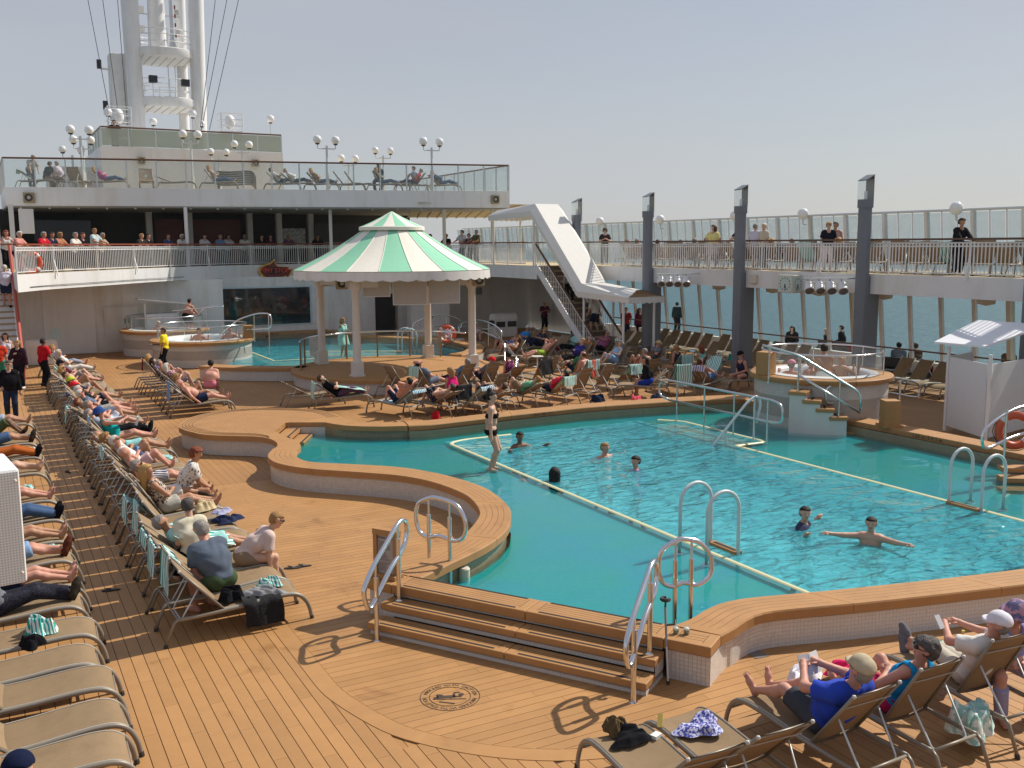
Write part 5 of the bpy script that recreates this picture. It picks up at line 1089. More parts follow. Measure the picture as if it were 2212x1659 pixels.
hrail('tub_handrail', 'polished double handrail sloping down the right hot tub steps', [smooth_path([s1[0] + st_ * 2.0, s1[0] + st_, s1[0], s1[3], s1[3] + e_, s1[3] + e_ + Vector((0, 0, -0.45))], 0.2), [s2[0], s2[3] + e_]], [(s1[0] - Vector((0, 0, 0.92)), s1[0]), (s1[3] - Vector((0, 0, 0.92)), s1[3]), (s1[0] + st_ * 1.6 - Vector((0, 0, 0.95)), s1[0] + st_ * 1.6)], slim=False, m_=DULL)
def arc_rail(p0, p1, h, label, npost=3, lower=True, over=0.35):
    d = (p1 - p0); k = d.length; d.normalize(); pr = [(-over * 0.5, 0.42), (-over, 0.62), (-over * 0.6, 0.85), (k * 0.2, h * 0.96), (k * 0.5, h * 1.03), (k * 0.85, h * 0.94), (k + over * 0.7, 0.8), (k + over, 0.55), (k + over * 0.4, 0.42), (k * 0.6, 0.62), (k * 0.25, 0.56)]
    return hrail('arched_handrail', label, [loop_pts(Vector((p0.x, p0.y, p0.z)), d, pr, 6)], [(p0 + d * (k * (i + 0.5) / npost), p0 + d * (k * (i + 0.5) / npost) + Vector((0, 0, h))) for i in range(npost)], closed=True, slim=False)
arc_rail(at(1800, 905, 0.5), at(1968, 890, 0.3), 1.0, 'arched polished handrail on starboard coaming beside right hot tub')
arc_rail(at(2142, 1010, 0.5), at(2290, 985, 0.5), 1.15, 'arched polished handrail holding a lifebuoy at right picture edge', 3)
for k, (a, b, nm) in enumerate(((at(905, 735, 0.5), at(985, 728, 0.5), 'left'), (at(1000, 740, 0.5), at(1075, 752, 0.5), 'right'))): arc_rail(a, b, 1.1, 'arched polished handrail behind gazebo beside the hanging lifebuoy, %s one' % nm, 2)
hrail('gazebo_step_rail', 'bent polished handrail at steps right of the gazebo platform', [smooth_path([at(1000, 705, 1.5), at(1064, 712, 1.55), at(1118, 775, 1.0), at(1120, 800, 0.6)], 0.3)], [(at(1090, 810, 0.3), at(1090, 742, 1.3)), (at(1115, 850, 0.0), at(1115, 772, 1.05))], slim=False)
hrail('tub_handrail', 'polished handrail climbing out of front left hot tub', [smooth_path([TUBL + Vector((0.6, -0.6, 1.2)), TUBL + Vector((1.3, -1.2, 1.9)), TUBL + Vector((2.0, -1.6, 2.15)), TUBL + Vector((2.5, -2.0, 2.15)), TUBL + Vector((2.5, -2.0, 1.5)), TUBL + Vector((1.6, -1.3, 1.45))], 0.25)], [(TUBL + Vector((1.9, -1.4, 0.9)), TUBL + Vector((1.9, -1.5, 2.1))), (TUBL + Vector((2.4, -1.9, 0.4)), TUBL + Vector((2.4, -1.95, 2.12)))], slim=False)
hrail('tub_handrail', 'polished handrail above the rear left hot tub', [smooth_path([TUBB + Vector((0.8, -0.9, 1.3)), TUBB + Vector((1.7, -1.2, 2.2)), TUBB + Vector((2.5, -1.5, 2.2)), TUBB + Vector((0.2, -1.0, 2.05))], 0.2)], [(TUBB + Vector((1.7, -1.2, 1.1)), TUBB + Vector((1.7, -1.2, 2.2)))], slim=False)

# == stairs
def stair(name, x0, x1, ya, yb, z1, n, label, risers, treads, strings):
    """flight from (ya, floor) up to (yb, z1)"""
    t_ = empty(name, ((x0 + x1) / 2, ya, 0), 0, label, 'stairs'); cx_ = (x0 + x1) / 2; dy = (yb - ya) / n
    for k in range(n):
        zt = z1 * (k + 1) / n; MB().b2(x0 - cx_, x1 - cx_, min(dy * k, dy * (k + 1.15)), max(dy * k, dy * (k + 1.15)), zt - 0.05, zt).build('tread', treads, t_); MB().b2(x0 - cx_, x1 - cx_, dy * (k + 0.12) - 0.01, dy * (k + 0.12) + 0.01, zt - z1 / n, zt - 0.05).build('riser', risers, t_)
    for sx in (x0, x1): MB().bar((sx - cx_, 0, 0.0), (sx - cx_, yb - ya, z1 - 0.05), 0.06, 0.34).build('stringer', strings, t_)
    return t_
ls = stair('port_stairs', -0.40, 1.10, 40.9, 46.6, DECK2, 18, 'steep white stairs with tan treads at left picture edge', WHITE, mat('stair_tread', (0.36, 0.25, 0.15), 0.6), WHITE)
MB().tube([(0.80, -0.3, 0.05), (0.80, -0.3, 1.0), (0.80, 5.4, DECK2 + 1.1)], 0.07, 8).build('red_handrail', mat('red_paint_rail', (0.42, 0.07, 0.04), 0.4), ls)
ss = stair('starboard_stairs', 23.05, 24.55, 35.2, 40.2, DECK2, 17, 'white-sided stairs with brown treads under the sloping white canopy', mat('stair_riser_brown', (0.12, 0.085, 0.06), 0.6), MATS['stair_tread'], WHITE)
for sx in (-0.75, 0.75):
    rr = MB(); n = 34
    for k in range(n + 1):
        t = k / n; y = 5.0 * t; zz = DECK2 * t; rr.tube([(sx, y, zz + 0.12), (sx, y, zz + 0.92)], 0.014, 5)
    stuff(rr.build('balusters', WHITE, ss)); MB().bar((sx, 0, 1.02), (sx, 5.0, DECK2 + 1.02), 0.07, 0.05).build('wooden_handrail', BROWNRAIL, ss); MB().bar((sx, 0, 0.92), (sx, 5.0, DECK2 + 0.92), 0.03, 0.04).build('rail_bar', WHITE, ss); MB().bar((sx, 0, 0.12), (sx, 5.0, DECK2 + 0.12), 0.03, 0.04).build('rail_bar', WHITE, ss)
    for yy, zz in ((0, 0), (5.0, DECK2)): MB().tube([(sx, yy, zz), (sx, yy, zz + 1.0)], 0.04, 8).build('newel', WHITE, ss)
CANV = mat('white_canvas', (0.74, 0.72, 0.67), 0.8, noise=0.04, bump=0.1, bscale=30)
sc = empty('stair_canopy', (23.8, 38, 0), 0, 'white scalloped canvas canopy sloping down over the starboard stairs', 'canopy')
prof = [(44.9, 6.45), (40.5, 6.55), (36.4, 2.95), (32.2, 2.85)]   # eave line (y, z)
xl, xr_ = 22.95, 24.75; rows = []
for (y, zz), ridge in zip(prof, (0.30, 0.34, 0.34, 0.25)):
    rows.append([(xl - 23.8, y - 38, zz), (-0.62, y - 38, zz + ridge), (0.62, y - 38, zz + ridge), (xr_ - 23.8, y - 38, zz)])
rows[0][1] = (-0.55, 44.4 - 38, 6.72); rows[0][2] = (0.55, 44.4 - 38, 6.72); rows[3] = [(xl - 23.8, 32.5 - 38, 2.85), (-0.1, 33.0 - 38, 3.12), (0.1, 33.0 - 38, 3.12), (xr_ - 23.8, 32.5 - 38, 2.85)]
MB().grid(rows).build('canvas_top', CANV, sc); MB().grid([[(x, y, z_ - 0.02) for x, y, z_ in r] for r in rows], flip=True).build('canvas_lining', CANV, sc)
m_ = MB()
for side in (0, 3):
    for (a, b) in zip(rows[:-1], rows[1:]):
        a_, b_ = Vector(a[side]), Vector(b[side]); n = max(4, int((b_ - a_).length / 0.06)); m_.grid([[a_.lerp(b_, k / n), a_.lerp(b_, k / n) - Vector((0, 0, 0.22 + 0.05 * abs(math.sin(k * math.pi / 5))))] for k in range(n + 1)])
for r in (rows[0], rows[3]):
    a_, b_ = Vector(r[0]), Vector(r[3]); n = 30; m_.grid([[a_.lerp(b_, k / n), a_.lerp(b_, k / n) - Vector((0, 0, 0.22 + 0.05 * abs(math.sin(k * math.pi / 5))))] for k in range(n + 1)])
m_.build('scalloped_valance', CANV, sc)
for (x, y, z0, z1) in ((23.05, 44.5, DECK2, 6.4), (24.6, 44.5, DECK2, 6.4), (23.05, 40.4, DECK2, 6.4), (24.6, 40.4, DECK2, 6.4), (23.05, 36.0, 0, 2.9), (24.6, 36.0, 0, 2.9), (23.05, 33.0, 0, 2.85), (24.6, 33.0, 0, 2.85)): MB().tube([(x - 23.8, y - 38, z0), (x - 23.8, y - 38, z1)], 0.055, 10).build('post', WHITE, sc)
aw = empty('small_awning', (19.9, 49.9, 3.0), R(8), 'small grey-white scalloped awning on the bulkhead behind the gazebo', 'awning')
Pq = [[(2.3 * (1 - 0.9 * 0) * math.cos(math.pi + math.pi * j / 16) * (0.25 + 0.75 * i / 5) * 1.0, 1.7 * math.sin(math.pi + math.pi * j / 16) * (0.15 + 0.85 * i / 5), 0.62 - 0.5 * (i / 5) ** 1.6) for j in range(17)] for i in range(6)]
MB().grid(Pq).build('awning_cloth', CANV, aw, smooth=True); edge = [Vector(p) for p in Pq[-1]]; ed = resample(edge, 0.06)
MB().grid([[p, p - Vector((0, 0, 0.16 + 0.06 * abs(math.sin(k * math.pi / 5))))] for k, p in enumerate(ed)]).build('scalloped_valance', CANV, aw)
aw.location = (21.0, 49.2, 3.02)
BEIGE = mat('beige_canvas', (0.60, 0.50, 0.33), 0.8, noise=0.05)
ba = empty('beige_awning', (24, 47, 6.5), 0, 'large beige ribbed awning beyond right end of the terrace fascia', 'awning')
c0, c1, c2, c3 = onY(880, 470, 53.5), onY(905, 452, 47.5), onY(1150, 452, 47.5), onY(1085, 470, 53.5)
c1.z += 0.35; c2.z += 0.25
def L3(a, b, t): return a.lerp(b, t)
gridp = [[L3(L3(c0, c3, i / 10), L3(c1, c2, i / 10), j / 6) - Vector((24, 47, 6.5)) + Vector((0, 0, 0.12 * math.sin(math.pi * j / 6))) for j in range(7)] for i in range(11)]
MB().grid(gridp).build('awning_cloth', BEIGE, ba, smooth=True)
for i in range(0, 11): MB().tube([p - Vector((0, 0, 0.04)) for p in gridp[i]], 0.03, 6).build('rib', CREAM, ba)
# == shower cabin
sh = empty('shower_cabin', (22.9, 16.4, 0), 0, 'white open shower cabin with tilted flat roof at right edge', 'shower cabin')
A, B, C_, D_ = at(2040, 930), at(2128, 960), Vector((24.6, 15.9, 0)), Vector((23.9, 17.5, 0)); sb = Vector((22.9, 16.4, 0))
SHW = mat('shower_panel', (0.72, 0.73, 0.75), 0.35, noise=0.03)
for a, b in ((A, B), (B, C_), (A, D_)):
    d = (b - a); MB().bar(a + d * 0.05 - sb + Vector((0, 0, 1.08)), b - d * 0.05 - sb + Vector((0, 0, 1.08)), 0.03, 1.85).build('panel', SHW, sh)
for p in (A, B, C_, D_): MB().tube([p - sb, p - sb + Vector((0, 0, 2.25))], 0.045, 10).build('post', WHITE, sh)
r_ = [onX(2018, 742, 22.0), onX(2128, 752, 22.4), onX(2260, 705, 24.6), onX(2112, 695, 23.9)]
m_ = MB(); m_.add([p - sb for p in r_] + [p - sb + Vector((0, 0, 0.05)) for p in r_], [(3, 2, 1, 0), (4, 5, 6, 7), (0, 1, 5, 4), (1, 2, 6, 5), (2, 3, 7, 6), (3, 0, 4, 7)]); m_.build('roof', mat('shower_roof', (0.80, 0.81, 0.84), 0.35), sh)
sl_ = empty('shower_cabin', (9.0, 49.2, 0), 0, 'white shower cabin with thin tilted roof behind the left hot tubs', 'shower cabin')
p = onY(333, 640, 49.2);
for dx in (-0.75, 0.75):
    MB().tube([(dx, 0, 0), (dx, 0, 2.3)], 0.04, 8).build('post', WHITE, sl_)
MB().b2(-0.7, 0.7, -0.02, 0.02, 0.3, 1.8).build('panel', SHW, sl_); MB().bar((-1.1, 0, 2.55), (1.2, 0, 2.25), 1.0, 0.05).build('roof', WHITE, sl_); sl_.location = (p.x + 0.3, 49.2, 0)
# == lifebuoys
BUOY = mat('lifebuoy_orange', (0.62, 0.09, 0.03), 0.45, noise=0.06); BUOYW = mat('lifebuoy_white', (0.7, 0.68, 0.64), 0.5)
def lifebuoy(c, rz, R0, label, tilt=0.0):
    t_ = empty('lifebuoy', c, rz, label, 'lifebuoy', 'orange lifebuoys'); n = 32
    MB().tube([(R0 * math.cos(2 * math.pi * k / n), 0, R0 * math.sin(2 * math.pi * k / n)) for k in range(n)], R0 * 0.26, 12, True).build('ring', BUOY, t_, smooth=True)
    for k in range(4):
        a = math.pi / 4 + k * math.pi / 2; MB().tube([(R0 * math.cos(a + e), 0, R0 * math.sin(a + e)) for e in (-0.16, -0.05, 0.05, 0.16)], R0 * 0.275, 12).build('reflective_band', BUOYW, t_, smooth=True)
    MB().tube([(R0 * 1.32 * math.cos(2 * math.pi * k / 24) * (1 + 0.05 * math.cos(8 * math.pi * k / 24)), -0.02, R0 * 1.32 * math.sin(2 * math.pi * k / 24)) for k in range(24)], 0.010, 5, True).build('grab_line', DARK, t_); return t_
lifebuoy(at(2182, 985, 0.5) + Vector((0, 0, 0.42)) + Vector((0.1, 0.0, 0.12)), R(-35), 0.33, 'orange lifebuoy hung on handrail at right picture edge')
lifebuoy(onY(965, 722, 38.3), R(-25), 0.33, 'orange lifebuoy hanging on the rail behind the gazebo'); lifebuoy(onY(66, 567, 41.4), R(25), 0.36, 'red lifebuoy behind the balcony railing at the left end')
bo = sp(-0.22, 0.76, ZC); nb = empty('pool_rules_board', bo, math.atan2(SU.y, SU.x), 'small teak-framed MAIN POOL rules board beside the steps', 'notice board')
MB().b2(-0.20, 0.20, -0.11, 0.11, 0, 0.06).build('base', TEAK, nb, bevel=0.006)
for sx in (-0.165, 0.165): MB().b2(sx - 0.03, sx + 0.03, -0.05, 0.05, 0.06, 0.66).build('frame_side', TEAK, nb)
MB().b2(-0.2, 0.2, -0.055, 0.055, 0.60, 0.68).build('frame_top', TEAK, nb); pn = MB().b2(-0.135, 0.135, -0.02, 0.02, 0.06, 0.60).build('panel', mat('notice_grey', (0.42, 0.38, 0.36), 0.5), nb)
text_obj('MAIN POOL', 0.05, 0.001, DARK, pn, (0, -0.022, 0.555), (R(90), 0, 0)); m_ = MB(); rng = random.Random(4)
for k in range(24):
    if k in (7, 15): continue
    w_ = 0.10 + rng.random() * 0.10; m_.b2(-0.115, -0.115 + w_, -0.0225, -0.0205, 0.10 + k * 0.0175, 0.107 + k * 0.0175)
stuff(m_.build('fine_print', mat('print_grey', (0.16, 0.14, 0.14), 0.6), pn))
tdk = mat('depth_ink', (0.03, 0.022, 0.015), 0.7)
p = at(1190, 896, 0.44); q = Pf[0]
def on_path(path, px, py, z_):
    w_ = at(px, py, z_); i = min(range(len(path)), key=lambda k: (path[k].x - w_.x) ** 2 + (path[k].y - w_.y) ** 2); i = max(1, min(len(path) - 2, i)); d = path[i + 1] - path[i - 1]; return path[i], math.atan2(d.y, d.x)
c, a = on_path(Pf, 1172, 897, 0.44); nv = Vector((math.sin(a), -math.cos(a), 0)); text_obj('1.55m / 4ft 11in', 0.115, 0.001, tdk, coam, c + nv * 0.004 + Vector((0, 0, 0.44)) - coam.location, (R(90), 0, a), 'depth_mark')
c, a = on_path(Pr, 1994, 947, 0.44); nv = Vector((-1, 0, 0)); text_obj('1.65 m  5 ft 5 in', 0.13, 0.001, tdk, coam, c + nv * 0.004 + Vector((0, 0, 0.44)) - coam.location, (R(90), 0, R(-90)), 'depth_mark')
c, a = on_path(Ph, 560, 720, 0.44); text_obj('1.65m / 5ft 5in', 0.16, 0.001, mat('faint_ink', (0.14, 0.10, 0.06), 0.7), cap2, Vector((13.0, 50.55, 0.44)) - cap2.location, (R(90), 0, 0), 'depth_mark')
cc = Vector((4.27, 9.39, BZ + 0.002)); ro = empty('caution_roundel', cc, 0, 'round PROCEED WITH CAUTION floor marking with slipping figure', 'floor marking')
INK = mat('roundel_ink', (0.055, 0.035, 0.025), 0.7)
for r0, r1 in ((0.328, 0.336), (0.226, 0.233)): MB().lathe([(r0, 0.0), (r0, 0.002), (r1, 0.002), (r1, 0.0)], 64).build('ring', INK, ro)
base_a = math.atan2(-cc.y, -cc.x)        # towards the reader
phrase = 'PROCEED WITH CAUTION '
for half in (0, 1):
    for k, ch in enumerate(phrase):
        if ch == ' ': continue
        a = base_a + math.pi + R(74) - R(165) * k / (len(phrase) - 1) + half * math.pi
        text_obj(ch, 0.066, 0.0006, INK, ro, (0.28 * math.cos(a), 0.28 * math.sin(a), 0.001), (0, 0, a - math.pi / 2), 'letter')
fg = MB(); ex = Vector((math.cos(base_a + math.pi / 2), math.sin(base_a + math.pi / 2), 0)); ey = Vector((-math.cos(base_a), -math.sin(base_a), 0))
def fp(x, y): return ex * x + ey * y + Vector((0, 0, 0.0015))
for a, b, w_ in (((-0.15, -0.01), (0.06, 0.0), 0.055), ((0.03, 0.0), (0.13, -0.01), 0.03), ((0.04, 0.02), (0.05, 0.09), 0.026), ((0.05, 0.085), (0.11, 0.10), 0.022), ((-0.13, 0.0), (-0.18, -0.03), 0.03), ((-0.08, 0.02), (-0.15, 0.05), 0.03), ((-0.19, -0.055), (0.18, -0.07), 0.016), ((-0.12, -0.12), (0.05, -0.175), 0.02)): fg.bar(fp(*a), fp(*b), w_, 0.002)
stuff(fg.build('slipping_figure', INK, ro)); MB().lathe([(0, 0.002), (0.03, 0.002), (0.03, 0)], 16, fp(0.125, 0.04)).build('figure_head', INK, ro)
dp = at(1637, 1415); tag(MB().b2(-0.1, 0.1, -0.1, 0.1, 0, 0.004).build('deck_drain', mat('drain_grey', (0.16, 0.15, 0.14), 0.4, noise=0.3, nscale=40), None, loc=(dp.x, dp.y, BZ + 0.001), rot=R(-5)), 'small square metal drain grate at foot of near coaming', 'drain')
spq = empty('grille_loudspeaker', (0, 0, 0), 0, 'near white perforated loudspeaker cut by the left picture edge', 'speaker')
dist = 4.6; c_t = ray(41, 1012); c_b = ray(33, 1262); sx_t = Vector((0, 0, 5)) + c_t * (dist / Vector((c_t.x, c_t.y, 0)).length);
h_ = sx_t.z - (5 + c_b.z * (dist / Vector((c_b.x, c_b.y, 0)).length)); bx_ = Vector((sx_t.x, sx_t.y, sx_t.z - h_))
PERF = mat('perforated_grille', (0.62, 0.60, 0.55), 0.6); t, p_, N, K = nodes_of(PERF); tcn = N('ShaderNodeTexCoord'); vo = N('ShaderNodeTexVoronoi'); vo.inputs['Scale'].default_value = 85; vo.inputs['Randomness'].default_value = 0.0
mpv = N('ShaderNodeMapping'); mpv.inputs['Scale'].default_value = (1, 0, 1); K(tcn.outputs['Object'], mpv.inputs['Vector']); K(mpv.outputs[0], vo.inputs['Vector']); mr = N('ShaderNodeMapRange'); mr.inputs[1].default_value = 0.30; mr.inputs[2].default_value = 0.36; K(vo.outputs['Distance'], mr.inputs[0]); mx = N('ShaderNodeMix'); mx.data_type = 'RGBA'; mx.inputs[6].default_value = (0.44, 0.42, 0.38, 1); mx.inputs[7].default_value = (0.66, 0.64, 0.60, 1); K(mr.outputs[0], mx.inputs[0]); K(mx.outputs[2], p_.inputs['Base Color'])
spq.location = bx_; spq.rotation_euler = (0, 0, R(7))
MB().b2(-0.45, 0.0, 0.0, 0.4, 0, h_).build('cabinet', WHITE, spq, bevel=0.012); MB().b2(-0.44, -0.008, -0.006, -0.001, 0.008, h_ - 0.012).build('grille', PERF, spq)
for zz in (0.05, h_ - 0.05): MB().sphere((-0.02, -0.008, zz), 0.008, 8).build('bolt', CREAM, spq)
MB().tube([(-0.2, 0.2, h_), (-0.2, 0.2, h_ + 1.5)], 0.03, 8).build('hanger', WHITE, spq)
tb = at(75, 790); tr = empty('towel_return_bin', (2.05, 46.3, 0), 0, 'white roll-topped towel bin with oval sign beside the port stairs', 'bin')
MB().b2(-0.9, 0.9, -0.35, 0.35, 0.0, 0.95).build('bin_body', WHITE2, tr, bevel=0.03); MB().lathe([(0, -0.95), (0.3, -0.95), (0.3, 0.95), (0, 0.95)], 18).build('roll_top', WHITE, tr, smooth=40, loc=(0, -0.1, 1.05), rot=(0, R(90), 0))
MB().lathe([(0, 0), (0.34, 0), (0.36, 0.04), (0, 0.04)], 24).build('oval_sign', mat('sign_paleblue', (0.35, 0.5, 0.55), 0.4), tr, loc=(1.0, -0.1, 1.62), rot=(R(90), 0, 0)); MB().tube([(1.0, 0.0, 0.8), (1.0, 0.0, 1.6)], 0.06, 8).build('sign_post', WHITE, tr); tr.scale = (0.62, 0.7, 0.8)
# == people: one smooth skinned surface each, grown from a posed skeleton
def V3(*a): return np.array(a, dtype=float)
def unit(v): return v / max(1e-9, np.linalg.norm(v))
def two_bone(a, tgt, l1, l2, hint):
    d = tgt - a; n = np.linalg.norm(d); m = (l1 + l2) * 0.998
    if n > m: d = d * (m / n); n = m; tgt = a + d
    n = max(n, abs(l1 - l2) * 1.05 + 1e-3); u = unit(d); c = (l1 * l1 + n * n - l2 * l2) / (2 * l1 * n); c = max(-1, min(1, c)); s = math.sqrt(1 - c * c)
    h = hint - u * np.dot(hint, u); h = unit(h) if np.linalg.norm(h) > 1e-6 else unit(np.cross(u, V3(0, 0, 1)))
    return a + u * (l1 * c) + h * (l1 * s), a + u * n
def field(prims, P, k):
    d = None
    for a, b, ra, rb in prims:
        ba = b - a; L2 = float(np.dot(ba, ba)); pa = P - a
        if L2 < 1e-10: di = np.sqrt(np.einsum('...i,...i', pa, pa)) - ra
        else:
            t = np.clip((pa @ ba) / L2, 0, 1); q = pa - t[..., None] * ba; di = np.sqrt(np.einsum('...i,...i', q, q)) - (ra + (rb - ra) * t)
        if d is None: d = di
        else:
            h = np.clip(0.5 + 0.5 * (di - d) / k, 0, 1); d = di + (d - di) * h - k * h * (1 - h)
    return d
_E = [(0, 1), (2, 3), (4, 5), (6, 7), (0, 2), (1, 3), (4, 6), (5, 7), (0, 4), (1, 5), (2, 6), (3, 7)]
_C = np.array([[i & 1, (i >> 1) & 1, (i >> 2) & 1] for i in range(8)])
def surface_nets(vals, org, h):
    s = vals < 0; c = [s[i & 1: s.shape[0] - 1 + (i & 1), (i >> 1) & 1: s.shape[1] - 1 + ((i >> 1) & 1), (i >> 2) & 1: s.shape[2] - 1 + ((i >> 2) & 1)] for i in range(8)]
    tot = sum(x.astype(np.int8) for x in c); mask = (tot > 0) & (tot < 8); idx = np.argwhere(mask)
    if len(idx) == 0: return np.zeros((0, 3)), np.zeros((0, 4), int)
    cv_ = np.stack([vals[idx[:, 0] + o[0], idx[:, 1] + o[1], idx[:, 2] + o[2]] for o in _C], 1)
    acc = np.zeros((len(idx), 3)); cnt = np.zeros(len(idx))
    for a, b in _E:
        va, vb = cv_[:, a], cv_[:, b]; x = (va < 0) != (vb < 0); t = np.where(x, va / np.where(x, va - vb, 1), 0)
        acc += x[:, None] * (_C[a] + (_C[b] - _C[a]) * t[:, None]); cnt += x
    V = org + h * (idx + acc / cnt[:, None]); vid = -np.ones(mask.shape, int); vid[tuple(idx.T)] = np.arange(len(idx)); F = []
    for ax in range(3):
        sl0 = [slice(None)] * 3; sl1 = [slice(None)] * 3; sl0[ax] = slice(0, -1); sl1[ax] = slice(1, None)
        ch = s[tuple(sl0)] != s[tuple(sl1)]; e = np.argwhere(ch); o1, o2 = [(1, 2), (2, 0), (0, 1)][ax]
        ok = (e[:, o1] > 0) & (e[:, o2] > 0) & (e[:, o1] < s.shape[o1] - 1) & (e[:, o2] < s.shape[o2] - 1); e = e[ok]
        if len(e) == 0: continue
        def cell(d1, d2):
            q = e.copy(); q[:, o1] -= d1; q[:, o2] -= d2; return vid[q[:, 0], q[:, 1], q[:, 2]]
        q = np.stack([cell(1, 1), cell(0, 1), cell(0, 0), cell(1, 0)], 1); inside = s[tuple(e.T)]
        q[~inside] = q[~inside][:, ::-1]; F.append(q)
    F = np.concatenate(F); F = F[(F >= 0).all(1)]; return V, F
def skin_mesh(fn, lo, hi, h, name, m_, extra=None):
    lo = np.asarray(lo) - 2 * h; hi = np.asarray(hi) + 2 * h; n = np.ceil((hi - lo) / h).astype(int) + 1
    g = np.stack(np.meshgrid(*[lo[i] + h * np.arange(n[i]) for i in range(3)], indexing='ij'), -1)
    c = 4; m = [int(math.ceil(n[i] / c)) for i in range(3)]          # coarse pass first, then only cells near the surface
    cg = np.stack(np.meshgrid(*[lo[i] + h * c * (np.arange(m[i]) + 0.5) - h * 0.5 for i in range(3)], indexing='ij'), -1); cd_ = fn(cg)
    near = np.abs(cd_) < h * c * 1.15 + 0.012; up = np.repeat(np.repeat(np.repeat(near, c, 0), c, 1), c, 2)[:n[0], :n[1], :n[2]]
    vals = np.repeat(np.repeat(np.repeat(cd_, c, 0), c, 1), c, 2)[:n[0], :n[1], :n[2]].copy(); vals[up] = fn(g[up])
    V, F = surface_nets(vals, lo, h)
    vs = V.tolist(); fs = F.tolist()
    if extra is not None and extra.v:
        b = len(vs); vs += [tuple(v) for v in extra.v]; fs += [[b + i for i in f] for f in extra.f]
    if not vs: return None
    me = bpy.data.meshes.new(name); me.from_pydata(vs, [], fs); me.materials.append(m_); me.polygons.foreach_set('use_smooth', [True] * len(me.polygons)); me.update(); return me
def prim_box(pr, pad=0.0):
    A = np.array([np.minimum(a, b) - max(ra, rb) for a, b, ra, rb in pr]); B = np.array([np.maximum(a, b) + max(ra, rb) for a, b, ra, rb in pr]); return A.min(0) - pad, B.max(0) + pad
def skin_mat(n, c): return mat('skin_' + n, c, 0.55, noise=0.10, nscale=7, bump=0.12, bscale=60, spec=0.35)
SKIN = {'fair': skin_mat('fair', (0.56, 0.335, 0.235)), 'pink': skin_mat('pink', (0.55, 0.27, 0.19)), 'tan': skin_mat('tan', (0.42, 0.215, 0.125)), 'brown': skin_mat('brown', (0.17, 0.085, 0.05)), 'olive': skin_mat('olive', (0.33, 0.18, 0.11))}
HAIRC = {'grey': '#8d8780', 'white': '#cfc8bb', 'brown': '#4a3122', 'dark': '#1c1512', 'blond': '#b58f55', 'sand': '#9a7444', 'red': '#7a3b1e', 'black': '#0e0c0c', 'darkgrey': '#4f4a47'}
def hair_mat(c): return mat('hair_' + c, HAIRC[c], 0.6, noise=0.25, nscale=30, bump=0.8, bscale=70, spec=0.3)
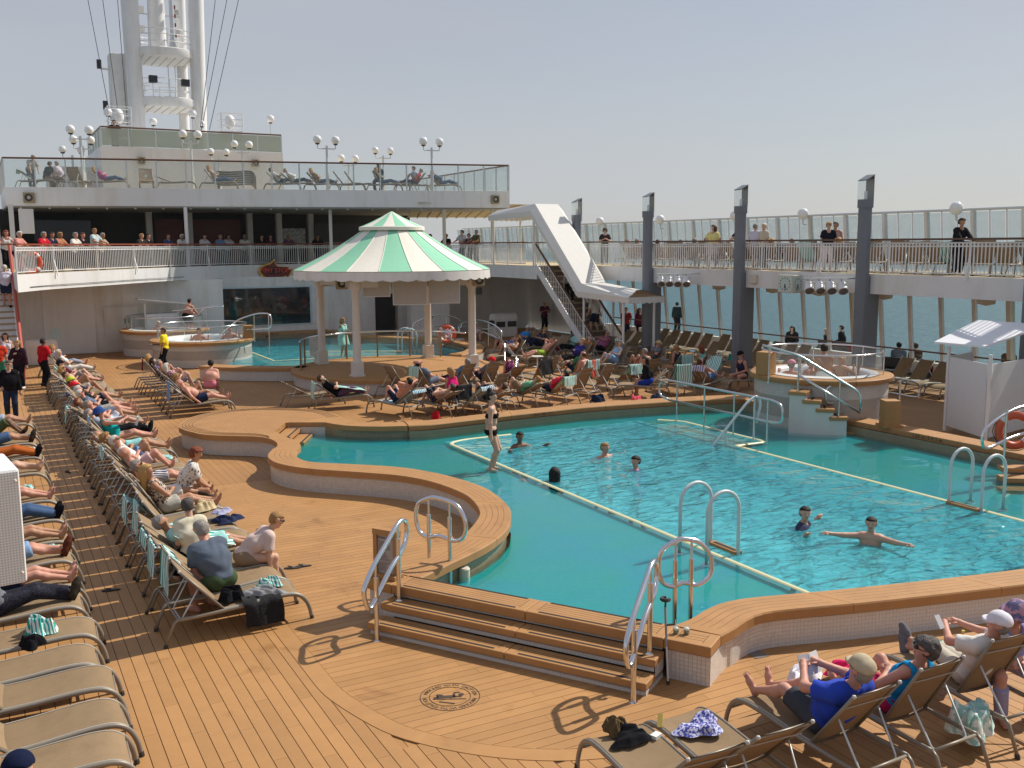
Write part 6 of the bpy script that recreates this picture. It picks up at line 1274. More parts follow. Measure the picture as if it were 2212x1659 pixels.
def person(loc, rz, pose, label, skin='fair', ht=1.72, fem=False, fat=0.0, hair=('short', 'grey'), top=None, bottom=None, hat=None, shoes=None, glasses=False, lod=1, group=None, cat='person', **kw):
    S = ht / 1.72; res = {0: 0.036, 1: 0.025, 2: 0.0155}[lod] * S; P = pose
    pel = V3(*P['pel']); t = unit(V3(*P['torso'])); rgt = V3(1, 0, 0)
    if 'twist' in P: a = P['twist']; rgt = V3(math.cos(a), math.sin(a), 0)
    rgt = unit(rgt - t * np.dot(rgt, t)); fw = np.cross(t, rgt); fw = -fw if np.dot(fw, V3(*P.get('front', (0, 1, 0.3)))) < 0 else fw
    tl = 0.50 * S; neck = pel + t * tl; bend = P.get('bend', 0.0); mid = pel + t * (tl * 0.5) - fw * bend
    sw = (0.165 if fem else 0.185) * S; hw = (0.092 if fem else 0.085) * S
    sh = [neck - t * 0.055 * S - rgt * sw, neck - t * 0.055 * S + rgt * sw]; hip = [pel - rgt * hw - t * 0.02, pel + rgt * hw - t * 0.02]
    hu = unit(V3(*P.get('headup', tuple(t)))); hf = V3(*P.get('face', tuple(fw))); hf = unit(hf - hu * np.dot(hf, hu)); hr = np.cross(hf, hu)
    hc = neck + unit(t + hu) * 0.165 * S + hu * 0.03 * S
    arms, legs = [], []
    for i, sgn in ((0, -1), (1, 1)):
        tg = V3(*P['hands'][i]); hint = V3(*P.get('elbow', ((-0.6, -0.6, -0.5), (0.6, -0.6, -0.5)))[i]); el, wr = two_bone(sh[i], tg, 0.285 * S, 0.255 * S, hint)
        hd = unit(V3(*P['handdir'][i])) if 'handdir' in P else unit(unit(wr - el) + V3(*P.get('handbias', (0, 0, 0)))); arms.append((sh[i], el, wr, hd))
        tg = V3(*P['feet'][i]); kn, an = two_bone(hip[i], tg, 0.43 * S, 0.42 * S, V3(*P.get('knee', ((-0.1, 1, 0.6), (0.1, 1, 0.6)))[i]))
        ft = unit(V3(*P.get('toes', ((-0.1, 1, 0), (0.1, 1, 0)))[i])); legs.append((hip[i], kn, an, ft))
    f = 0.95 if fem else 1.06; f *= S; belly = 0.118 + 0.055 * fat
    torso = [(sh[0] + rgt * 0.05 * S, sh[1] - rgt * 0.05 * S, 0.082 * f, 0.082 * f), (neck - t * 0.16 * S - rgt * 0.07 * S, neck - t * 0.16 * S + rgt * 0.07 * S, 0.105 * f, 0.105 * f),
             (mid - rgt * 0.055 * S + fw * 0.02 * fat, mid + rgt * 0.055 * S + fw * 0.02 * fat, belly * f, belly * f), (mid - t * 0.09 * S + fw * 0.05 * fat, mid - t * 0.02 * S + fw * 0.05 * fat, (belly + 0.015) * f, (belly + 0.01) * f), (pel - rgt * 0.065 * S, pel + rgt * 0.065 * S, 0.118 * S, 0.118 * S)]
    if fem: torso += [(neck - t * 0.17 * S + rgt * sg * 0.07 * S + fw * 0.07 * S, neck - t * 0.19 * S + rgt * sg * 0.075 * S + fw * 0.075 * S, 0.062 * S, 0.066 * S) for sg in (-1, 1)]
    neckp = [(neck - t * 0.03, hc - hu * 0.05 * S, 0.055 * f, 0.052 * f)]
    headp = [(hc + hu * 0.025 * S - hf * 0.018 * S, hc + hu * 0.03 * S + hf * 0.012 * S, 0.088 * S, 0.082 * S), (hc - hu * 0.02 * S + hf * 0.03 * S, hc - hu * 0.078 * S + hf * 0.045 * S, 0.062 * S, 0.042 * S)]
    if lod >= 1: headp += [(hc + hf * 0.088 * S + hu * 0.008 * S, hc + hf * 0.108 * S - hu * 0.018 * S, 0.011 * S, 0.015 * S)] + [(hc + hr * sg * 0.083 * S - hf * 0.005, hc + hr * sg * 0.088 * S - hf * 0.012 + hu * 0.025 * S, 0.018 * S, 0.02 * S) for sg in (-1, 1)]
    armp, legp, body = [], [], []
    for (a, e, w_, hd) in arms:
        armp.append([(a, e, 0.058 * f, 0.044 * f), (e, w_, 0.044 * f, 0.029 * f), (w_, w_ + hd * 0.075 * S, 0.030 * S, 0.036 * S)])
    for (a, k_, n_, ft) in legs:
        sh_d = unit(n_ - k_); cf = unit(sh_d * 0.0 + ft)
        calf = k_ + (n_ - k_) * 0.28 - ft * 0.018 * S
        legp.append([(a, k_, 0.096 * S, 0.058 * S), (k_, calf, 0.057 * S, 0.058 * S), (calf, n_, 0.056 * S, 0.036 * S), (n_ - ft * 0.045 * S + sh_d * 0.035 * S, n_ + ft * 0.09 * S + sh_d * 0.045 * S, 0.036 * S, 0.034 * S), (n_ + ft * 0.09 * S + sh_d * 0.048 * S, n_ + ft * 0.16 * S + sh_d * 0.052 * S, 0.034 * S, 0.024 * S)])
    body = torso + neckp + headp + [p for a in armp for p in a] + [p for l in legp for p in l]
    ex = MB()
    if lod >= 1:      # five separate bent fingers on each hand
        for (a, e, w_, hd), sg in zip(arms, (-1, 1)):
            sd = np.cross(hd, V3(0, 0, 1)); sd = unit(sd) if np.linalg.norm(sd) > 0.2 else rgt; dn = np.cross(sd, hd); dn = dn if dn[2] < 0 else -dn
            pc = w_ + hd * 0.085 * S; curl = P.get('curl', 0.35)
            for j, (o, l) in enumerate(((-0.03, 0.062), (-0.010, 0.072), (0.011, 0.068), (0.031, 0.054))):
                b0 = pc + sd * o * S; d1 = unit(hd + dn * curl * 0.5 + sd * o * 2); b1 = b0 + d1 * l * 0.5 * S; d2 = unit(hd + dn * curl * 1.8); b2 = b1 + d2 * l * 0.42 * S; ex.tube([b0, b1, b2], [0.0105 * S, 0.0095 * S, 0.0068 * S], 6)
            b0 = w_ + hd * 0.03 * S - sd * sg * 0.028 * S; b1 = b0 + unit(hd * 0.7 - sd * sg * 0.7 + dn * 0.2) * 0.04 * S; ex.tube([b0, b1, b1 + unit(hd + dn * 0.3) * 0.03 * S], [0.013 * S, 0.0115 * S, 0.008 * S], 6)
        if not shoes:
            for (a, k_, n_, ft) in legs:
                sdn = unit(n_ - k_); sd = unit(np.cross(ft, sdn)); tip = n_ + ft * 0.165 * S + sdn * 0.052 * S
                for j in range(5): o = (j - 2) * 0.0135 * S; ex.tube([tip + sd * o - ft * 0.02, tip + sd * o + ft * (0.028 - 0.003 * abs(j - 1.5)) * S], [0.011 * S, 0.008 * S], 6)
    lo, hi = prim_box(body)
    me = skin_mesh(lambda g: field(body, g, 0.028 * S), lo, hi, res, 'person', SKIN[skin], ex)
    o = put('person', me, None, loc, rz); tag(o, label, cat, group)
    def part(nm, fn, prims, m_, pad=0.05, rs=None):
        lo, hi = prim_box(prims, pad); q = skin_mesh(fn, lo, hi, rs or res, nm, m_)
        if q is not None and len(q.polygons): put(nm, q, o)
    def plane(g, p0, n): return (g - p0) @ n
    off = 0.014 + res * 0.22
    waist = pel + t * 0.09 * S
    if bottom:
        kind, m_ = bottom[0], bottom[1]; fr = bottom[2] if len(bottom) > 2 else (0.75 if kind == 'shorts' else 0.97)
        def fb(g):
            d = None
            for lg in legp:
                a, k_ = lg[0][0], lg[0][1]; n_ = lg[2][1]
                if kind in ('shorts', 'brief'):
                    e = a + (k_ - a) * fr; dl_ = field([(a, e + (k_ - a) * 0.2, 0.103 * S, (0.103 - 0.025 * fr) * S)], g, 0.03); dl_ = np.maximum(dl_, plane(g, e, unit(k_ - a)))
                elif kind == 'skirt':
                    e = a + (k_ - a) * fr; dl_ = field([(a, e, 0.13 * S, 0.14 * S)], g, 0.03); dl_ = np.maximum(dl_, plane(g, e, unit(k_ - a)))
                else:
                    dl_ = field([lg[0], (k_, n_, 0.066 * S, 0.05 * S)], g, 0.03); e = k_ + (n_ - k_) * (fr if fr < 0.96 else 0.93); dl_ = np.maximum(dl_, plane(g, e, unit(n_ - k_)))
                d = dl_ if d is None else np.minimum(d, dl_)
            tz = field(torso[2:], g, 0.03); tz = np.maximum(tz, plane(g, waist, t)); h = np.clip(0.5 + 0.5 * (tz - d) / 0.03, 0, 1); d = tz + (d - tz) * h - 0.03 * h * (1 - h)
            return np.maximum(d - off, plane(g, waist, t))
        if kind == 'brief':
            part('swim_trunks', lambda g: np.maximum(fb(g), -plane(g, pel - t * 0.12 * S, t)) if False else fb(g), torso[2:] + [l[0] for l in legp], m_)
        else: part({'shorts': 'shorts', 'skirt': 'skirt'}.get(kind, 'trousers'), fb, torso[2:] + [p for l in legp for p in l[:3]], m_, 0.08)
    if top:
        kind, m_ = top[0], top[1]; sl = {'tee': 0.62, 'tank': 0.0, 'long': 1.0, 'jacket': 1.0, 'swimsuit': 0.0, 'bikini': 0.0, 'dress': 0.0, 'polo': 0.7}[kind]
        extra_off = 0.012 if kind in ('jacket',) else (-0.004 if kind in ('bikini', 'swimsuit') else 0.004)
        hem = pel - t * (0.06 if kind in ('tee', 'polo', 'long', 'tank', 'jacket') else 0.12) * S
        def ft_(g):
            d = field(torso, g, 0.03 * S)
            if sl > 0:
                for ar in armp:
                    a, e = ar[0][0], ar[0][1]; w_ = ar[1][1]
                    if sl >= 1: da = field([ar[0], (e, w_, 0.048 * f, 0.038 * f)], g, 0.02); da = np.maximum(da, plane(g, w_, unit(w_ - e)))
                    else: q = a + (e - a) * sl; da = field([(a, e, 0.066 * f, 0.062 * f)], g, 0.02); da = np.maximum(da, plane(g, q, unit(e - a)))
                    h = np.clip(0.5 + 0.5 * (da - d) / 0.03, 0, 1); d = da + (d - da) * h - 0.03 * h * (1 - h)
            if lod >= 1: ax_ = g @ t; bx_ = g @ rgt; d = d + 0.0045 * np.sin(34 * ax_ + 5 * np.sin(11 * bx_ + 3 * ax_)) * np.clip(1 - np.abs(bx_ - pel @ rgt) * 1.5, 0.3, 1)
            d = d - off - extra_off
            nk = field([(neck + fw * 0.02 * S + t * 0.0, neck + t * 0.2 * S, (0.075 if kind not in ('tank', 'swimsuit') else 0.11) * S, 0.08 * S)], g, 0.01); d = np.maximum(d, -nk)
            d = np.maximum(d, -plane(g, hem, t))
            if kind in ('tank', 'swimsuit', 'bikini', 'dress'):
                for s_i, sg in ((0, -1), (1, 1)): d = np.maximum(d, -field([(sh[s_i] + rgt * sg * 0.02, sh[s_i] + rgt * sg * 0.12, 0.088 * f, 0.09 * f)], g, 0.01))
            if kind == 'bikini':
                c0 = neck - t * 0.19 * S; d1 = np.maximum(d, np.abs(plane(g, c0, t)) - 0.05 * S); d = d1
            return d
        part({'swimsuit': 'swimsuit', 'bikini': 'bikini_top', 'jacket': 'jacket', 'dress': 'dress'}.get(kind, 'shirt'), ft_, torso + [p for a in armp for p in a[:2]], m_, 0.06)
        if kind == 'bikini': part('bikini_bottom', lambda g: np.maximum(field(torso + [l[0] for l in legp], g, 0.03 * S) - off, np.maximum(plane(g, pel + t * 0.02 * S, t), -plane(g, pel - t * 0.10 * S, t))), torso[2:], m_, 0.03)
    if hair and hair[0] != 'bald':
        stl, hm = hair[0], hair_mat(hair[1]); hp = headp[:1] + [(hc - hu * 0.03 * S - hf * 0.02 * S, hc - hu * 0.05 * S - hf * 0.02 * S, 0.075 * S, 0.065 * S)]
        if stl in ('long', 'bob'):
            ln = 0.30 if stl == 'long' else 0.16
            for sg in (-1, 0, 1): b = hc - hf * 0.055 * S + hr * sg * 0.055 * S; hp = hp + [(b, b - hu * ln * S - hf * (0.05 if stl == 'long' else 0.01) * S, 0.05 * S, 0.035 * S)]
        if stl == 'bun': hp = hp + [(hc + hu * 0.13 * S - hf * 0.04 * S, hc + hu * 0.135 * S - hf * 0.045 * S, 0.042 * S, 0.042 * S)]
        if stl == 'pony': hp = hp + [(hc + hu * 0.03 * S - hf * 0.10 * S, hc - hu * 0.2 * S - hf * 0.15 * S, 0.035 * S, 0.02 * S)]
        thick = {'short': 0.010, 'curly': 0.030, 'fringe': 0.008}.get(stl, 0.016) * S
        def fh(g):
            d = field(hp, g, 0.03 * S) - thick - res * 0.15
            q2 = g * (70 / S); d = d + 0.0035 * S * np.sin(q2[..., 0] + 2 * np.sin(q2[..., 2] * 0.6)) * np.sin(q2[..., 1] * 1.3)
            if stl == 'curly': q = g * (48 / S); d = d + 0.010 * np.sin(q[..., 0]) * np.sin(q[..., 1]) * np.sin(q[..., 2])
            fd = (g - hc) @ hf; ud = (g - hc) @ hu; e = np.maximum(0.028 * S - fd, ud - 0.062 * S); d = np.maximum(d, -e)
            e2 = np.maximum(-0.02 * S - fd, ud + 0.055 * S) if stl in ('short', 'fringe', 'curly', 'bun', 'pony') else None
            if e2 is not None:
                d = np.maximum(d, -(ud + (0.03 + 0.045 * np.clip(-fd / (0.05 * S), 0, 1)) * S))
                for sg in (-1, 1): d = np.maximum(d, 0.034 * S - np.sqrt((((g - (hc + hr * sg * 0.09 * S - hf * 0.004 * S + hu * 0.006 * S)) ** 2).sum(-1))))
            if stl == 'fringe': d = np.maximum(d, ud - 0.05 * S)
            return d
        part('hair', fh, hp, hm, 0.05, min(res, 0.022))
    if hat:
        kind, hm = hat
        hp = [(hc + hu * 0.035 * S - hf * 0.015 * S, hc + hu * 0.045 * S + hf * 0.01 * S, 0.100 * S, 0.095 * S)]; c0 = hc + hu * 0.045 * S
        def fc(g):
            d = np.maximum(field(hp, g, 0.02) - 0.012 - res * 0.3, -((g - c0) @ hu))
            if kind == 'cap': b = np.abs((g - c0) @ hu + ((g - c0) @ hf) * 0.12) - 0.010 - res * 0.2; rr = np.sqrt(((g - c0) @ hr) ** 2 + (((g - c0) @ hf) - 0.085 * S) ** 2) - 0.085 * S; d = np.minimum(d, np.maximum(b, rr))
            else:
                rad = np.sqrt(((g - c0) @ hr) ** 2 + ((g - c0) @ hf) ** 2); b = np.abs((g - c0) @ hu + np.maximum(rad - 0.1, 0) * 0.45) - 0.008 - res * 0.2; d = np.minimum(d, np.maximum(b, rad - 0.175 * S))
            return d
        part('hat', fc, hp, hm, 0.13, min(res, 0.02))
    if glasses or lod == 2:
        q = MB()
        if glasses:
            for sg in (-1, 1): c0 = hc + hu * 0.022 * S + hf * 0.088 * S + hr * sg * 0.034 * S; q.sphere(c0, 0.026 * S, 8, sz=(0.03 * S, 0.03 * S, 0.022 * S)); q.bar(c0 + hr * sg * 0.025 * S, hc + hu * 0.02 * S + hr * sg * 0.092 * S - hf * 0.01, 0.008, 0.008)
            q.build('sunglasses', DARK, o)
        else:
            for sg in (-1, 1): MB().sphere(hc + hu * 0.018 * S + hf * 0.084 * S + hr * sg * 0.032 * S, 0.010 * S, 8).build('eye', mat('eye_dark', (0.03, 0.02, 0.02), 0.3), o)
        if lod == 2: MB().bar(hc - hu * 0.055 * S + hf * 0.094 * S - hr * 0.022 * S, hc - hu * 0.055 * S + hf * 0.094 * S + hr * 0.022 * S, 0.008, 0.006).build('mouth', mat('lip', (0.30, 0.10, 0.08), 0.5), o)
    if shoes:
        for lg, (a, k_, n_, ft) in zip(legp, legs):
            pr = lg[3:]; cutp = n_ - unit(n_ - k_) * 0.02
            part('shoe', lambda g: np.maximum(field(pr, g, 0.03) - 0.014 - res * 0.2, -plane(g, cutp, unit(n_ - k_))), pr, shoes, 0.04, min(res, 0.02))
    return o
SEATZ = 0.375
def lie(beta=35, legs='straight', arms='belly', look=None, s=1.0):
    b = R(beta); pel = (0, 0.13, SEATZ + 0.118); t = (0, -math.cos(b), math.sin(b)); nk = np.array(pel) + np.array(t) * 0.5 * s; fr = V3(0, math.sin(b), math.cos(b))
    up = unit(V3(*t) + fr * 0.25); P = dict(pel=pel, torso=t, front=tuple(fr), headup=tuple(unit(V3(*t) * (0.8 if beta > 15 else 1) + V3(0, 0.12, 0.35))), face=tuple(fr if look is None else look))
    y0 = 0.13; fz = SEATZ + 0.055
    L = {'straight': ((-0.11, y0 + 0.835, fz + 0.02), (0.11, y0 + 0.835, fz + 0.02)), 'wide': ((-0.19, y0 + 0.80, fz + 0.02), (0.19, y0 + 0.80, fz + 0.02)), 'bent': ((-0.12, y0 + 0.42, fz), (0.12, y0 + 0.45, fz)), 'one': ((-0.12, y0 + 0.40, fz), (0.12, y0 + 0.83, fz + 0.02)), 'cross': ((0.03, y0 + 0.835, fz + 0.09), (-0.02, y0 + 0.83, fz + 0.02)), 'floor': ((-0.42, y0 + 0.45, 0.08), (0.42, y0 + 0.45, 0.08)), 'half': ((-0.12, y0 + 0.66, fz), (0.12, y0 + 0.62, fz))}[legs]
    P['feet'] = L; P['knee'] = ((-0.15, 0.2, 1), (0.15, 0.2, 1)); up_t = (lambda x: (x, 0.35, 1.0)); P['toes'] = tuple((-0.25 if i == 0 else 0.25, 0.35, 1.0) if f[2] > 0.3 and abs(f[1] - y0) > 0.6 else (0.0, 1, -0.1) for i, f in enumerate(L))
    ch = np.array(pel) + np.array(t) * 0.22 * s + fr * 0.2;
    A = {'belly': ((ch[0] - 0.06, ch[1] + 0.0, ch[2] - 0.02), (ch[0] + 0.07, ch[1] + 0.03, ch[2] - 0.02)), 'side': ((-0.30, 0.10, SEATZ + 0.06), (0.30, 0.10, SEATZ + 0.06)), 'head': (tuple(nk + np.array(t) * 0.16 + V3(-0.12, 0, -0.02)), tuple(nk + np.array(t) * 0.16 + V3(0.12, 0, -0.02))), 'book': tuple(tuple(np.array(pel) + np.array(t) * 0.28 + fr * 0.38 + V3(x, 0.05, 0)) for x in (-0.11, 0.11)), 'brow': (tuple(nk + np.array(t) * 0.22 + fr * 0.10 + V3(-0.03, 0, 0)), (ch[0] + 0.07, ch[1], ch[2] - 0.02)), 'hang': ((-0.42, 0.0, SEATZ - 0.16), (ch[0] + 0.07, ch[1], ch[2] - 0.02))}[arms]
    P['hands'] = A; P['elbow'] = ((-1, -0.1, -0.4), (1, -0.1, -0.4)) if arms != 'head' else ((-1, 0.2, 0.25), (1, 0.2, 0.25)); return P
def sit(lean=10, seat=0.40, arms='knees', knees=0.16, feet=0.40, twist=0.0, look=(0, 1, -0.15), bend=0.03, fz=0.075):
    b = R(lean); pel = (0, 0, seat + 0.12); t = (0, math.sin(b), math.cos(b)); nk = np.array(pel) + np.array(t) * 0.5
    P = dict(pel=pel, torso=t, front=(0, math.cos(b), -math.sin(b) + 0.01), bend=bend, headup=(0, math.sin(b * 0.5), math.cos(b * 0.5)), face=look, twist=twist)
    P['feet'] = ((-knees, feet, fz), (knees, feet + 0.03, fz)); P['knee'] = ((-0.25, 1, 0.9), (0.25, 1, 0.9)); kz = seat + 0.14
    A = {'knees': ((-knees, 0.36, kz), (knees, 0.36, kz)), 'lap': ((-0.05, 0.24, seat + 0.2), (0.06, 0.24, seat + 0.2)), 'clasp': ((-0.02, 0.44, kz - 0.02), (0.03, 0.44, kz - 0.02)), 'prop': ((-0.32, -0.10, seat + 0.03), (0.32, -0.10, seat + 0.03)), 'down': ((-0.2, 0.30, seat - 0.1), (0.22, 0.34, seat - 0.18)), 'ledge': ((-0.16, 0.34, seat + 0.40), (0.18, 0.34, seat + 0.40)), 'phone': ((-0.06, 0.30, seat + 0.34), (0.07, 0.30, seat + 0.34)), 'chin': ((-0.04, 0.30, seat + 0.2), tuple(nk + V3(0.02, 0.13, 0.05))), 'shin': ((-0.08, 0.46, 0.22), (0.10, 0.46, 0.20))}[arms]
    P['hands'] = A; P['elbow'] = ((-0.55, -0.7, -0.4), (0.55, -0.7, -0.4)); return P
def stand(lean=3, arms='down', step=0.0, look=(0, 1, -0.05), twist=0.0, knee=None, h=1.0):
    b = R(lean); pel = (0, -0.25 * math.sin(b), 0.925 - 0.06 * abs(step)); t = (0, math.sin(b), math.cos(b)); nk = np.array(pel) + np.array(t) * 0.5
    P = dict(pel=pel, torso=t, front=(0, math.cos(b), -math.sin(b) + 0.01), headup=(0, math.sin(b * 0.4), math.cos(b * 0.4)), face=look, twist=twist)
    P['feet'] = ((-0.10, step * 0.5, 0.085), (0.11, -step * 0.5, 0.085)); P['knee'] = ((-0.05, 1, 0.1), (0.05, 1, 0.1))
    A = {'down': ((-0.27, 0.04, 0.80), (0.27, 0.02, 0.80)), 'rail': ((-0.20, 0.42, 1.12), (0.22, 0.42, 1.12)), 'phone': ((-0.07, 0.30, 1.22), (0.08, 0.30, 1.22)), 'cross': ((0.10, 0.17, 1.16), (-0.10, 0.17, 1.16)), 'hip': ((-0.27, 0.04, 0.80), (0.22, 0.04, 1.0)), 'tray': ((-0.27, 0.04, 0.82), (0.15, 0.34, 1.05)), 'reach': ((-0.12, 0.50, 1.02), (0.20, 0.45, 0.98)), 'knees': ((-0.15, 0.36, 0.62), (0.15, 0.36, 0.62)), 'swing': ((-0.25, 0.22, 0.86), (0.25, -0.2, 0.84)), 'drop': ((-0.16, 0.48, 0.5), (0.2, 0.5, 0.5)), 'chest': ((-0.27, 0.04, 0.82), (0.08, 0.22, 1.25))}[arms]
    P['hands'] = A; P['elbow'] = ((-0.7, -0.7, -0.3), (0.7, -0.7, -0.3)); return P
def swim(spread=0.6, ahead=0.2, look=(0, 1, 0.0), lean=8, sub=1.40):
    P = stand(lean, 'down', 0.3, look); zz = 1.36; P['hands'] = ((-spread, ahead, zz), (spread, ahead, zz)); P['elbow'] = ((-0.2, -0.5, -1), (0.2, -0.5, -1)); return P

# == sun loungers
def lounger_parts():
    ym = [-0.56, -0.3, 0.0, 0.3, 0.6, 0.82, 0.98, 1.09, 1.155, 1.185]; zm = [0.335, 0.335, 0.345, 0.36, 0.385, 0.395, 0.375, 0.30, 0.17, 0.02]
    prof = spline([(0, y, z_) for y, z_ in zip(ym, zm)], 4); D = {}
    for sx in (-1, 1): D['side_rail%d' % sx] = ('side_rail', MB().tube([(sx * 0.315, p.y, p.z) for p in prof], 0.020, 8, flat=1.35).mesh('side_rail', FRAME, True))
    for sx in (-1, 1): m_ = MB().tube([(sx * 0.315, -0.55, 0.34), (sx * 0.315, -0.60, 0.30), (sx * 0.315, -0.72, 0.02)], 0.019, 8); D['leg%d' % sx] = ('leg', m_.mesh('leg', FRAME, True)); D['cap%d' % sx] = ('foot_cap', MB().tube([(sx * 0.315, 1.183, 0.05), (sx * 0.315, 1.19, 0.0)], 0.027, 8).mesh('foot_cap', RUBBER)); D['capr%d' % sx] = ('foot_cap', MB().tube([(sx * 0.315, -0.71, 0.04), (sx * 0.315, -0.725, 0.0)], 0.026, 8).mesh('foot_cap', RUBBER))
    D['cross'] = ('cross_bar', MB().tube([(-0.315, 1.10, 0.26), (0.315, 1.10, 0.26)], 0.014, 6).mesh('cross_bar', FRAME, True))
    D['cross2'] = ('cross_bar', MB().tube([(-0.315, -0.55, 0.335), (0.315, -0.55, 0.335)], 0.016, 6).mesh('cross_bar', FRAME, True))
    seat = [p for p in prof if 0.0 <= p.y <= 1.10]; G = []
    for p in seat: G.append([(x * 0.305, p.y, p.z + 0.022 - 0.022 * (1 - x * x)) for x in (-1, -0.6, -0.2, 0.2, 0.6, 1)])
    D['seat'] = ('seat_sling', MB().grid(G).grid([[(a, b, c - 0.006) for a, b, c in r] for r in G], flip=True).mesh('seat_sling', SLING, True))
    for sx in (-1, 1): D['piping%d' % sx] = ('piping', MB().tube([(sx * 0.302, p.y, p.z + 0.026) for p in seat], 0.006, 4).mesh('piping', mat('piping', (0.42, 0.40, 0.35), 0.6)))
    return D
LP = lounger_parts(); LBACK = {}
def back_parts(beta):
    if beta in LBACK: return LBACK[beta]
    b = R(beta); d = Vector((0, -math.cos(b), math.sin(b))); n = Vector((0, math.sin(b), math.cos(b))); o = Vector((0, 0.03, 0.36)); L_ = 0.80; D = {}
    fr = MB()
    for sx in (-1, 1): fr.tube([o + Vector((sx * 0.300, 0, 0)), o + Vector((sx * 0.300, 0, 0)) + d * L_], 0.017, 8)
    D['bf'] = ('back_frame', fr.tube([o + Vector((-0.3, 0, 0)) + d * (L_ - 0.03), o + Vector((0.3, 0, 0)) + d * (L_ - 0.03)], 0.014, 8).mesh('back_frame', FRAME, True))
    G = [[o + Vector((x * 0.288, 0, 0)) + d * (L_ * (0.01 + 0.98 * i / 6)) + n * (0.016 - 0.020 * (1 - x * x)) for x in (-1, -0.6, -0.2, 0.2, 0.6, 1)] for i in range(7)]
    D['bs'] = ('back_sling', MB().grid(G, flip=True).grid([[p - n * 0.006 for p in r] for r in G]).mesh('back_sling', SLING, True))

    for sx in (-0.3, 0.3): D['cap%.1f' % sx] = ('end_cap', MB().sphere(o + Vector((sx, 0, 0)) + d * L_, 0.021, 8).mesh('end_cap', mat('end_cap', (0.5, 0.48, 0.45), 0.5)))
    if beta > 8:
        a = o + d * (L_ * 0.55) - n * 0.02; foot = Vector((0, -0.50, 0.30)); bail = MB()
        bail.tube(smooth_path([a + Vector((-0.26, 0, 0)), foot + Vector((-0.24, 0, 0)), foot + Vector((0.24, 0, 0)), a + Vector((0.26, 0, 0))], 0.05), 0.010, 6); D['bail'] = ('support_bail', bail.mesh('support_bail', ALU, True))
        st = MB(); st.tube([o + Vector((-0.285, 0, 0)) + d * 0.62 - n * 0.012, o + Vector((0.285, 0, 0)) + d * 0.62 - n * 0.03], 0.006, 5); D['band'] = ('back_strap', st.mesh('back_strap', MATS['piping']))
    LBACK[beta] = D; return D
NL = [0]
def lounger(x, y, rz, beta, label, group, z=0.0, dz=0.0):
    t_ = empty('sun_lounger', (x, y, z), rz, label, 'sun lounger', group); NL[0] += 1
    for D in (LP, back_parts(beta)):
        for nm, me in D.values():
            o = bpy.data.objects.new(nm, me); COL.objects.link(o); o.parent = t_
    return t_
TOWEL = stripes('towel_stripes', '#2f9d94', '#dfe8e2', 9.0); TOWELB = stripes('towel_blue', '#4a8fae', '#d8e4e6', 8.0); TOWELP = mat('towel_pale', '#a9dcd6', 0.95, bump=0.5, bscale=200, spec=0.1)
def drape(path, width, name, label, m_, loc, rz, group='striped beach towels', wob=0.012, seed=1, thick=0.012, cat='towel', skew=0.0, nu=10):
    """cloth laid along a profile path (y,z), hanging with gentle folds"""
    rg = random.Random(seed); P = resample([(0, y, z) for y, z in path], 0.05); G = []; ph = [rg.random() * 6.28 for _ in range(4)]
    for i, p in enumerate(P):
        a = P[max(0, i - 1)]; b = P[min(len(P) - 1, i + 1)]; d = (b - a).normalized(); n = Vector((0, -d.z, d.y)); row = []
        for j in range(nu + 1):
            u = j / nu - 0.5; f = wob * (math.sin(u * 9 + ph[0] + i * 0.22) + 0.7 * math.sin(u * 17 + ph[1] - i * 0.15)) ; row.append(p + Vector((u * width + skew * i / len(P) + 0.012 * math.sin(i * 0.6 + ph[2]), 0, 0)) + n * (thick + abs(f)))
        G.append(row)
    nl = len(P); mb = MB(); mb.grid(G, uvs=lambda u, v: (v, u)); mb.grid([[q + Vector((0, 0, -0.001)) - Vector((0, 0, 0.008)) for q in r] for r in G], flip=True, uvs=lambda u, v: (v, u))
    o = mb.build(name, m_, None, smooth=True, loc=loc, rot=rz); tag(o, label, cat, group); return o
def heap(loc, rz, size, label, m_, seed=1, name='crumpled_cloth', cat='cloth', group=None, n=26):
    """crumpled cloth lying in a heap"""
    rg = random.Random(seed); ph = [(rg.uniform(4, 13), rg.uniform(4, 13), rg.random() * 6.3, rg.uniform(0.3, 1)) for _ in range(9)]; G = []
    for i in range(n + 1):
        row = []
        for j in range(n + 1):
            u, v = i / n * 2 - 1, j / n * 2 - 1; rr = math.sqrt(u * u + v * v); a = math.atan2(v, u); k = 1 + 0.25 * math.sin(3 * a + ph[0][2]) + 0.15 * math.sin(5 * a + ph[1][2]); sq = max(abs(u), abs(v)) / max(rr, 1e-6)
            x, y = u * sq * k * 0.85, v * sq * k * 0.85; e = max(0, 1 - max(abs(u), abs(v)));
            hgt = min(1, e * 3.2) * (0.45 + 0.3 * sum(w_ * math.sin(x * fx + y * fy + p) for fx, fy, p, w_ in ph) / 3 + 0.25 * abs(math.sin(x * 7 + y * 5 + ph[2][2])))
            row.append((x * size[0] / 2, y * size[1] / 2, max(0.004, hgt * size[2])))
        G.append(row)
    o = MB().grid(G, uvs=lambda u, v: (u, v)).build(name, m_, None, smooth=True, loc=loc, rot=rz); tag(o, label, cat, group); return o
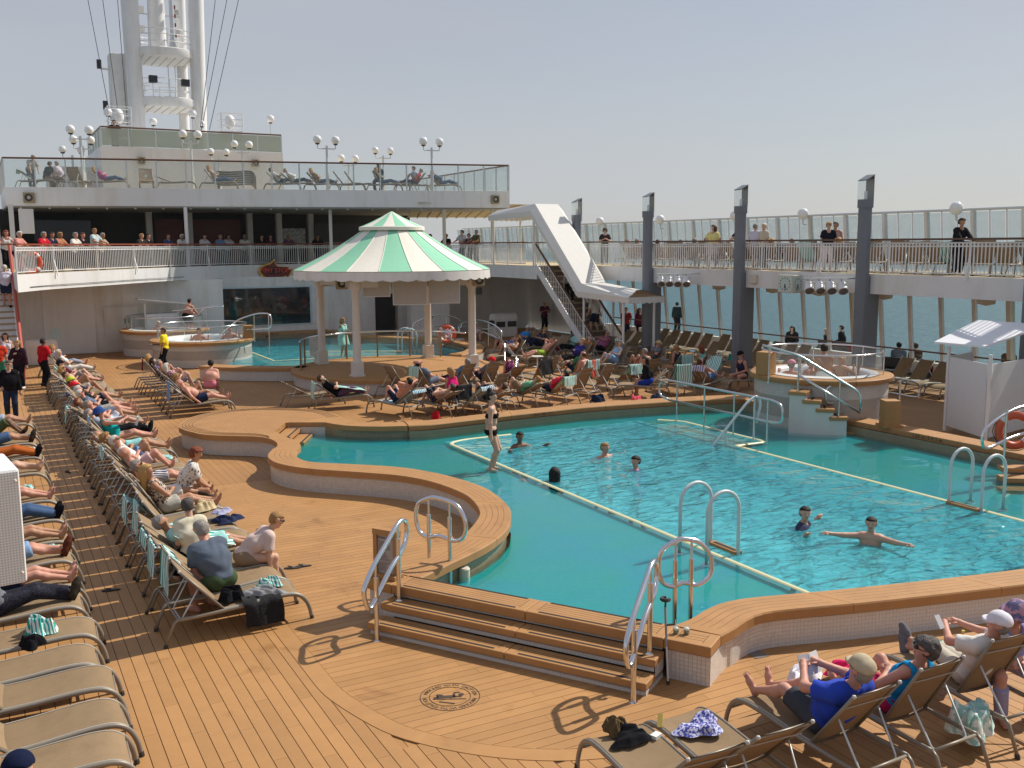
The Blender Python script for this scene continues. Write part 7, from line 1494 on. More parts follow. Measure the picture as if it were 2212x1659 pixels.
# == loungers and people in place
C_ = cloth; BLK = C_('#15151a'); NAVY = C_('#1d2740'); WHT = C_('#d9d6cf'); DENIM = mat('denim', '#3a5578', 0.9, noise=0.15, nscale=8, bump=0.2, bscale=80); KHAKI = C_('#8a7558'); REDC = C_('#b5202a'); TEALC = C_('#169a9c'); LILAC = C_('#7d86c9'); CREAMC = C_('#cfc6ac'); PINKC = C_('#d98a9c'); MAG = C_('#c41a6a'); GREYC = C_('#6b6e74'); OLIVE = C_('#4d5a38'); BROWNC = C_('#4a372c'); ROYAL = C_('#1f3fb8'); SKYC = C_('#8fb4d6'); MAROON = C_('#4b1a2e'); SLATE = C_('#56606e'); YEL = C_('#e6cf2e'); PINKT = C_('#c9b4ac'); ORNG = C_('#b5622a'); PURP = C_('#5a3f9a'); CORAL = C_('#e2644f')
FLOR = printed('floral_print', '#c9c0b2', '#3e3330', 26, 0.52); LEAFP = printed('leaf_print', '#d8d4cc', '#4d4642', 22, 0.60); PLAID = printed('plaid', '#7f8ea3', '#3c4a60', 60, 0.5, kind='VORONOI'); STRS = printed('striped_shorts', '#d9d5d2', '#2a3354', 11, 0.5, kind='WAVE'); STRT = printed('striped_tee', '#d5c9c9', '#7c3048', 9, 0.55, kind='WAVE'); PAISL = printed('paisley', '#c3c4dc', '#4a4f9a', 40, 0.5); DARKFL = printed('dark_floral', '#1d1c26', '#8d8698', 30, 0.60); NUMW = {0: 'nearest'}
ORD = ['first', 'second', 'third', 'fourth', 'fifth', 'sixth', 'seventh', 'eighth', 'ninth', 'tenth', 'eleventh', 'twelfth', 'thirteenth', 'fourteenth', 'fifteenth', 'sixteenth', 'seventeenth', 'eighteenth', 'nineteenth', 'twentieth', 'twenty-first', 'twenty-second', 'twenty-third', 'twenty-fourth', 'twenty-fifth', 'twenty-sixth', 'twenty-seventh', 'twenty-eighth', 'twenty-ninth', 'thirtieth', 'thirty-first', 'thirty-second', 'thirty-third', 'thirty-fourth', 'thirty-fifth', 'thirty-sixth', 'thirty-seventh', 'thirty-eighth', 'thirty-ninth', 'fortieth', 'forty-first', 'forty-second', 'forty-third', 'forty-fourth']
def LL(x, y, th, beta, group, label=None, who=None, pose=None, z=0.0, row='', **pk):
    jr = random.Random(int(x * 977 + y * 131)); rz = R(th - 90 + jr.uniform(-2.6, 2.6)); x += jr.uniform(-0.05, 0.05); lab = label or ('lounger under ' + who); lab = ' '.join(lab.split()[:16])
    lounger(x, y, rz, beta, lab, group, z)
    if who: return person((x, y, z), rz, pose, 'person ' + who.split('person ', 1)[1] if who.startswith('person ') else who, group=None, **pk)
GA = 'aisle row of sun loungers'
ys = [12.68 + 0.71 * k for k in range(42)]
AIS = {
 3: dict(beta=38, who='person lying under striped towels with white socks', pose=lie(38, 'straight', 'belly'), skin='tan', hair=('short', 'grey'), top=('tee', TOWELP), bottom=('shorts', TOWELP, 0.95)),
 7: dict(beta=58, who='person in sleeveless floral top with long blond hair, sitting up', pose=lie(64, 'straight', 'belly', (0.5, 0.8, 0)), fem=True, skin='tan', hair=('long', 'blond'), top=('tank', FLOR), bottom=('shorts', C_('#a9a89f'), 0.5), lod=1),
 8: dict(beta=52, who='shirtless person in white shorts and sunglasses with grey hair', pose=lie(56, 'straight', 'side'), skin='tan', hair=('short', 'grey'), bottom=('shorts', WHT, 0.85), glasses=True, fat=0.3),
 10: dict(beta=48, who='bald shirtless person in navy striped shorts', pose=lie(52, 'straight', 'side'), skin='pink', hair=('bald', 'grey'), bottom=('shorts', STRS, 0.8), fat=0.4),
 12: dict(beta=48, who='white-haired person in pale shirt shading brow with one hand', pose=lie(50, 'half', 'brow'), skin='pink', hair=('short', 'white'), top=('tee', WHT), bottom=('shorts', C_('#c7a9a9'), 0.7), glasses=True),
 13: dict(beta=40, who='person with sandy hair and blue printed shorts behind the brow-shader', pose=lie(42, 'bent', 'belly'), skin='tan', hair=('curly', 'sand'), bottom=('shorts', C_('#7d9ac2'), 0.6)),
 15: dict(beta=22, who='shirtless person lying low with arms folded behind head', pose=lie(22, 'straight', 'head'), skin='tan', hair=('bald', 'dark'), bottom=('shorts', C_('#8ec6c4'), 0.7)),
 17: dict(beta=55, who='person in turquoise swimsuit and blue bucket hat, reading', pose=lie(58, 'straight', 'book'), fem=True, fat=0.5, skin='pink', hair=('short', 'brown'), hat=('bucket', C_('#2c4a86')), top=('swimsuit', TEALC)),
 18: dict(beta=40, who='person in dark trousers and shoes next to the bucket hat', pose=lie(42, 'cross', 'belly'), skin='fair', hair=('short', 'grey'), top=('tee', C_('#9aa6b5')), bottom=('pants', BLK), shoes=BLK),
 20: dict(beta=42, who='grey-haired person with one knee raised and pale shorts', pose=lie(44, 'one', 'belly'), skin='pink', hair=('short', 'grey'), bottom=('shorts', C_('#c2cbd6'), 0.7), fat=0.3),
 22: dict(beta=30, who='dark-haired person lying back low in blue plaid shorts', pose=lie(30, 'straight', 'side'), skin='tan', hair=('short', 'red'), bottom=('shorts', PLAID, 0.8)),
 23: dict(beta=42, who='white-haired person in sunglasses and plaid shirt with red cup', pose=lie(44, 'straight', 'belly'), skin='pink', hair=('short', 'white'), top=('tee', PLAID), bottom=('shorts', C_('#9c9a94'), 0.7), glasses=True),
 24: dict(beta=45, who='person in black top with bare crossed ankles', pose=lie(46, 'cross', 'belly'), skin='pink', hair=('short', 'white'), top=('tee', BLK), bottom=('shorts', BLK, 0.7)),
 25: dict(beta=45, who='person in red cap, navy shorts and bare chest', pose=lie(47, 'half', 'belly'), skin='pink', hair=('short', 'grey'), hat=('cap', C_('#c8202c')), bottom=('shorts', NAVY, 0.85)),
 27: dict(beta=45, who='person in yellow-green cap and dark shirt', pose=lie(44, 'straight', 'belly'), skin='tan', hair=('short', 'brown'), hat=('cap', C_('#b7bf3a')), top=('tee', NAVY), bottom=('shorts', KHAKI, 0.8)),
 29: dict(beta=45, who='shirtless person with raised knees beside black boots', pose=lie(48, 'half', 'head'), skin='tan', hair=('short', 'brown'), bottom=('shorts', C_('#b8b3aa'), 0.7)),
 31: dict(beta=50, who='blond person in pale swimsuit leaning head on hand', pose=lie(52, 'bent', 'brow'), fem=True, skin='tan', hair=('bob', 'blond'), top=('swimsuit', C_('#cfb9a0'))),
 33: dict(beta=52, who='person in dark cap and maroon shirt', pose=lie(54, 'straight', 'belly'), skin='pink', hair=('short', 'dark'), hat=('cap', BLK), top=('tee', C_('#5d1f2b')), bottom=('shorts', NAVY)),
 34: dict(beta=55, who='brown-haired person in grey top near the row end', pose=lie(55, 'half', 'belly'), fem=True, skin='fair', hair=('bob', 'brown'), top=('tee', GREYC), bottom=('shorts', C_('#a9a29a'))),
 38: dict(beta=60, who='white-haired person in white top behind the red polo', pose=lie(62, 'straight', 'belly'), fem=True, skin='fair', hair=('short', 'white'), top=('tee', WHT), bottom=('pants', C_('#c9c2b8'))),
 41: dict(beta=60, who='person in pale blue tee and cropped trousers at row end', pose=lie(62, 'straight', 'belly'), fem=True, fat=0.4, skin='pink', hair=('bob', 'sand'), top=('tee', C_('#aeb9cf')), bottom=('pants', C_('#8f96a8'), 0.7)),
}
for k, y in enumerate(ys):
    if k in AIS:
        d = dict(AIS[k]); b = d.pop('beta'); w_ = d.pop('who'); p = d.pop('pose'); LL(2.45 + random.Random(k).uniform(-0.05, 0.05), y, 0, b, GA, None, w_, p, **d)
    elif k < 28 or k in (30, 32, 36): LL(2.45, y, 0, (48 if k == 0 else random.Random(k * 7).choice((40, 48, 55))), GA, 'vacant tan mesh lounger, %s from the near end of the long aisle row' % ORD[k])
GB = 'left edge row of sun loungers'
y0 = [9.30, 9.98, 10.95, 11.65, 12.6]
for k, y in enumerate(y0): LL(-0.18, y, 0, 40, GB, 'vacant tan mesh lounger at left picture edge, %s from the bottom' % ORD[k])
LEFT = [((98, 1300), 'person in dark leggings and heavy soled shoes at left edge', dict(bottom=('pants', printed('dark_leggings', '#22222a', '#3b3b48', 70, 0.55)), shoes=C_('#3a332a')), 'cross', 'fair'),
 ((126, 1246), 'bare-legged person resting one foot up at left edge', dict(bottom=('shorts', NAVY, 0.5)), 'straight', 'pink'),
 ((132, 1192), 'person in denim shorts and brown sandals at left edge', dict(bottom=('shorts', C_('#7f9cc0'), 0.9), shoes=C_('#5a2e1e')), 'cross', 'pink'),
 ((150, 1152), 'bare tanned legs of person above the sandals', dict(bottom=('shorts', WHT, 0.5)), 'straight', 'tan'),
 ((158, 1103), 'person in blue jeans and black shoes at left edge', dict(bottom=('pants', DENIM), shoes=BLK), 'straight', 'fair'),
 ((116, 1066), 'person with bare pink legs and pale shorts above the jeans', dict(bottom=('shorts', C_('#c8b9a8'), 0.6)), 'straight', 'pink'),
 ((76, 1010), 'person with bare shins and black socks at left edge', dict(bottom=('shorts', BLK, 0.8)), 'cross', 'fair'),
 ((92, 975), 'person in rust orange trousers and black boots', dict(bottom=('pants', C_('#a85a28')), shoes=BLK), 'straight', 'fair'),
 ((62, 948), 'person in blue denim shorts and dark trainers', dict(bottom=('shorts', DENIM, 0.9), shoes=C_('#3a3028')), 'cross', 'tan'),
 ((44, 930), 'person in olive shorts with brown sandals by black coat', dict(bottom=('shorts', OLIVE, 0.9), shoes=C_('#3b2418')), 'half', 'brown'),
 ((38, 908), 'person with bare legs beside the standing black coat', dict(bottom=('shorts', C_('#9ab'.replace('9ab', '99aabb')), 0.7)), 'straight', 'tan')]
prev = 13.0
for k, (v, who, d, lg, sk) in enumerate(LEFT):
    p = at(*v, 0.46); y = max(p.y, prev + 0.66); prev = y; LL(-0.18, y, 0, 42, GB, None, who, lie(44, lg, 'belly'), skin=sk, hair=('short', 'grey'), top=('tee', [GREYC, WHT, NAVY, CREAMC][k % 4]), **d)
    if k in (2, 5, 7): prev += 0.4
GCn = 'short row of loungers before the left hot tub'
CL = [(5.35, 29.9, 40, 'shirtless bald person in navy and white trunks lying back', lie(42, 'straight', 'side'), dict(skin='pink', hair=('bald', 'grey'), bottom=('shorts', NAVY, 0.6), fat=0.5)),
      (5.35, 30.75, 45, 'person with curly sandy hair in sunglasses beside the bald sunbather', lie(50, 'one', 'side'), dict(fem=True, skin='tan', hair=('curly', 'sand'), top=('swimsuit', C_('#b58a6a')), glasses=True)),
      (5.35, 33.4, 50, 'person in red and white checked shirt and sunglasses with white hair', lie(56, 'bent', 'belly'), dict(fem=True, skin='fair', hair=('bob', 'white'), top=('tee', printed('checked', '#cdbfc4', '#8d4a60', 30, 0.5, kind='VORONOI')), glasses=True, bottom=('shorts', C_('#8d8f98')))),
      (5.3, 34.6, 55, 'person with white cap of hair and knees raised by the hot tub', lie(55, 'bent', 'belly'), dict(skin='pink', hair=('short', 'grey'), bottom=('shorts', C_('#777')) if False else ('shorts', GREYC))),
      (5.3, 35.3, 55, 'dark-haired person in lilac top beside the hot tub', lie(55, 'half', 'belly'), dict(fem=True, skin='fair', hair=('bob', 'dark'), top=('tee', C_('#8b7aa8')), bottom=('shorts', NAVY))),
      (5.3, 36.6, 55, 'blond person in coral pink top at far end by the hot tub', lie(56, 'half', 'belly'), dict(fem=True, skin='pink', hair=('bob', 'blond'), top=('tank', C_('#d8606a')), bottom=('shorts', WHT)))]
for (x, y, b, who, p, d) in CL: LL(x, y, 0, b, GCn, None, who, p, **d)
for k, y in enumerate((31.6, 32.4)): LL(5.35, y, 0, 48, GCn, 'vacant tan lounger in short row before hot tub, %s gap' % ('nearer', 'farther')[k])
person((6.35, 32.5, 0), R(-20), sit(30, 0.40, 'lap', look=(0, 1, -0.4)), 'broad shirtless person in pink trunks sitting with back to camera', skin='pink', hair=('short', 'dark'), fat=0.8, ht=1.8, bottom=('shorts', C_('#d07a86'), 0.4))
GM = 'loungers between main pool and gazebo'
MID = [ # x, y, heading, beta, who/None, pose, kwargs
 (8.75, 29.9, 0, 30, None, 'low reclined brown lounger left of the striped towel sleeper', None),
 (9.35, 28.9, -6, 38, 'person lying under pale striped towel in black tee', lie(38, 'straight', 'hang'), dict(skin='fair', hair=('short', 'brown'), top=('tee', BLK), bottom=('pants', printed('red_blue_leggings', '#7a4a5a', '#39456a', 40, 0.5)), label=0)),
 (12.0, 30.2, 12, 58, None, 'empty brown lounger with upright back left of plaid shirt', None),
 (12.75, 29.7, 10, 58, 'bald person in blue checked shirt and grey shorts, hand on chin', lie(60, 'straight', 'brow'), dict(skin='pink', hair=('fringe', 'dark'), top=('tee', PLAID), bottom=('shorts', C_('#6a7284'), 0.8), fat=0.5)),
 (14.05, 29.5, 112, 58, 'person in grey-blue tee and dark trousers behind upright lounger', lie(60, 'straight', 'belly'), dict(skin='tan', hair=('short', 'grey'), top=('tee', C_('#66788e')), bottom=('pants', C_('#252a3a')))),
 (14.95, 29.4, 110, 56, 'person in red cap hidden behind lounger back', lie(58, 'half', 'belly'), dict(skin='pink', hair=('short', 'grey'), hat=('cap', C_('#d0202c')), top=('tee', GREYC), bottom=('shorts', NAVY))),
 (16.9, 29.3, 108, 58, None, 'upright lounger with black towel over its back', None),
 (15.95, 29.6, 100, 40, 'person in purple floral swimsuit sitting upright', sit(8, 0.40, 'lap'), dict(fem=True, skin='pink', hair=('curly', 'dark'), top=('swimsuit', printed('purple_floral', '#3a1f3a', '#a04a78', 30, 0.55)), fat=0.5)),
 (10.75, 26.7, 116, 35, 'shirtless dark-haired person holding head with both hands', lie(48, 'bent', 'head'), dict(skin='pink', hair=('short', 'dark'), bottom=('shorts', NAVY))),
 (11.75, 26.2, 114, 30, 'person in flowered trunks with bent pale knees', lie(28, 'bent', 'belly'), dict(skin='fair', hair=('short', 'brown'), bottom=('shorts', DARKFL, 0.8))),
 (12.65, 25.9, 112, 40, None, 'low lounger draped with blue striped towel by far coaming', None),
 (12.35, 26.6, 100, 40, 'person in magenta sleeveless top sitting turned to the left', sit(10, 0.40, 'lap', look=(-0.8, 0.6, -0.1)), dict(fem=True, skin='tan', hair=('bob', 'sand'), top=('tank', MAG), bottom=('shorts', NAVY), fat=0.4)),
 (19.2, 26.0, 150, 40, 'person in black jacket and blue skirt sitting sideways on lounger', sit(14, 0.40, 'lap', look=(-0.5, 0.8, -0.1)), dict(fem=True, skin='tan', hair=('bob', 'dark'), top=('jacket', BLK), bottom=('skirt', C_('#1f3a9a'), 0.9))),
 (13.3, 25.9, 112, 24, 'person with tanned arms behind raised knees near far coaming', lie(24, 'bent', 'belly'), dict(skin='tan', hair=('short', 'brown'), bottom=('shorts', NAVY))),
 (13.9, 26.7, 112, 56, None, 'upright brown lounger, third one along the far coaming', None),
 (14.75, 26.4, 112, 30, 'person with raised bare knee and green towel, lying low', lie(28, 'one', 'belly'), dict(skin='fair', hair=('short', 'sand'), top=('tee', C_('#6fae8c')), bottom=('shorts', KHAKI))),
 (15.75, 26.2, 110, 45, 'person in red top lying behind striped towel back', lie(40, 'straight', 'belly'), dict(skin='tan', hair=('short', 'dark'), top=('tee', C_('#d8344a')), bottom=('shorts', NAVY))),
 (16.85, 26.5, 108, 58, None, 'upright brown lounger left of coral towel', None),
 (18.2, 28.3, 104, 50, 'shirtless person with shaved head sitting by coral towel', sit(14, 0.40, 'knees'), dict(skin='pink', hair=('fringe', 'brown'), bottom=('shorts', C_('#8fb0a8'), 0.7), fat=0.2)),
 (19.3, 27.5, 100, 48, None, 'lounger backed with green striped towel beside black jacket', None),
 (20.6, 28.0, 96, 54, 'tanned shirtless person with grey hair sitting back to camera', sit(16, 0.40, 'knees'), dict(skin='pink', hair=('short', 'grey'), bottom=('shorts', C_('#8d7a66')), fat=0.4)),
 (22.3, 28.4, 96, 54, 'person with short ginger hair and bare shoulders behind lounger', sit(8, 0.40, 'lap'), dict(fem=True, skin='tan', hair=('short', 'sand'), top=('swimsuit', NAVY))),
 (23.0, 27.9, 95, 52, 'person with dark red hair in green striped swimsuit', sit(10, 0.40, 'lap'), dict(fem=True, skin='tan', hair=('bob', 'red'), top=('swimsuit', C_('#7fb8a8')))),
 (20.3, 25.9, 84, 58, None, 'upright lounger fully covered by green striped towel', None),
 (21.3, 25.7, 20, 50, 'person in sunglasses and blue shorts under lilac striped towel', lie(54, 'straight', 'belly'), dict(skin='pink', hair=('short', 'brown'), bottom=('shorts', C_('#4f74a8')), glasses=True)),
 (22.6, 27.0, 200, 55, None, 'green striped towel lounger behind the navy swimsuit', None),
 (22.9, 25.6, 190, 20, 'person in navy swimsuit and dark cap seated sideways', sit(14, 0.40, 'lap', look=(-0.2, 1, -0.3)), dict(fem=True, skin='pink', hair=('short', 'dark'), hat=('cap', BLK), top=('swimsuit', C_('#20283f')), fat=0.4)),
 (21.0, 33.2, 186, 55, 'person in deep purple top and black trousers reclining with white phone', lie(57, 'straight', 'belly'), dict(fem=True, skin='fair', hair=('curly', 'blond'), top=('long', C_('#33307c')), bottom=('pants', BLK, 0.8), fat=0.8)),
 (21.6, 36.6, 186, 52, None, 'upright tan lounger in the second gazebo-side row, left one', None),
 (22.3, 36.9, 186, 52, None, 'upright tan lounger in the second gazebo-side row, right one', None),
 (20.3, 38.0, 190, 35, 'person in blue top lying back with sunglasses up', lie(22, 'bent', 'belly'), dict(fem=True, skin='pink', hair=('bald', 'grey'), top=('tee', C_('#4a5fc4')), bottom=('shorts', BLK))),
 (21.0, 42.5, 250, 62, 'person in striped swim top and sunglasses leaning forward', lie(64, 'half', 'belly'), dict(fem=True, skin='tan', hair=('bob', 'white'), top=('tank', STRT), glasses=True)),
 (19.6, 42.7, 250, 62, 'person in white cardigan and lilac top sitting upright', lie(64, 'half', 'belly'), dict(fem=True, skin='pink', hair=('short', 'grey'), top=('tank', C_('#a99cc8')), bottom=('shorts', WHT))),
 (23.4, 41.0, 200, 30, 'person lying with bent arms and pale book by stairs', lie(24, 'bent', 'book'), dict(skin='tan', hair=('short', 'sand'), bottom=('shorts', C_('#c8b8a0')))),
 (23.8, 35.6, 188, 50, 'person in pink polo and black trousers reading a tablet', lie(56, 'straight', 'book'), dict(skin='pink', hair=('short', 'white'), top=('tee', C_('#b76a9a')), bottom=('pants', BLK), shoes=C_('#c9c9c9'), fat=0.9)),
 (23.0, 36.7, 188, 52, 'person in teal striped wrap and black trousers with red shoes', lie(54, 'straight', 'belly'), dict(fem=True, skin='fair', hair=('bob', 'dark'), top=('long', C_('#9fc9c2')), bottom=('pants', BLK), shoes=C_('#b03040'), glasses=True)),
 (22.4, 38.6, 186, 54, 'person in dark floral blouse with curly blond hair', lie(58, 'half', 'belly'), dict(fem=True, skin='fair', hair=('curly', 'blond'), top=('tee', DARKFL), bottom=('pants', NAVY))),
 (22.2, 39.8, 186, 54, 'person in bright blue top and white visor cap', lie(58, 'bent', 'belly'), dict(fem=True, skin='tan', hair=('short', 'grey'), hat=('cap', WHT), top=('tee', C_('#2a7fc0')))),
 (19.6, 36.2, 188, 50, 'person in white bikini top lying right of the gazebo steps', lie(48, 'bent', 'belly'), dict(fem=True, skin='tan', hair=('bob', 'brown'), top=('bikini', WHT))),
 (20.6, 35.2, 186, 46, 'person in lime shorts lying right of the gazebo steps', lie(44, 'straight', 'head'), dict(skin='pink', hair=('short', 'dark'), bottom=('shorts', C_('#8fae3a')))),
 (22.0, 34.2, 186, 56, 'person in orange tee reading beside the deep purple top', lie(56, 'straight', 'book'), dict(skin='fair', hair=('short', 'grey'), top=('tee', ORNG), bottom=('shorts', KHAKI))),
 (22.6, 33.0, 186, 54, None, 'upright tan lounger between purple top and pink polo', None),
 (21.8, 31.6, 182, 52, 'person in pale blue dress sitting up near tanned backs', lie(60, 'half', 'belly'), dict(fem=True, skin='fair', hair=('bob', 'grey'), top=('dress', SKYC), bottom=('skirt', SKYC, 0.9))),
 (23.2, 31.2, 182, 50, 'person in grey tee and straw hat lying near shaded loungers', lie(50, 'straight', 'belly'), dict(skin='pink', hair=('short', 'white'), hat=('bucket', C_('#c2ad7a')), top=('tee', GREYC), bottom=('shorts', NAVY))),
 (17.9, 26.9, 108, 58, None, 'upright brown lounger right beside coral towel', None),
 (18.9, 29.9, 108, 58, 'person in green tee behind the coral towel lounger', lie(58, 'half', 'belly'), dict(skin='tan', hair=('short', 'dark'), top=('tee', C_('#3f7a58')), bottom=('shorts', NAVY))),
 (17.6, 29.9, 108, 60, None, 'upright brown lounger behind the black towel', None),
 (21.6, 29.6, 100, 56, 'person in coral swimsuit behind tanned back', lie(56, 'bent', 'belly'), dict(fem=True, skin='tan', hair=('bun', 'brown'), top=('swimsuit', CORAL))),
]
for (x, y, th, b, who, p, d) in MID:
    if 100 <= th <= 116: b = b if b < 50 else 62
    if who is None: LL(x, y, th, b, GM, p)
    else:
        d = dict(d); d.pop('label', None); LL(x, y, th, b, GM, None, who, p, **d)
GS = 'shaded loungers along starboard windows'
k = 0
for (x, ya, n, b) in ((26.2, 37.6, 5, 50), (28.0, 37.9, 6, 56), (26.2, 31.4, 1, 50), (26.5, 29.9, 3, 48), (28.1, 31.3, 5, 56), (25.6, 26.4, 1, 48), (28.0, 23.3, 4, 54), (28.3, 33.2, 2, 58)):
    for i in range(n):
        LL(x, ya - 0.78 * i, 176, b, GS, 'shaded tan lounger by the sea windows, %s counted from the stairs' % ORD[k] if k < 44 else 'shaded tan lounger'); k += 1
GG = 'loungers on the starboard gallery'
rgl = random.Random(12); k = 0; gi = 0
tops = [('tee', WHT), ('tee', C_('#a22a6a')), ('tee', NAVY), ('tank', STRT), ('tee', C_('#2f5fc0')), ('tee', BLK), ('tee', C_('#c9bfa8')), None]
gwho = ['person in teal top on gallery under the yellow tee', 'person in pale grey tee on gallery right behind the stair canopy', 'person in white tee on the gallery loungers nearest the stair canopy', 'person in magenta top on gallery beside first pillar', 'person in navy tee lying on gallery between the first pillars', 'person in striped top on gallery left of middle pillar', 'person in blue top on gallery right of middle pillar', 'person in black top on gallery below the two talkers', 'person in beige top on gallery left of the clock pillar', 'shirtless person on gallery beside the clock pillar', 'person in white shirt on gallery behind the clock pillar', 'person in magenta shirt on gallery right of the clock pillar', 'person in dark blue shirt on gallery below the attendant', 'person in striped shirt on gallery at the right edge']
y = 37.8
while y > 11.5:
    b = rgl.choice((50, 58, 64)); th = rgl.choice((12, 24, 2, 40, -8))
    if k % 5 != 4 and gi < len(gwho):
        i = gi; gi += 1; LL(26.75, y, th, b, GG, None, gwho[i], lie(b + 3, rgl.choice(('straight', 'bent', 'half', 'one')), rgl.choice(('belly', 'book', 'belly'))), z=DECK2, lod=0, skin=rgl.choice(('fair', 'pink', 'tan')), fem=bool(i % 2), hair=rgl.choice((('short', 'grey'), ('bob', 'blond'), ('short', 'brown'))), **({'top': tops[i % 8]} if tops[i % 8] else {}), bottom=('shorts', rgl.choice((NAVY, BLK, KHAKI, WHT))))
    else: LL(26.75, y, th, b, GG, 'vacant tan lounger on the gallery, %s from the stair end' % ORD[k], z=DECK2)
    y -= 0.80; k += 1
GT = 'loungers on the top terrace'
def terr(px):
    best = min(TP_, key=lambda p: abs(project(p.x, p.y + 1.0, 8.2)[0] - px)); return best
def project(X, Y, Z):
    r = X * math.cos(CAM_YAW) - Y * math.sin(CAM_YAW); fw = X * math.sin(CAM_YAW) + Y * math.cos(CAM_YAW); u = Z - CAM_H
    f = fw * math.cos(CAM_PITCH) - u * math.sin(CAM_PITCH); up = u * math.cos(CAM_PITCH) + fw * math.sin(CAM_PITCH); a, b = r / f, up / f; c, s = math.cos(CAM_ROLL), math.sin(CAM_ROLL)
    return _CX + _F * (a * c - b * s), _CY - _F * (a * s + b * c)
TER = [(60, -20, 40, None), (120, 165, 45, None), (168, 60, 55, None), (232, -12, 35, 'person in magenta top lying to the right on the terrace', ('tee', C_('#b01a8a'))), (330, -95, 58, None), (372, -10, 20, None), (470, -12, 55, 'shirtless person reclining before stacked loungers on terrace', None), (605, -14, 45, 'person in white shirt and jeans lying on the terrace', ('tee', WHT)), (640, -12, 40, 'person in white top and sunglasses lying on terrace centre', ('long', WHT)), (690, -12, 48, 'person in ochre checked shirt reclining on the terrace', ('tee', C_('#a08050'))), (752, -14, 52, None), (780, -16, 55, None), (815, -20, 58, 'person in green halter dress sitting up on the terrace', ('dress', C_('#1f5c4a'))), (880, 175, 50, None), (905, 170, 52, 'person in coral red top lying on terrace right part', ('tee', C_('#c0403a'))), (962, -14, 42, 'person in plaid shirt and dark trousers at terrace right end', ('long', PLAID))]
for k, t_ in enumerate(TER):
    p = terr(t_[0]); x, y = p.x, p.y + 1.15 + 0.25 * (k % 2)
    if t_[3] is None: LL(x, y, t_[1], t_[2], GT, 'vacant tan lounger behind the terrace glass, %s from the left' % ORD[k], z=DECK3)
    else: LL(x, y, t_[1], t_[2], GT, None, t_[3], lie(t_[2] + 4, 'straight', 'belly'), z=DECK3, lod=0, fem=(k % 2 == 0), skin=('fair', 'tan', 'pink')[k % 3], hair=(('bob', 'blond'), ('short', 'dark'), ('short', 'grey'))[k % 3], bottom=('pants', (DENIM, BLK, NAVY)[k % 3]), **({'top': t_[4]} if t_[4] else {}))
stk = terr(500)
for i in range(7): LL(stk.x + 0.6, stk.y + 2.6, -14, 0, GT, 'stacked flat lounger on the terrace, %s from the bottom' % ORD[i], z=DECK3 + 0.11 * i)
for (px, who, ps, d, rz) in ((86, 'person in pale patterned tee bending over a lounger on the terrace', stand(45, 'drop'), dict(top=('tee', C_('#b8b2a8')), bottom=('pants', GREYC), hair=('short', 'grey')), R(200)), (100, 'person in black shirt seated on terrace left end', sit(20, 0.4, 'knees'), dict(top=('tee', BLK), bottom=('shorts', KHAKI), hair=('short', 'brown')), R(-60)), (135, 'person in white tee seated on terrace left end', sit(15, 0.4, 'knees'), dict(top=('tee', C_('#cdbcc4')), bottom=('pants', KHAKI), hair=('short', 'grey')), R(60)), (893, 'person in white shirt sitting at right end of terrace', sit(8, 0.4, 'lap'), dict(top=('tee', C_('#b9c0d2')), bottom=('shorts', NAVY), hair=('short', 'brown')), R(90)), (828, 'person in black standing behind terrace glass', sit(5, 0.5, 'lap'), dict(top=('tee', BLK), bottom=('pants', BLK), hair=('short', 'brown'), skin='brown'), R(150))):
    p = terr(px); person((p.x, p.y + 1.3, DECK3), rz, ps, who, lod=0, **d)
p = onY(248, 288, 57.9); person((p.x, 57.9, 10.3 - 0.25), R(170), stand(10, 'rail'), 'person with dark hair leaning on deck house roof rail', lod=0, hair=('short', 'dark'), top=('tee', BLK), bottom=('pants', BLK))
lb = offset(BPi, -0.85)
def ledge(px):
    i = min(range(1, len(lb) - 1), key=lambda k: abs(project(lb[k].x, lb[k].y, 5.0)[0] - px)); d = lb[i + 1] - lb[i - 1]; return lb[i], math.atan2(d.y, d.x) + math.pi
BAR = [(43, 'pink polo shirt', C_('#c98a80'), 'white', 1), (90, 'red polo shirt', C_('#c02030'), 'grey', 1), (112, 'dark tee with red drink', NAVY, 'dark', 1), (125, 'bare arms holding a white cup', C_('#b07a5a'), 'sand', 1), (155, 'white blouse and sun visor', WHT, 'grey', 1), (176, 'black dress', BLK, 'brown', 1), (200, 'pale grey tee standing taller', C_('#b5c4c4'), 'sand', 2), (217, 'tan blouse with grey bob', C_('#b8a890'), 'grey', 1), (296, 'dark jacket and sunglasses', C_('#33302e'), 'sand', 1), (323, 'black shirt', BLK, 'dark', 1), (356, 'navy tee', C_('#39446a'), 'brown', 1), (386, 'white tee with clasped hands', WHT, 'white', 1), (432, 'white tee and dark hair', C_('#cfd2d6'), 'dark', 1), (474, 'blue polo shirt', C_('#6f8fc0'), 'grey', 1), (494, 'white shirt with dark waistcoat', C_('#c8c4c8'), 'dark', 1), (534, 'white polo shirt', WHT, 'grey', 1), (565, 'black tee in deep shade', BLK, 'dark', 1), (592, 'dark maroon shirt', C_('#4a2030'), 'brown', 1), (622, 'striped purple top', C_('#6a4a68'), 'sand', 1), (690, 'dark vest and sunglasses', C_('#2a2a30'), 'dark', 1), (768, 'white shirt by lattice panel', WHT, 'grey', 1), (922, 'black tee right of gazebo top', BLK, 'dark', 1), (940, 'pale shirt right of gazebo top', C_('#c5cad0'), 'dark', 1), (966, 'black jacket beside the awning post', C_('#1a1a1e'), 'sand', 1), (993, 'white shirt standing by awning post', C_('#d6d8dc'), 'dark', 2), (1008, 'dark blue shirt among three talkers', C_('#3b4560'), 'dark', 1), (1026, 'olive tee, rightmost at the balcony', C_('#55583f'), 'grey', 2)]
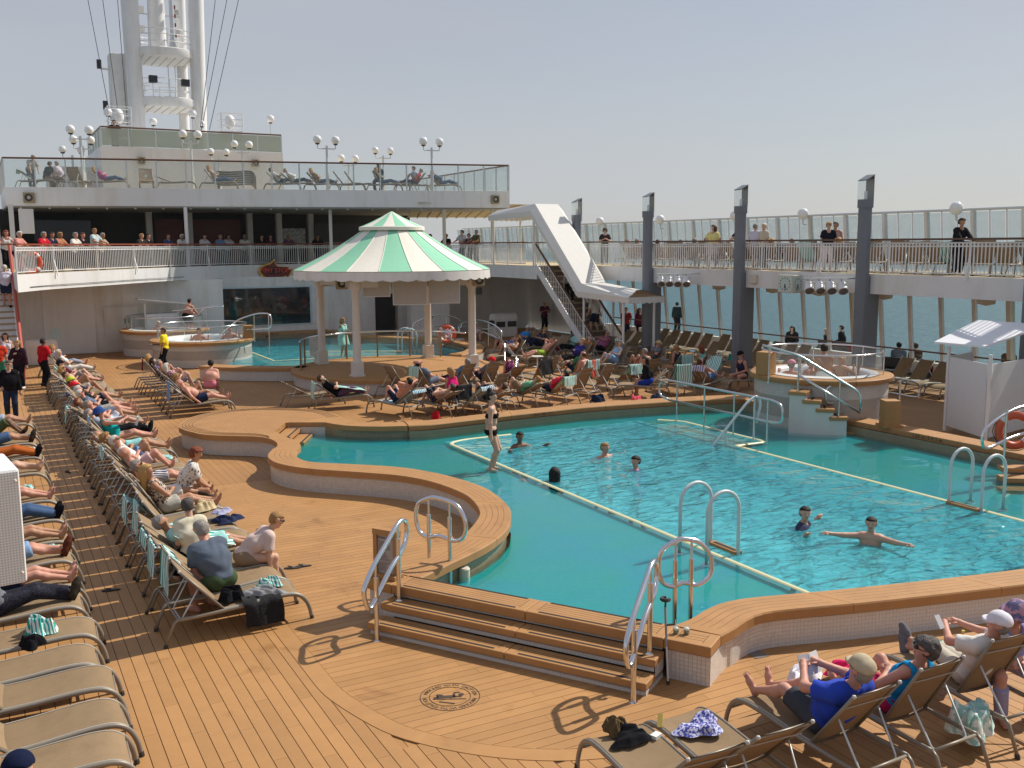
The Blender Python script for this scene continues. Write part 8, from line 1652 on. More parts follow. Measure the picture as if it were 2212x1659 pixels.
for k, (px, d, m_, hc_, mode) in enumerate(BAR):
    p, a = ledge(px); person((p.x, p.y, DECK2 - (0.12 if mode == 1 else -0.05)), a, stand(16 if mode == 1 else 6, 'rail', look=(random.Random(k).uniform(-0.7, 0.7), 1, -0.1)), 'person in %s at the balcony ledge' % d, lod=0, skin=('fair', 'pink', 'tan', 'olive')[k % 4], hair=('short', hc_), top=('tee', m_), bottom=('pants', BLK), fem=d.find('blouse') >= 0 or d.find('dress') >= 0)
for (px, py, who, ps, d, rz) in ((1299, 508, 'person in dark tee with curly black hair and sunglasses on gallery', stand(3, 'phone'), dict(fem=True, hair=('curly', 'black'), top=('tee', C_('#3a3230')), bottom=('pants', BLK), glasses=True), R(150)), (1532, 508, 'person in yellow tee standing on gallery', stand(2, 'hip', look=(0.6, 0.6, 0)), dict(fem=True, hair=('bob', 'brown'), top=('tee', C_('#d9cf8a')), bottom=('skirt', STRT, 0.9)), R(130)), (1586, 500, 'person in black shirt carrying towel beside the middle pillar', stand(8, 'reach'), dict(hair=('short', 'dark'), top=('tee', BLK), bottom=('pants', BLK)), R(60)), (1622, 500, 'person in pale lilac shirt on gallery, left of two talkers', stand(4, 'down'), dict(hair=('short', 'grey'), top=('tee', C_('#c9c4d6')), bottom=('shorts', KHAKI)), R(-80)), (1642, 496, 'person in beige shirt on gallery, right of two talkers', stand(4, 'down'), dict(hair=('short', 'white'), top=('tee', C_('#c3b9a4')), bottom=('pants', NAVY)), R(80)), (1780, 488, 'blond person in black top and white trousers on gallery', stand(14, 'down', look=(-0.4, 1, 0)), dict(fem=True, hair=('short', 'blond'), top=('tee', C_('#1a1a24')), bottom=('pants', C_('#d8cfcf')), glasses=True, fat=0.4), R(140)), (1795, 492, 'person in striped vest behind the blond one on gallery', stand(2, 'down'), dict(hair=('short', 'darkgrey'), top=('tank', STRT), bottom=('shorts', NAVY), skin='tan'), R(120)), (2062, 485, 'attendant in black long-sleeved uniform tidying towels on gallery', stand(16, 'reach', look=(0.1, 1, -0.5)), dict(hair=('pony', 'dark'), top=('long', BLK), bottom=('pants', BLK), fem=True, skin='tan'), R(165))):
    p = onX(px, py + 30, 26.0 if px not in (1795,) else 26.6); person((p.x + 0.2, p.y, DECK2), rz, ps, who, lod=0, **d)
def stander(v, who, ps, rz, z=0.0, **d): p = at(*v, z); return person((p.x, p.y, z), R(rz), ps, who, **d)
stander((98, 834), 'person in red polo and black trousers standing in the aisle', stand(6, 'chest'), -60, top=('polo', C_('#c01824')), bottom=('pants', BLK), skin='brown', hair=('short', 'dark'), shoes=BLK)
stander((45, 840), 'blond person in black top with hand at chest near the stairs', stand(2, 'chest'), 160, fem=True, hair=('bob', 'sand'), top=('jacket', printed('maroon_jacket', '#3a1626', '#20161e', 20, 0.5)), bottom=('pants', BLK), shoes=WHT)
stander((18, 815), 'person in white sleeveless top and pale jeans near the stairs', stand(3, 'down', 0.3), 185, fem=True, hair=('bob', 'brown'), top=('tank', C_('#cfc9d6')), bottom=('pants', C_('#8fa0b8')))
stander((27, 906), 'person in black coat with lanyard standing at left edge', stand(3, 'hip'), 175, fem=True, hair=('short', 'brown'), top=('jacket', C_('#141218')), bottom=('pants', C_('#232c44')), glasses=True, fat=0.6)
stander((2, 835), 'person in orange tee half cut by left picture edge', stand(3, 'down'), 0, hair=('short', 'brown'), top=('tee', C_('#c23a22')), bottom=('shorts', C_('#3a8a72')))
stander((358, 800), 'attendant in bright yellow polo holding a dark tray', stand(3, 'tray', 0.1, look=(-0.5, 1, -0.1)), 65, top=('polo', YEL), bottom=('pants', BLK), hair=('short', 'black'), skin='olive', shoes=BLK)
person((0.86, 44.5, 2.58), R(0), stand(8, 'reach', 0.25), 'white-haired person in white tee and navy shorts climbing port stairs', fem=True, fat=0.7, skin='pink', hair=('short', 'white'), top=('tee', C_('#cfcad6')), bottom=('shorts', C_('#26324e'), 0.7), shoes=BLK)
person((1.05, 47.2, DECK2), R(190), stand(18, 'rail'), 'person in white vest leaning on the port stair head', fem=True, skin='pink', hair=('bob', 'red'), top=('tank', WHT), bottom=('pants', BLK), lod=0)
stander((1062, 1018), 'person in black bikini standing on the pool shelf', stand(2, 'down', 0.05, look=(0.05, 1, 0.0)), -122, SH, fem=True, ht=1.76, skin='fair', hair=('bun', 'dark'), top=('bikini', C_('#17151a')), lod=2)
def swimmer(v, zc, rz, who, ps=None, **d): p = at(*v, zc); return person((p.x, p.y, zc - 1.645 * d.get('ht', 1.72) / 1.72), R(rz), ps or swim(), who, **d)
swimmer((1120, 938), 0.50, 190, 'bald dark-skinned person swimming near the far coaming', swim(0.55, 0.35, (0.6, 1, 0)), skin='brown', hair=('short', 'black'))
swimmer((1303, 962), 0.45, 200, 'ginger-haired person treading water with arms stretched wide', swim(0.75, 0.05), skin='pink', hair=('short', 'sand'))
swimmer((1378, 992), 0.42, 60, 'person with dark wet hair and lilac suit facing away in pool', swim(0.5, 0.3, (-0.8, 0.6, 0)), fem=True, skin='pink', hair=('pony', 'black'), top=('swimsuit', C_('#b06fc4')))
swimmer((1198, 1018), 0.40, -30, 'person with long black hair seen from behind near pale line', swim(0.6, 0.2), fem=True, skin='pink', hair=('long', 'black'), top=('bikini', BLK))
swimmer((1733, 1102), 0.48, 215, 'person in dark swim shirt wading, turned to the right', swim(0.55, 0.15, (0.9, 0.5, 0)), skin='fair', hair=('short', 'dark'), top=('tee', C_('#3a3f55')), lod=2)
swimmer((1883, 1132), 0.52, 120, 'dark-haired youngster wading with one arm out, face left', swim(0.6, 0.3, (-0.1, 1, 0)), skin='fair', hair=('short', 'dark'), ht=1.6, lod=2)
for k, (v, hc_) in enumerate((((578, 728), 'dark'), ((541, 728), 'brown'))): swimmer(v, 0.42, 180, 'dark-haired head of swimmer in forward pool, %s one' % ('right', 'left')[k], swim(0.4, 0.2), hair=('short', hc_), skin='tan', lod=0)
for (dx, dy, zz, rz, who, d) in ((-1.0, 0.1, 1.15, -60, 'person in pink cap soaking in right hot tub', dict(hat=('cap', C_('#d890a0')), skin='pink')), (-0.45, -0.55, 1.42, -40, 'broad tanned person in pale trunks rising in right hot tub', dict(skin='tan', hair=('short', 'dark'), bottom=('shorts', WHT), ht=1.8)), (0.35, 0.75, 1.05, 180, 'brown-haired person at back of right hot tub', dict(hair=('short', 'brown'), skin='pink')), (0.55, -0.2, 1.05, 120, 'sandy-haired child in right hot tub', dict(hair=('short', 'sand'), ht=1.4)), (0.95, 0.15, 1.18, 150, 'white-haired person at right side of right hot tub', dict(hair=('short', 'white'), skin='fair'))):
    person((TUBR.x + dx, TUBR.y + dy, zz + 0.55 - 1.56 * d.get('ht', 1.72) / 1.72 + (0.25 if 'rising' in who else 0)), R(rz), swim(0.4, 0.25) if 'rising' not in who else stand(20, 'knees'), who, **d)
person((TUBB.x + 0.9, TUBB.y - 0.9, 0.85), R(-50), stand(26, 'reach', look=(0.1, 1, -0.5)), 'heavy person in black trunks climbing from rear left hot tub', skin='pink', hair=('short', 'dark'), bottom=('shorts', BLK), fat=1.0, ht=1.8)
for k, (c_, dx, dy, who) in enumerate(((TUBB, -0.4, -0.6, 'white-capped person sitting in rear left hot tub'), (TUBL, -0.3, -0.8, 'dark-haired person at left in front hot tub'), (TUBL, 1.05, -0.6, 'dark-haired person at right in front hot tub'))):
    person((c_.x + dx, c_.y + dy, 1.35 - 1.5), R(180), swim(0.35, 0.2), who, skin='pink', hair=('short', 'white' if k == 0 else 'dark'), lod=0)
for (v, z_, who, ps, rz, d) in (((742, 772), 0.14, 'person wrapped in pale green towel behind the gazebo rail', stand(4, 'cross'), 200, dict(fem=True, hair=('bob', 'sand'), top=('dress', C_('#9ccdc0')), bottom=('skirt', C_('#9ccdc0'), 0.9), skin='tan')), ((752, 706), 0.3, 'shirtless boy stooping beside the forward pool', stand(22, 'knees', 0.2), 120, dict(hair=('short', 'black'), bottom=('shorts', BROWNC), skin='olive')), ((783, 707), 0.2, 'person in black vest and trousers beside forward pool', stand(2, 'down'), 180, dict(hair=('short', 'black'), top=('tank', BLK), bottom=('pants', BLK), skin='olive')), ((806, 705), 0.2, 'person in black crouching beside forward pool', sit(20, 0.2, 'knees'), 150, dict(hair=('bob', 'black'), top=('long', BLK), bottom=('pants', BLK))), ((862, 700), 0.1, 'person in white tee in the dark doorway', stand(4, 'cross'), 160, dict(hair=('short', 'dark'), top=('tee', C_('#cfcfd4')), bottom=('pants', BLK))), ((888, 702), 0.1, 'bald person in pale blue shirt by the doorway', stand(6, 'down'), 120, dict(hair=('bald', 'dark'), top=('tee', C_('#a8b0cc')), bottom=('pants', NAVY))), ((945, 706), 0.0, 'person with long red hair in brown lace top behind gazebo', stand(4, 'chest'), 140, dict(fem=True, hair=('long', 'red'), top=('tee', C_('#3a2620')), bottom=('shorts', KHAKI))), ((935, 712), 0.0, 'person in light blue tee behind gazebo column', stand(4, 'down'), 100, dict(hair=('short', 'blond'), top=('tee', C_('#6f9fcc')), bottom=('shorts', KHAKI))),
    ((1176, 716), 0.0, 'bald person in maroon polo standing by the towel bin', stand(4, 'phone', look=(0, 1, -0.6)), 170, dict(hair=('bald', 'grey'), top=('polo', C_('#5a1638')), bottom=('pants', BLK), skin='pink')), ((1240, 745), 0.0, 'person in white printed tee walking by the stairs', stand(10, 'down', 0.3, look=(0, 1, -0.5)), 60, dict(hair=('short', 'brown'), top=('tee', C_('#d0cbd8')), bottom=('shorts', NAVY), skin='tan')), ((1256, 742), 0.0, 'person in red and white striped tee at the stair foot', stand(4, 'down'), -30, dict(hair=('short', 'dark'), top=('tee', STRT), bottom=('pants', NAVY))), ((1381, 738), 0.0, 'person in maroon sweater and black trousers under stair canopy', stand(2, 'down'), 170, dict(fem=True, hair=('long', 'brown'), top=('long', C_('#5e1230')), bottom=('pants', BLK))), ((1352, 736), 0.0, 'person in red top standing behind canopy post', stand(2, 'down'), 150, dict(hair=('short', 'dark'), top=('tee', C_('#8a2a2a')), bottom=('pants', NAVY)))):
    stander(v, who, ps, rz, z_, lod=0, **d)
person((23.7, 38.3, 2.35), R(180), stand(10, 'down', 0.25), 'person in grey hoodie with long dark hair descending starboard stairs', fem=True, hair=('long', 'brown'), top=('long', C_('#9a9aa0')), bottom=('pants', BLK), lod=0)
person((24.0, 36.6, 1.0), R(20), stand(14, 'swing', 0.3), 'person with white backpack on the starboard stairs', hair=('short', 'dark'), top=('tee', WHT), bottom=('shorts', NAVY), lod=0)
for (v, who, ps, rz, d) in (((1462, 702), 'person in dark jacket with backpack among shaded loungers', stand(4, 'down'), -60, dict(hair=('short', 'black'), top=('jacket', C_('#1c2a2c')), bottom=('pants', BLK))), ((1712, 745), 'person in black hood seated behind right hot tub', sit(15, 0.4, 'knees'), 120, dict(hair=('long', 'black'), top=('jacket', BLK), bottom=('pants', BLK))), ((1818, 748), 'tall person in black sitting by the sea windows', sit(4, 0.45, 'lap'), 30, dict(hair=('short', 'dark'), top=('long', BLK), bottom=('pants', BLK))), ((1790, 752), 'white-haired person beside the tall one in black', sit(12, 0.4, 'lap'), 60, dict(hair=('short', 'white'), top=('long', C_('#26262c')), bottom=('pants', BLK))), ((1940, 790), 'person in grey tee seated by sea window, back turned', sit(5, 0.4, 'lap'), -50, dict(hair=('short', 'dark'), top=('tee', C_('#7d8794')), bottom=('pants', NAVY))), ((1978, 792), 'person in brown shawl holding a cup by sea window', sit(8, 0.4, 'phone'), -20, dict(hair=('short', 'brown'), top=('long', C_('#4f3a2a')), bottom=('pants', BROWNC))), ((2180, 800), 'dark-haired person behind the shower cabin', sit(10, 0.4, 'lap'), 100, dict(hair=('short', 'brown'), top=('long', BROWNC), bottom=('pants', BLK)))):
    p = at(*v, 0.45); person((p.x, p.y, 0), R(rz), ps, who, lod=0, **d)
for k, v in enumerate(((1808, 760), (1958, 800))):
    p = at(*v, 0.4); t_ = empty('lounge_sofa', (p.x, p.y, 0), R(-75), 'low black lounge sofa by the sea windows, %s one' % ('left', 'right')[k], 'sofa', 'black lounge sofas')
    MB().b2(-1.1, 1.1, -0.4, 0.4, 0.08, 0.40).build('seat', DARK, t_, bevel=0.04); MB().b2(-1.1, 1.1, 0.3, 0.45, 0.4, 0.8).build('backrest', DARK, t_, bevel=0.04)
    MB().b2(0.5, 1.0, -0.1, 0.25, 0.41, 0.75).build('red_cushion', C_('#7a1020'), t_, bevel=0.05)
person((2.58, 13.12, 0), R(22), sit(38, 0.40, 'down', look=(0.2, 1, -0.5), twist=-0.1), 'person in slate polo and green shorts bending with back turned', skin='pink', hair=('short', 'grey'), top=('tee', SLATE), bottom=('shorts', C_('#44553a'), 0.85), fat=0.55, ht=1.86, lod=2)
person((2.48, 14.5, 0), R(5), sit(18, 0.40, 'lap', look=(0.6, 1, -0.1)), 'person in cream tee with short grey hair, back to camera', fem=True, fat=0.5, skin='fair', hair=('short', 'darkgrey'), top=('tee', C_('#cdc6b0')), bottom=('pants', BLK), lod=2)
person((3.08, 13.95, 0), R(-92), sit(50, 0.40, 'down', look=(0, 1, -0.7), knees=0.14, feet=0.42, bend=0.02), 'blond person in pale pink tee bending forward with bare feet', fem=True, fat=0.0, skin='fair', hair=('short', 'sand'), top=('tee', C_('#cbb6ae')), bottom=('shorts', C_('#8c7a62'), 0.9), glasses=True, lod=2)
person((3.05, 18.5, 0), R(-98), sit(22, 0.40, 'clasp', look=(0.1, 1, -0.25), knees=0.2, feet=0.45), 'curly-haired person in leaf-print white tee and brown capris', skin='tan', hair=('curly', 'red'), top=('tee', LEAFP), bottom=('pants', C_('#4a3f38'), 0.3), lod=2)
p = at(48, 1642, 1.22); person((p.x - 0.08, p.y - 0.30, 0), R(-12), sit(22, 0.40, 'lap'), 'person in navy cap with white panel at bottom left corner', skin='pink', hair=('short', 'grey'), hat=('cap', C_('#151c36')), top=('tee', WHT), bottom=('shorts', NAVY))
GF = 'foreground loungers at lower right'
LL(5.03, 6.24, 90, 46, GF, 'empty tan lounger at bottom with black bag and hat on seat'); LL(5.70, 6.24, 90, 46, GF, 'empty tan lounger at bottom with blue printed wrap on seat')
LL(6.88, 6.2, 90, 54, GF, None, 'person in royal blue tee, grey shorts and beige cap, reading', lie(56, 'straight', 'book'), skin='pink', hair=('short', 'grey'), hat=('cap', C_('#b3a68c')), top=('tee', mat('royal_blue', '#1c3fb0', 0.9, noise=0.15, nscale=5, bump=0.16, bscale=18)), bottom=('shorts', C_('#44464c'), 0.8), fat=0.5, ht=1.8, lod=2, glasses=True)
LL(7.78, 6.15, 90, 60, GF, None, 'person in bright blue vest and sunglasses with dark wavy hair', lie(62, 'half', 'belly', (-0.7, 0.7, 0)), fem=True, skin='pink', hair=('curly', 'darkgrey'), top=('tank', C_('#1f8fc4')), bottom=('shorts', C_('#c02a5a'), 0.6), glasses=True, lod=2, fat=0.3)
LL(8.92, 6.2, 84, 62, GF, None, 'person in white cap and white tee with phone', lie(62, 'cross', 'book', (-0.6, 0.8, 0)), skin='pink', hair=('short', 'grey'), hat=('cap', C_('#d8d4dc')), top=('tee', C_('#d4d0c8')), bottom=('pants', C_('#b9b2a4'), 0.7), shoes=C_('#6d6d72'), lod=2)
person((9.45, 6.35, 0), R(150), sit(28, 0.40, 'lap', look=(0.1, 1, -0.6)), 'person in lilac blouse and purple patterned hat looking down', fem=True, fat=0.6, skin='pink', hair=('short', 'white'), hat=('bucket', printed('purple_hat', '#6f6a8a', '#b58a9a', 18, 0.55)), top=('tee', C_('#8790d4')), bottom=('pants', C_('#9a94b0')), lod=2)
person((8.22, 4.62, 0), R(18), stand(6, 'phone'), 'person in navy jacket holding a phone at right edge', top=('jacket', C_('#101522')), bottom=('pants', C_('#0f131e')), hair=('short', 'dark'), skin='pink', ht=1.72, lod=1, fat=0.4)
# == towels, clothes and small things
def towel_on(x, y, th, beta, label, m_=TOWEL, behind=0.42, front=0.35, width=0.60, z=0.0, seed=1, down=False):
    b = R(beta); d = Vector((0, -math.cos(b), math.sin(b))); n = Vector((0, math.sin(b), math.cos(b))); T = Vector((0, 0.03, 0.36)) + d * 0.815
    path = [(T.y - 0.045 - 0.10 * behind * math.cos(b), T.z - behind), (T.y - 0.04, T.z - 0.02), (T.y, T.z + 0.012)]
    q = T - d * front + n * 0.015; path.append((q.y, q.z))
    if front >= 0.78: path += [(0.35, 0.40), (0.75, 0.43)]
    rz = R(th - 90); return drape([p[::1] for p in path][::-1], width, 'towel', label, m_, (x, y, z), rz, seed=seed, wob=0.014)
for (y, th, bt, f, bh, m_, lab) in ((13.39, 0, 48, 0.2, 0.55, TOWEL, 'striped towel hanging behind lounger beside the slate polo'), (14.10, 0, 40, 0.5, 0.45, TOWEL, 'striped towel folded over lounger back next to cream tee'), (14.81, 0, 38, 0.6, 0.2, TOWEL, 'striped towel across lounger of the white socks'), (16.23, 0, 48, 0.25, 0.5, TOWEL, 'striped towel hanging behind lounger near the floral top'), (16.94, 0, 40, 0.3, 0.4, TOWEL, 'striped towel on vacant lounger before the floral top'), (21.2, 0, 48, 0.15, 0.25, TOWEL, 'small green striped towel below the brow-shader'), (24.75, 0, 55, 0.62, 0.15, TOWELB, 'blue striped towel behind the turquoise swimsuit'), (28.3, 0, 30, 0.25, 0.45, TOWEL, 'pale teal towel trailing behind the low sunbather'), (29.72, 0, 45, 0.3, 0.1, mat('navy_towel', '#22306a', 0.95), 'navy towel on lounger back near the red cap'), (33.27, 0, 50, 0.4, 0.1, mat('white_towel', '#d6d2c8', 0.95), 'white towel on lounger back of the aisle row'), (36.1, 0, 52, 0.3, 0.3, TOWELP, 'pale teal towel near far end of aisle row')):
    towel_on(2.45, y, th, bt, lab, m_, bh, f, seed=int(y * 10))
for (x, y, th, bt, f, bh, m_, lab) in ((9.35, 28.9, -6, 38, 0.3, 0.5, TOWEL, 'striped towel hung over lounger head of the towel sleeper'), (12.75, 29.7, 10, 58, 0.1, 0.35, TOWEL, 'short striped towel hung beside the checked shirt'), (16.9, 29.3, 108, 62, 0.3, 0.55, mat('black_towel', '#121217', 0.95), 'black towel hung over upright lounger behind the coaming'), (12.65, 25.9, 112, 40, 0.75, 0.12, TOWELB, 'blue striped towel over low lounger by far coaming'), (15.75, 26.2, 110, 45, 0.6, 0.3, TOWEL, 'striped towel over back of the red top lounger'), (10.75, 26.7, 116, 35, 0.8, 0.1, TOWELB, 'blue striped towel under the head-holding sunbather'), (19.3, 27.5, 100, 48, 0.5, 0.35, TOWEL, 'green striped towel hung behind black jacket'), (18.2, 28.3, 104, 62, 0.6, 0.35, TOWEL, 'striped towel beside the coral towel'), (20.3, 25.9, 84, 58, 0.7, 0.72, TOWEL, 'long green striped towel hiding an upright lounger'), (21.3, 25.7, 20, 50, 0.6, 0.2, stripes('towel_lilac', '#6b6fa6', '#d8d6e2', 7.0), 'lilac striped towel on lounger by the alcove rail'), (22.6, 27.0, 200, 55, 0.78, 0.1, TOWEL, 'green striped towel on lounger behind navy swimsuit'), (23.0, 36.7, 188, 52, 0.8, 0.1, TOWEL, 'teal striped towel along lounger of the red shoes'), (22.3, 28.4, 96, 54, 0.4, 0.35, TOWEL, 'green striped towel behind the ginger hair'), (26.5, 29.1, 176, 48, 0.8, 0.1, TOWELB, 'blue striped towel on shaded lounger by the sea windows'), (20.3, 38.0, 190, 35, 0.8, 0.05, TOWELP, 'pale towel beneath the blue top sunbather')):
    towel_on(x, y, th, bt, lab, m_, bh, f, seed=int(x * 10))
towel_on(12.35, 26.6, 100, 40, 'black towel hung over lounger back behind magenta top', MATS['black_towel'], 0.45, 0.15, 0.5, seed=44)
towel_on(18.2, 28.3, 104, 62, 'coral red towel hanging on a striped lounger back', mat('coral_towel', '#e8604c', 0.95), 0.60, 0.3, 0.20, seed=4)
tz = terr(330); towel_on(tz.x, tz.y + 1.15, -95, 58, 'teal striped towel on terrace lounger facing the camera', TOWEL, 0.1, 0.7, z=DECK3, seed=9)
tz = terr(60); towel_on(tz.x, tz.y + 1.15, -20, 40, 'teal towel on terrace lounger at left end', TOWELP, 0.2, 0.8, z=DECK3, seed=10)
for k, y in enumerate((36.0, 31.7, 26.5, 20.5, 17.0, 14.4)): towel_on(26.75, y, 12, 58, 'pale striped towel on gallery lounger, %s from the stair end' % ORD[k], TOWEL if k % 2 else TOWELP, 0.2, 0.8, z=DECK2, seed=20 + k)
drape([(-0.30, 0.93), (0.0, 0.66), (0.3, 0.62), (0.75, 0.56), (0.95, 0.5)], 0.62, 'towel', 'pale striped towel spread over the sleeper in black tee', TOWEL, (9.35, 28.9, 0), R(-96), wob=0.02, seed=5)
drape([(-0.25, 0.80), (0.05, 0.66), (0.35, 0.60), (0.62, 0.56)], 0.80, 'towel', 'teal striped towel spread over the legs with white socks', TOWEL, (2.45, 14.81, 0), R(-90), wob=0.025, seed=6)
sl0 = SEATZ + 0.02
HE = [((0.32, 12.6, sl0), 20, (0.42, 0.5, 0.20), 'crumpled striped towel on left edge lounger', TOWEL, 'towel'), ((0.22, 12.25, sl0 - 0.02), 40, (0.36, 0.3, 0.16), 'small black cloth beside crumpled towel at left edge', BLK, 'cloth'), ((3.18, 12.85, sl0 + 0.02), 10, (0.36, 0.30, 0.13), 'crumpled teal striped towel on nearest aisle lounger', TOWEL, 'towel'), ((3.0, 12.58, sl0 + 0.02), -20, (0.62, 0.34, 0.10), 'grey knitted sweater lying on nearest aisle lounger', C_('#8b8b8c'), 'sweater'), ((2.58, 12.62, sl0), 30, (0.36, 0.34, 0.22), 'black bag on nearest aisle lounger seat', BLK, 'bag'), ((3.35, 16.3, sl0 + 0.02), 0, (0.55, 0.36, 0.12), 'folded navy and grey clothes at foot of aisle lounger', C_('#2c3350'), 'clothes'), ((3.3, 16.5, sl0 + 0.12), 15, (0.42, 0.26, 0.08), 'pale lilac garment on top of folded navy clothes', C_('#a7a8c4'), 'clothes'), ((3.15, 17.2, sl0 + 0.03), 35, (0.4, 0.34, 0.2), 'cream canvas bag at foot of floral top lounger', C_('#c9b993'), 'bag'), ((3.2, 27.5, 0.02), 0, (0.6, 0.5, 0.35), 'brown and yellow shoulder bag on aisle deck', C_('#8a6a30'), 'bag'), ((3.2, 26.0, sl0), 0, (0.7, 0.36, 0.2), 'black bag on aisle lounger foot', BLK, 'bag'), ((3.25, 22.0, sl0), 25, (0.4, 0.3, 0.1), 'small pale towel on aisle lounger foot', TOWELP, 'towel'), ((3.1, 19.2, sl0), -10, (0.45, 0.3, 0.12), 'black and blue jacket beside curly-haired sitter', C_('#20283c'), 'jacket'), ((0.45, 20.5, sl0), 0, (0.4, 0.35, 0.1), 'pale teal towel under feet at left edge', TOWELP, 'towel'), ((0.6, 24.5, sl0), 0, (0.5, 0.35, 0.1), 'pale striped towel on upper left edge lounger', TOWEL, 'towel'), ((0.5, 16.2, sl0), 0, (0.6, 0.3, 0.06), 'striped towel beneath the sandals at left edge', TOWEL, 'towel'),
  ((17.0, 25.7, 0.02), 10, (0.5, 0.4, 0.28), 'navy handbag on deck behind far coaming', NAVY, 'bag'), ((18.0, 25.0, 0.02), 40, (0.6, 0.4, 0.25), 'coral and pink clothes pile on deck by far coaming', C_('#d85a68'), 'clothes'), ((18.7, 24.8, 0.02), 0, (0.6, 0.45, 0.28), 'dark denim bag beside black jacket sitter', C_('#2f3a4f'), 'bag'), ((13.0, 25.2, 0.02), 0, (0.4, 0.3, 0.15), 'dark sandals and bag near blue striped towel', BLK, 'bag'), ((11.2, 25.3, 0.02), 0, (0.35, 0.3, 0.3), 'small red bag under lounger by far coaming', C_('#a01a24'), 'bag'), ((26.0, 29.6, SEATZ), 60, (0.6, 0.5, 0.35), 'teal beach bag on shaded lounger', C_('#1f8f86'), 'bag'), ((25.9, 30.0, 0.3), 0, (0.9, 0.6, 0.12), 'pale blue towel heap before the middle pillar', TOWELB, 'towel'),
  ((5.02, 7.0, sl0 + 0.03), 25, (0.48, 0.30, 0.10), 'black skirt crumpled on bottom lounger', BLK, 'clothes'), ((5.0, 7.22, sl0 + 0.02), -10, (0.30, 0.26, 0.16), 'black crocheted bag on bottom lounger', printed('crochet', '#14110f', '#8a7350', 60, 0.62, kind='WAVE'), 'bag'), ((5.72, 6.85, sl0 + 0.03), 15, (0.62, 0.36, 0.10), 'blue and white printed wrap on bottom lounger', PAISL, 'wrap'), ((7.35, 7.15, sl0 + 0.03), 20, (0.62, 0.36, 0.16), 'white shirt bundle beside the reader feet', C_('#dcd8de'), 'clothes'), ((7.3, 6.95, sl0), 0, (0.6, 0.3, 0.08), 'dark cloth beneath the white shirt bundle', BROWNC, 'cloth'), ((7.8, 7.05, sl0 + 0.05), 30, (0.4, 0.36, 0.12), 'pink beach bag beside the blue vest', C_('#d42a68'), 'bag'), ((9.3, 6.9, sl0), 0, (0.6, 0.5, 0.12), 'teal and white leaf-print towel behind yellow bottle', TOWEL, 'towel'), ((8.4, 5.9, 0.15), 0, (0.6, 0.5, 0.35), 'pale leaf-patterned bag beneath foreground lounger', printed('leafbag', '#9cc4ba', '#e2e6de', 16, 0.5), 'bag')]
for k, (loc, rz, sz, lab, m_, nm) in enumerate(HE): heap(loc, R(rz), sz, lab, m_, seed=k + 3, name=nm if nm != 'cloth' else 'crumpled_cloth', cat=nm)
drape([(0.15, 0.46), (-0.05, 0.46), (-0.14, 0.40), (-0.18, 0.10)], 0.50, 'jacket', 'black denim jacket hanging off the nearest aisle lounger', mat('black_denim', '#17171b', 0.95, noise=0.2, nscale=20, bump=0.5, bscale=60), (2.95, 12.42, 0), R(0), group=None, cat='jacket', wob=0.035, seed=3)
towel_on(5.35, 30.75, 0, 45, 'light blue shirt hung over lounger back in short row', C_('#7f9cc4'), 0.6, 0.1, 0.5, seed=31); towel_on(5.35, 29.9, 0, 40, 'white and orange towel behind the bald sunbather', C_('#d8cfc6'), 0.15, 0.25, 0.4, seed=32); towel_on(5.3, 36.6, 0, 55, 'dark red scarf hung on far lounger back', C_('#6a1420'), 0.4, 0.05, 0.3, seed=33)
def book(p, rz, tilt, label):
    t_ = empty('open_book', p, rz, label, 'book')
    for sx in (-1, 1): o = MB().b2(min(0, sx * 0.135), max(0, sx * 0.135), -0.006, 0.006, -0.10, 0.10).build('page_block', mat('paper', (0.66, 0.65, 0.62), 0.8), t_); o.rotation_euler = (tilt, 0, sx * R(12))
    return t_
book((6.86, 6.57, 0.93), R(0), R(-25), 'open white book held by the person in royal blue tee'); book((3.05, 24.75, 0.83), R(-90), R(-20), 'open book held by the person in turquoise swimsuit')
CUP = glass_mat('cup_plastic', (0.92, 0.94, 0.92), 0.25, 0.05, (0.8, 0.82, 0.8)); LIME = mat('lime_leaf', (0.05, 0.16, 0.03), 0.6, noise=0.5, nscale=60)
for k, v in enumerate(((1460, 1369), (1483, 1370))):
    p = at(*v, ZC); t_ = empty('drink_cup', (p.x, p.y, ZC), 0, 'clear plastic cup with lime leaves on pool corner, %s one' % ('left', 'right')[k], 'cup', 'drink cups')
    MB().lathe([(0, 0.002), (0.032, 0.002), (0.042, 0.10)], 18).build('cup_wall', CUP, t_, smooth=True); MB().lathe([(0, 0.008), (0.030, 0.008), (0.034, 0.042), (0, 0.045)], 14).build('lime_leaves', LIME, t_, smooth=True); MB().lathe([(0.0, 0.085), (0.02, 0.082), (0.037, 0.07), (0.034, 0.05)], 14).build('ice', mat('ice', (0.7, 0.74, 0.7), 0.3), t_, smooth=True)
    if k == 0: MB().tube([(0, 0, 0.03), (-0.01, 0.0, 0.17)], 0.004, 6).build('straw', WHITE, t_)
p0 = at(1443, 1478, BZ); t_ = empty('crutch', (p0.x, p0.y, BZ), 0, 'grey metal crutch leaning against the pool step corner', 'crutch'); top = onY(1436, 1285, p0.y + 0.22); top = Vector((top.x - p0.x, top.y - p0.y, top.z - BZ))
MB().tube([(0, 0, 0.02), top * 0.45], 0.011, 8).build('lower_tube', ALU, t_); MB().tube([top * 0.42, top * 0.86], 0.014, 8).build('upper_tube', mat('crutch_grey', (0.3, 0.3, 0.32), 0.4), t_); MB().tube([(0, 0, 0), (0, 0, 0.04)], 0.02, 8).build('rubber_tip', RUBBER, t_)
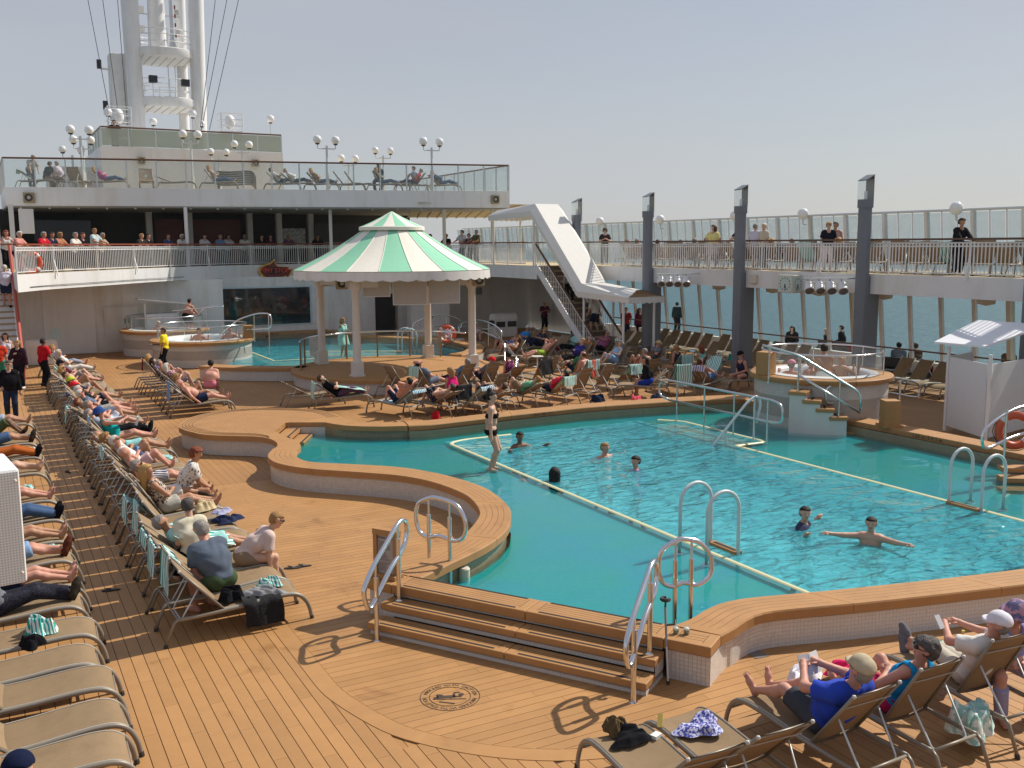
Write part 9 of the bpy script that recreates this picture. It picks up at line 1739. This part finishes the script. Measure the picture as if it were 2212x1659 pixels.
MB().tube([top * 0.84 + Vector((0.045 * math.cos(a), 0.045 * math.sin(a), 0.12)) for a in [R(40 + 280 * k / 10) for k in range(11)]], 0.022, 6).build('arm_cuff', RUBBER, t_); MB().tube([top * 0.86, top * 0.84 + Vector((0.03, 0.03, 0.12))], 0.012, 6).build('cuff_stem', RUBBER, t_); MB().tube([top * 0.66, top * 0.66 + Vector((0.1, -0.03, 0.0))], 0.014, 8).build('handle', RUBBER, t_)
def flipflop(p, rz, label, m_=RUBBER):
    t_ = empty('flip_flop', p, rz, label, 'sandal', 'loose sandals'); pts = [(0.045 * math.cos(a) * (1 if math.sin(a) > 0 else 0.8), 0.13 * math.sin(a)) for a in [2 * math.pi * k / 16 for k in range(16)]]
    MB().prism(pts, 0, 0.018).build('sole', m_, t_); MB().tube([(-0.035, 0.0, 0.018), (0, 0.07, 0.045), (0.035, 0.0, 0.018)], 0.007, 6).build('strap', m_, t_)
for k, (v, z_, rz) in enumerate((((632, 1228), BZ, 70), ((655, 1224), BZ, 78), ((1525, 1620 - 42), SEATZ + 0.03, 80), ((1078 - 90 + 3, 2000), 0, 0))):
    if v[1] > 1659: continue
    p = at(*v, z_); flipflop((p.x, p.y, z_), R(rz), ('dark flip-flop beside the pink tee, left one', 'dark flip-flop beside the pink tee, right one', 'grey slip-on sandal lying on bottom lounger')[k], RUBBER if k < 2 else C_('#6d6a66'))
for k, (x, y, rz) in enumerate(((10.1, 25.6, 30), (10.3, 25.5, 40), (1.35, 14.9, 80), (1.4, 23.5, 20))): flipflop((x, y, 0.0), R(rz), ('dark sandal on deck under far coaming lounger, left one', 'dark sandal on deck under far coaming lounger, right one', 'brown sandal dropped between the left lounger rows', 'black sandal dropped on the shaded aisle')[k])
p = at(2078, 1408, 0.47); bt = empty('drink_bottle', (p.x, p.y, SEATZ + 0.1), 0, 'yellow-orange drink bottle on foreground lounger', 'bottle'); MB().lathe([(0, 0), (0.035, 0), (0.035, 0.13), (0.014, 0.18), (0.014, 0.22), (0, 0.22)], 16).build('bottle_body', mat('orange_drink', (0.75, 0.38, 0.03), 0.2), bt, smooth=True); MB().lathe([(0, 0.22), (0.017, 0.22), (0.017, 0.245), (0, 0.245)], 12).build('bottle_cap', mat('bottle_cap', (0.7, 0.5, 0.1), 0.4), bt)
b_ = at(1417, 1600, SEATZ); tag(MB().box((0, 0, 0), (0.10, 0.07, 0.035)).build('small_box', mat('white_card', (0.7, 0.7, 0.68), 0.6), None, loc=(b_.x, b_.y, SEATZ + 0.05), rot=R(20)), 'small white packet on black clothes of bottom lounger', 'packet')
b2_ = at(1425, 1580, SEATZ); tag(MB().bar((0, 0, 0), (0.05, 0.06, 0.10), 0.05, 0.03).build('lotion_tube', mat('yellow_tube', (0.75, 0.55, 0.12), 0.4), None, loc=(b2_.x, b2_.y, SEATZ + 0.04)), 'yellow sun lotion tube on bottom lounger', 'lotion')
for (p, rz, lab) in (((8.05, 4.98, 1.28), 20, 'white phone held by the person in navy jacket'), ((8.75, 6.60, 0.98), 0, 'dark phone in hands of white cap wearer')): tag(MB().box((0, 0, 0), (0.075, 0.012, 0.15)).build('mobile_phone', mat('phone_shell', (0.55, 0.55, 0.56), 0.2), None, loc=p, rot=(R(-35), 0, R(rz))), lab, 'phone')
p = at(345, 760, 1.1); q = at(358, 800, 0); tag(MB().lathe([(0, 0), (0.2, 0), (0.21, 0.025), (0.2, 0.025), (0.19, 0.008), (0, 0.008)], 20).build('serving_tray', DARK, None, loc=(q.x - 0.38, q.y + 0.05, 1.06)), 'round dark serving tray held by attendant in yellow', 'tray')
for k, (x, y) in enumerate(((20.3, 42.9), (25.9, 33.9), (26.0, 35.6), (19.9, 34.6))):
    t_ = empty('side_table', (x, y, 0), 0, 'small pale side table between loungers, %s' % ('behind the gazebo steps', 'left one by the windows', 'right one by the windows', 'beside the deep purple top')[k], 'table', 'small side tables'); MB().lathe([(0, 0.42), (0.25, 0.42), (0.25, 0.45), (0, 0.45)], 20).build('table_top', WHITE2, t_); MB().tube([(0, 0, 0), (0, 0, 0.42)], 0.03, 8).build('leg', ALU, t_); MB().lathe([(0, 0), (0.18, 0), (0.18, 0.02), (0, 0.02)], 16).build('base', ALU, t_)
for k, (v, z_) in enumerate((((1003, 1254), SH), ((1160, 915), SH), ((1930, 955), SH))):
    p = at(*v, z_); tag(MB().lathe([(0, 0.20), (0.07, 0.20), (0.085, 0.18), (0.085, 0.0)], 20).build('water_intake', CREAM, None, smooth=35, loc=(p.x, p.y, z_)), 'cream round water intake cap in shallow water, %s' % ('by the near bay', 'under far coaming', 'under starboard coaming')[k], 'intake cap', 'pool intake caps')
cp = [p + Vector((0, -0.06, 3.52)) for p in BP[2:26]]; tag(MB().tube(cp, 0.012, 5).build('strung_cable', DARK), 'thin dark cable strung along the balcony front', 'cable')
# == haze over the sea
hz = bpy.data.materials.new('sea_haze'); hz.use_nodes = True; t = hz.node_tree; t.nodes.clear(); o_ = t.nodes.new('ShaderNodeOutputMaterial'); pv = t.nodes.new('ShaderNodeVolumePrincipled'); pv.inputs['Color'].default_value = (0.86, 0.90, 0.94, 1); pv.inputs['Density'].default_value = 0.00013; pv.inputs['Anisotropy'].default_value = 0.3; t.links.new(pv.outputs[0], o_.inputs['Volume'])
h_ = MB(); h_.b2(-9200, 9200, -9200, 9200, SEA_Z - 5, 24.0); stuff(h_.build('haze', hz))
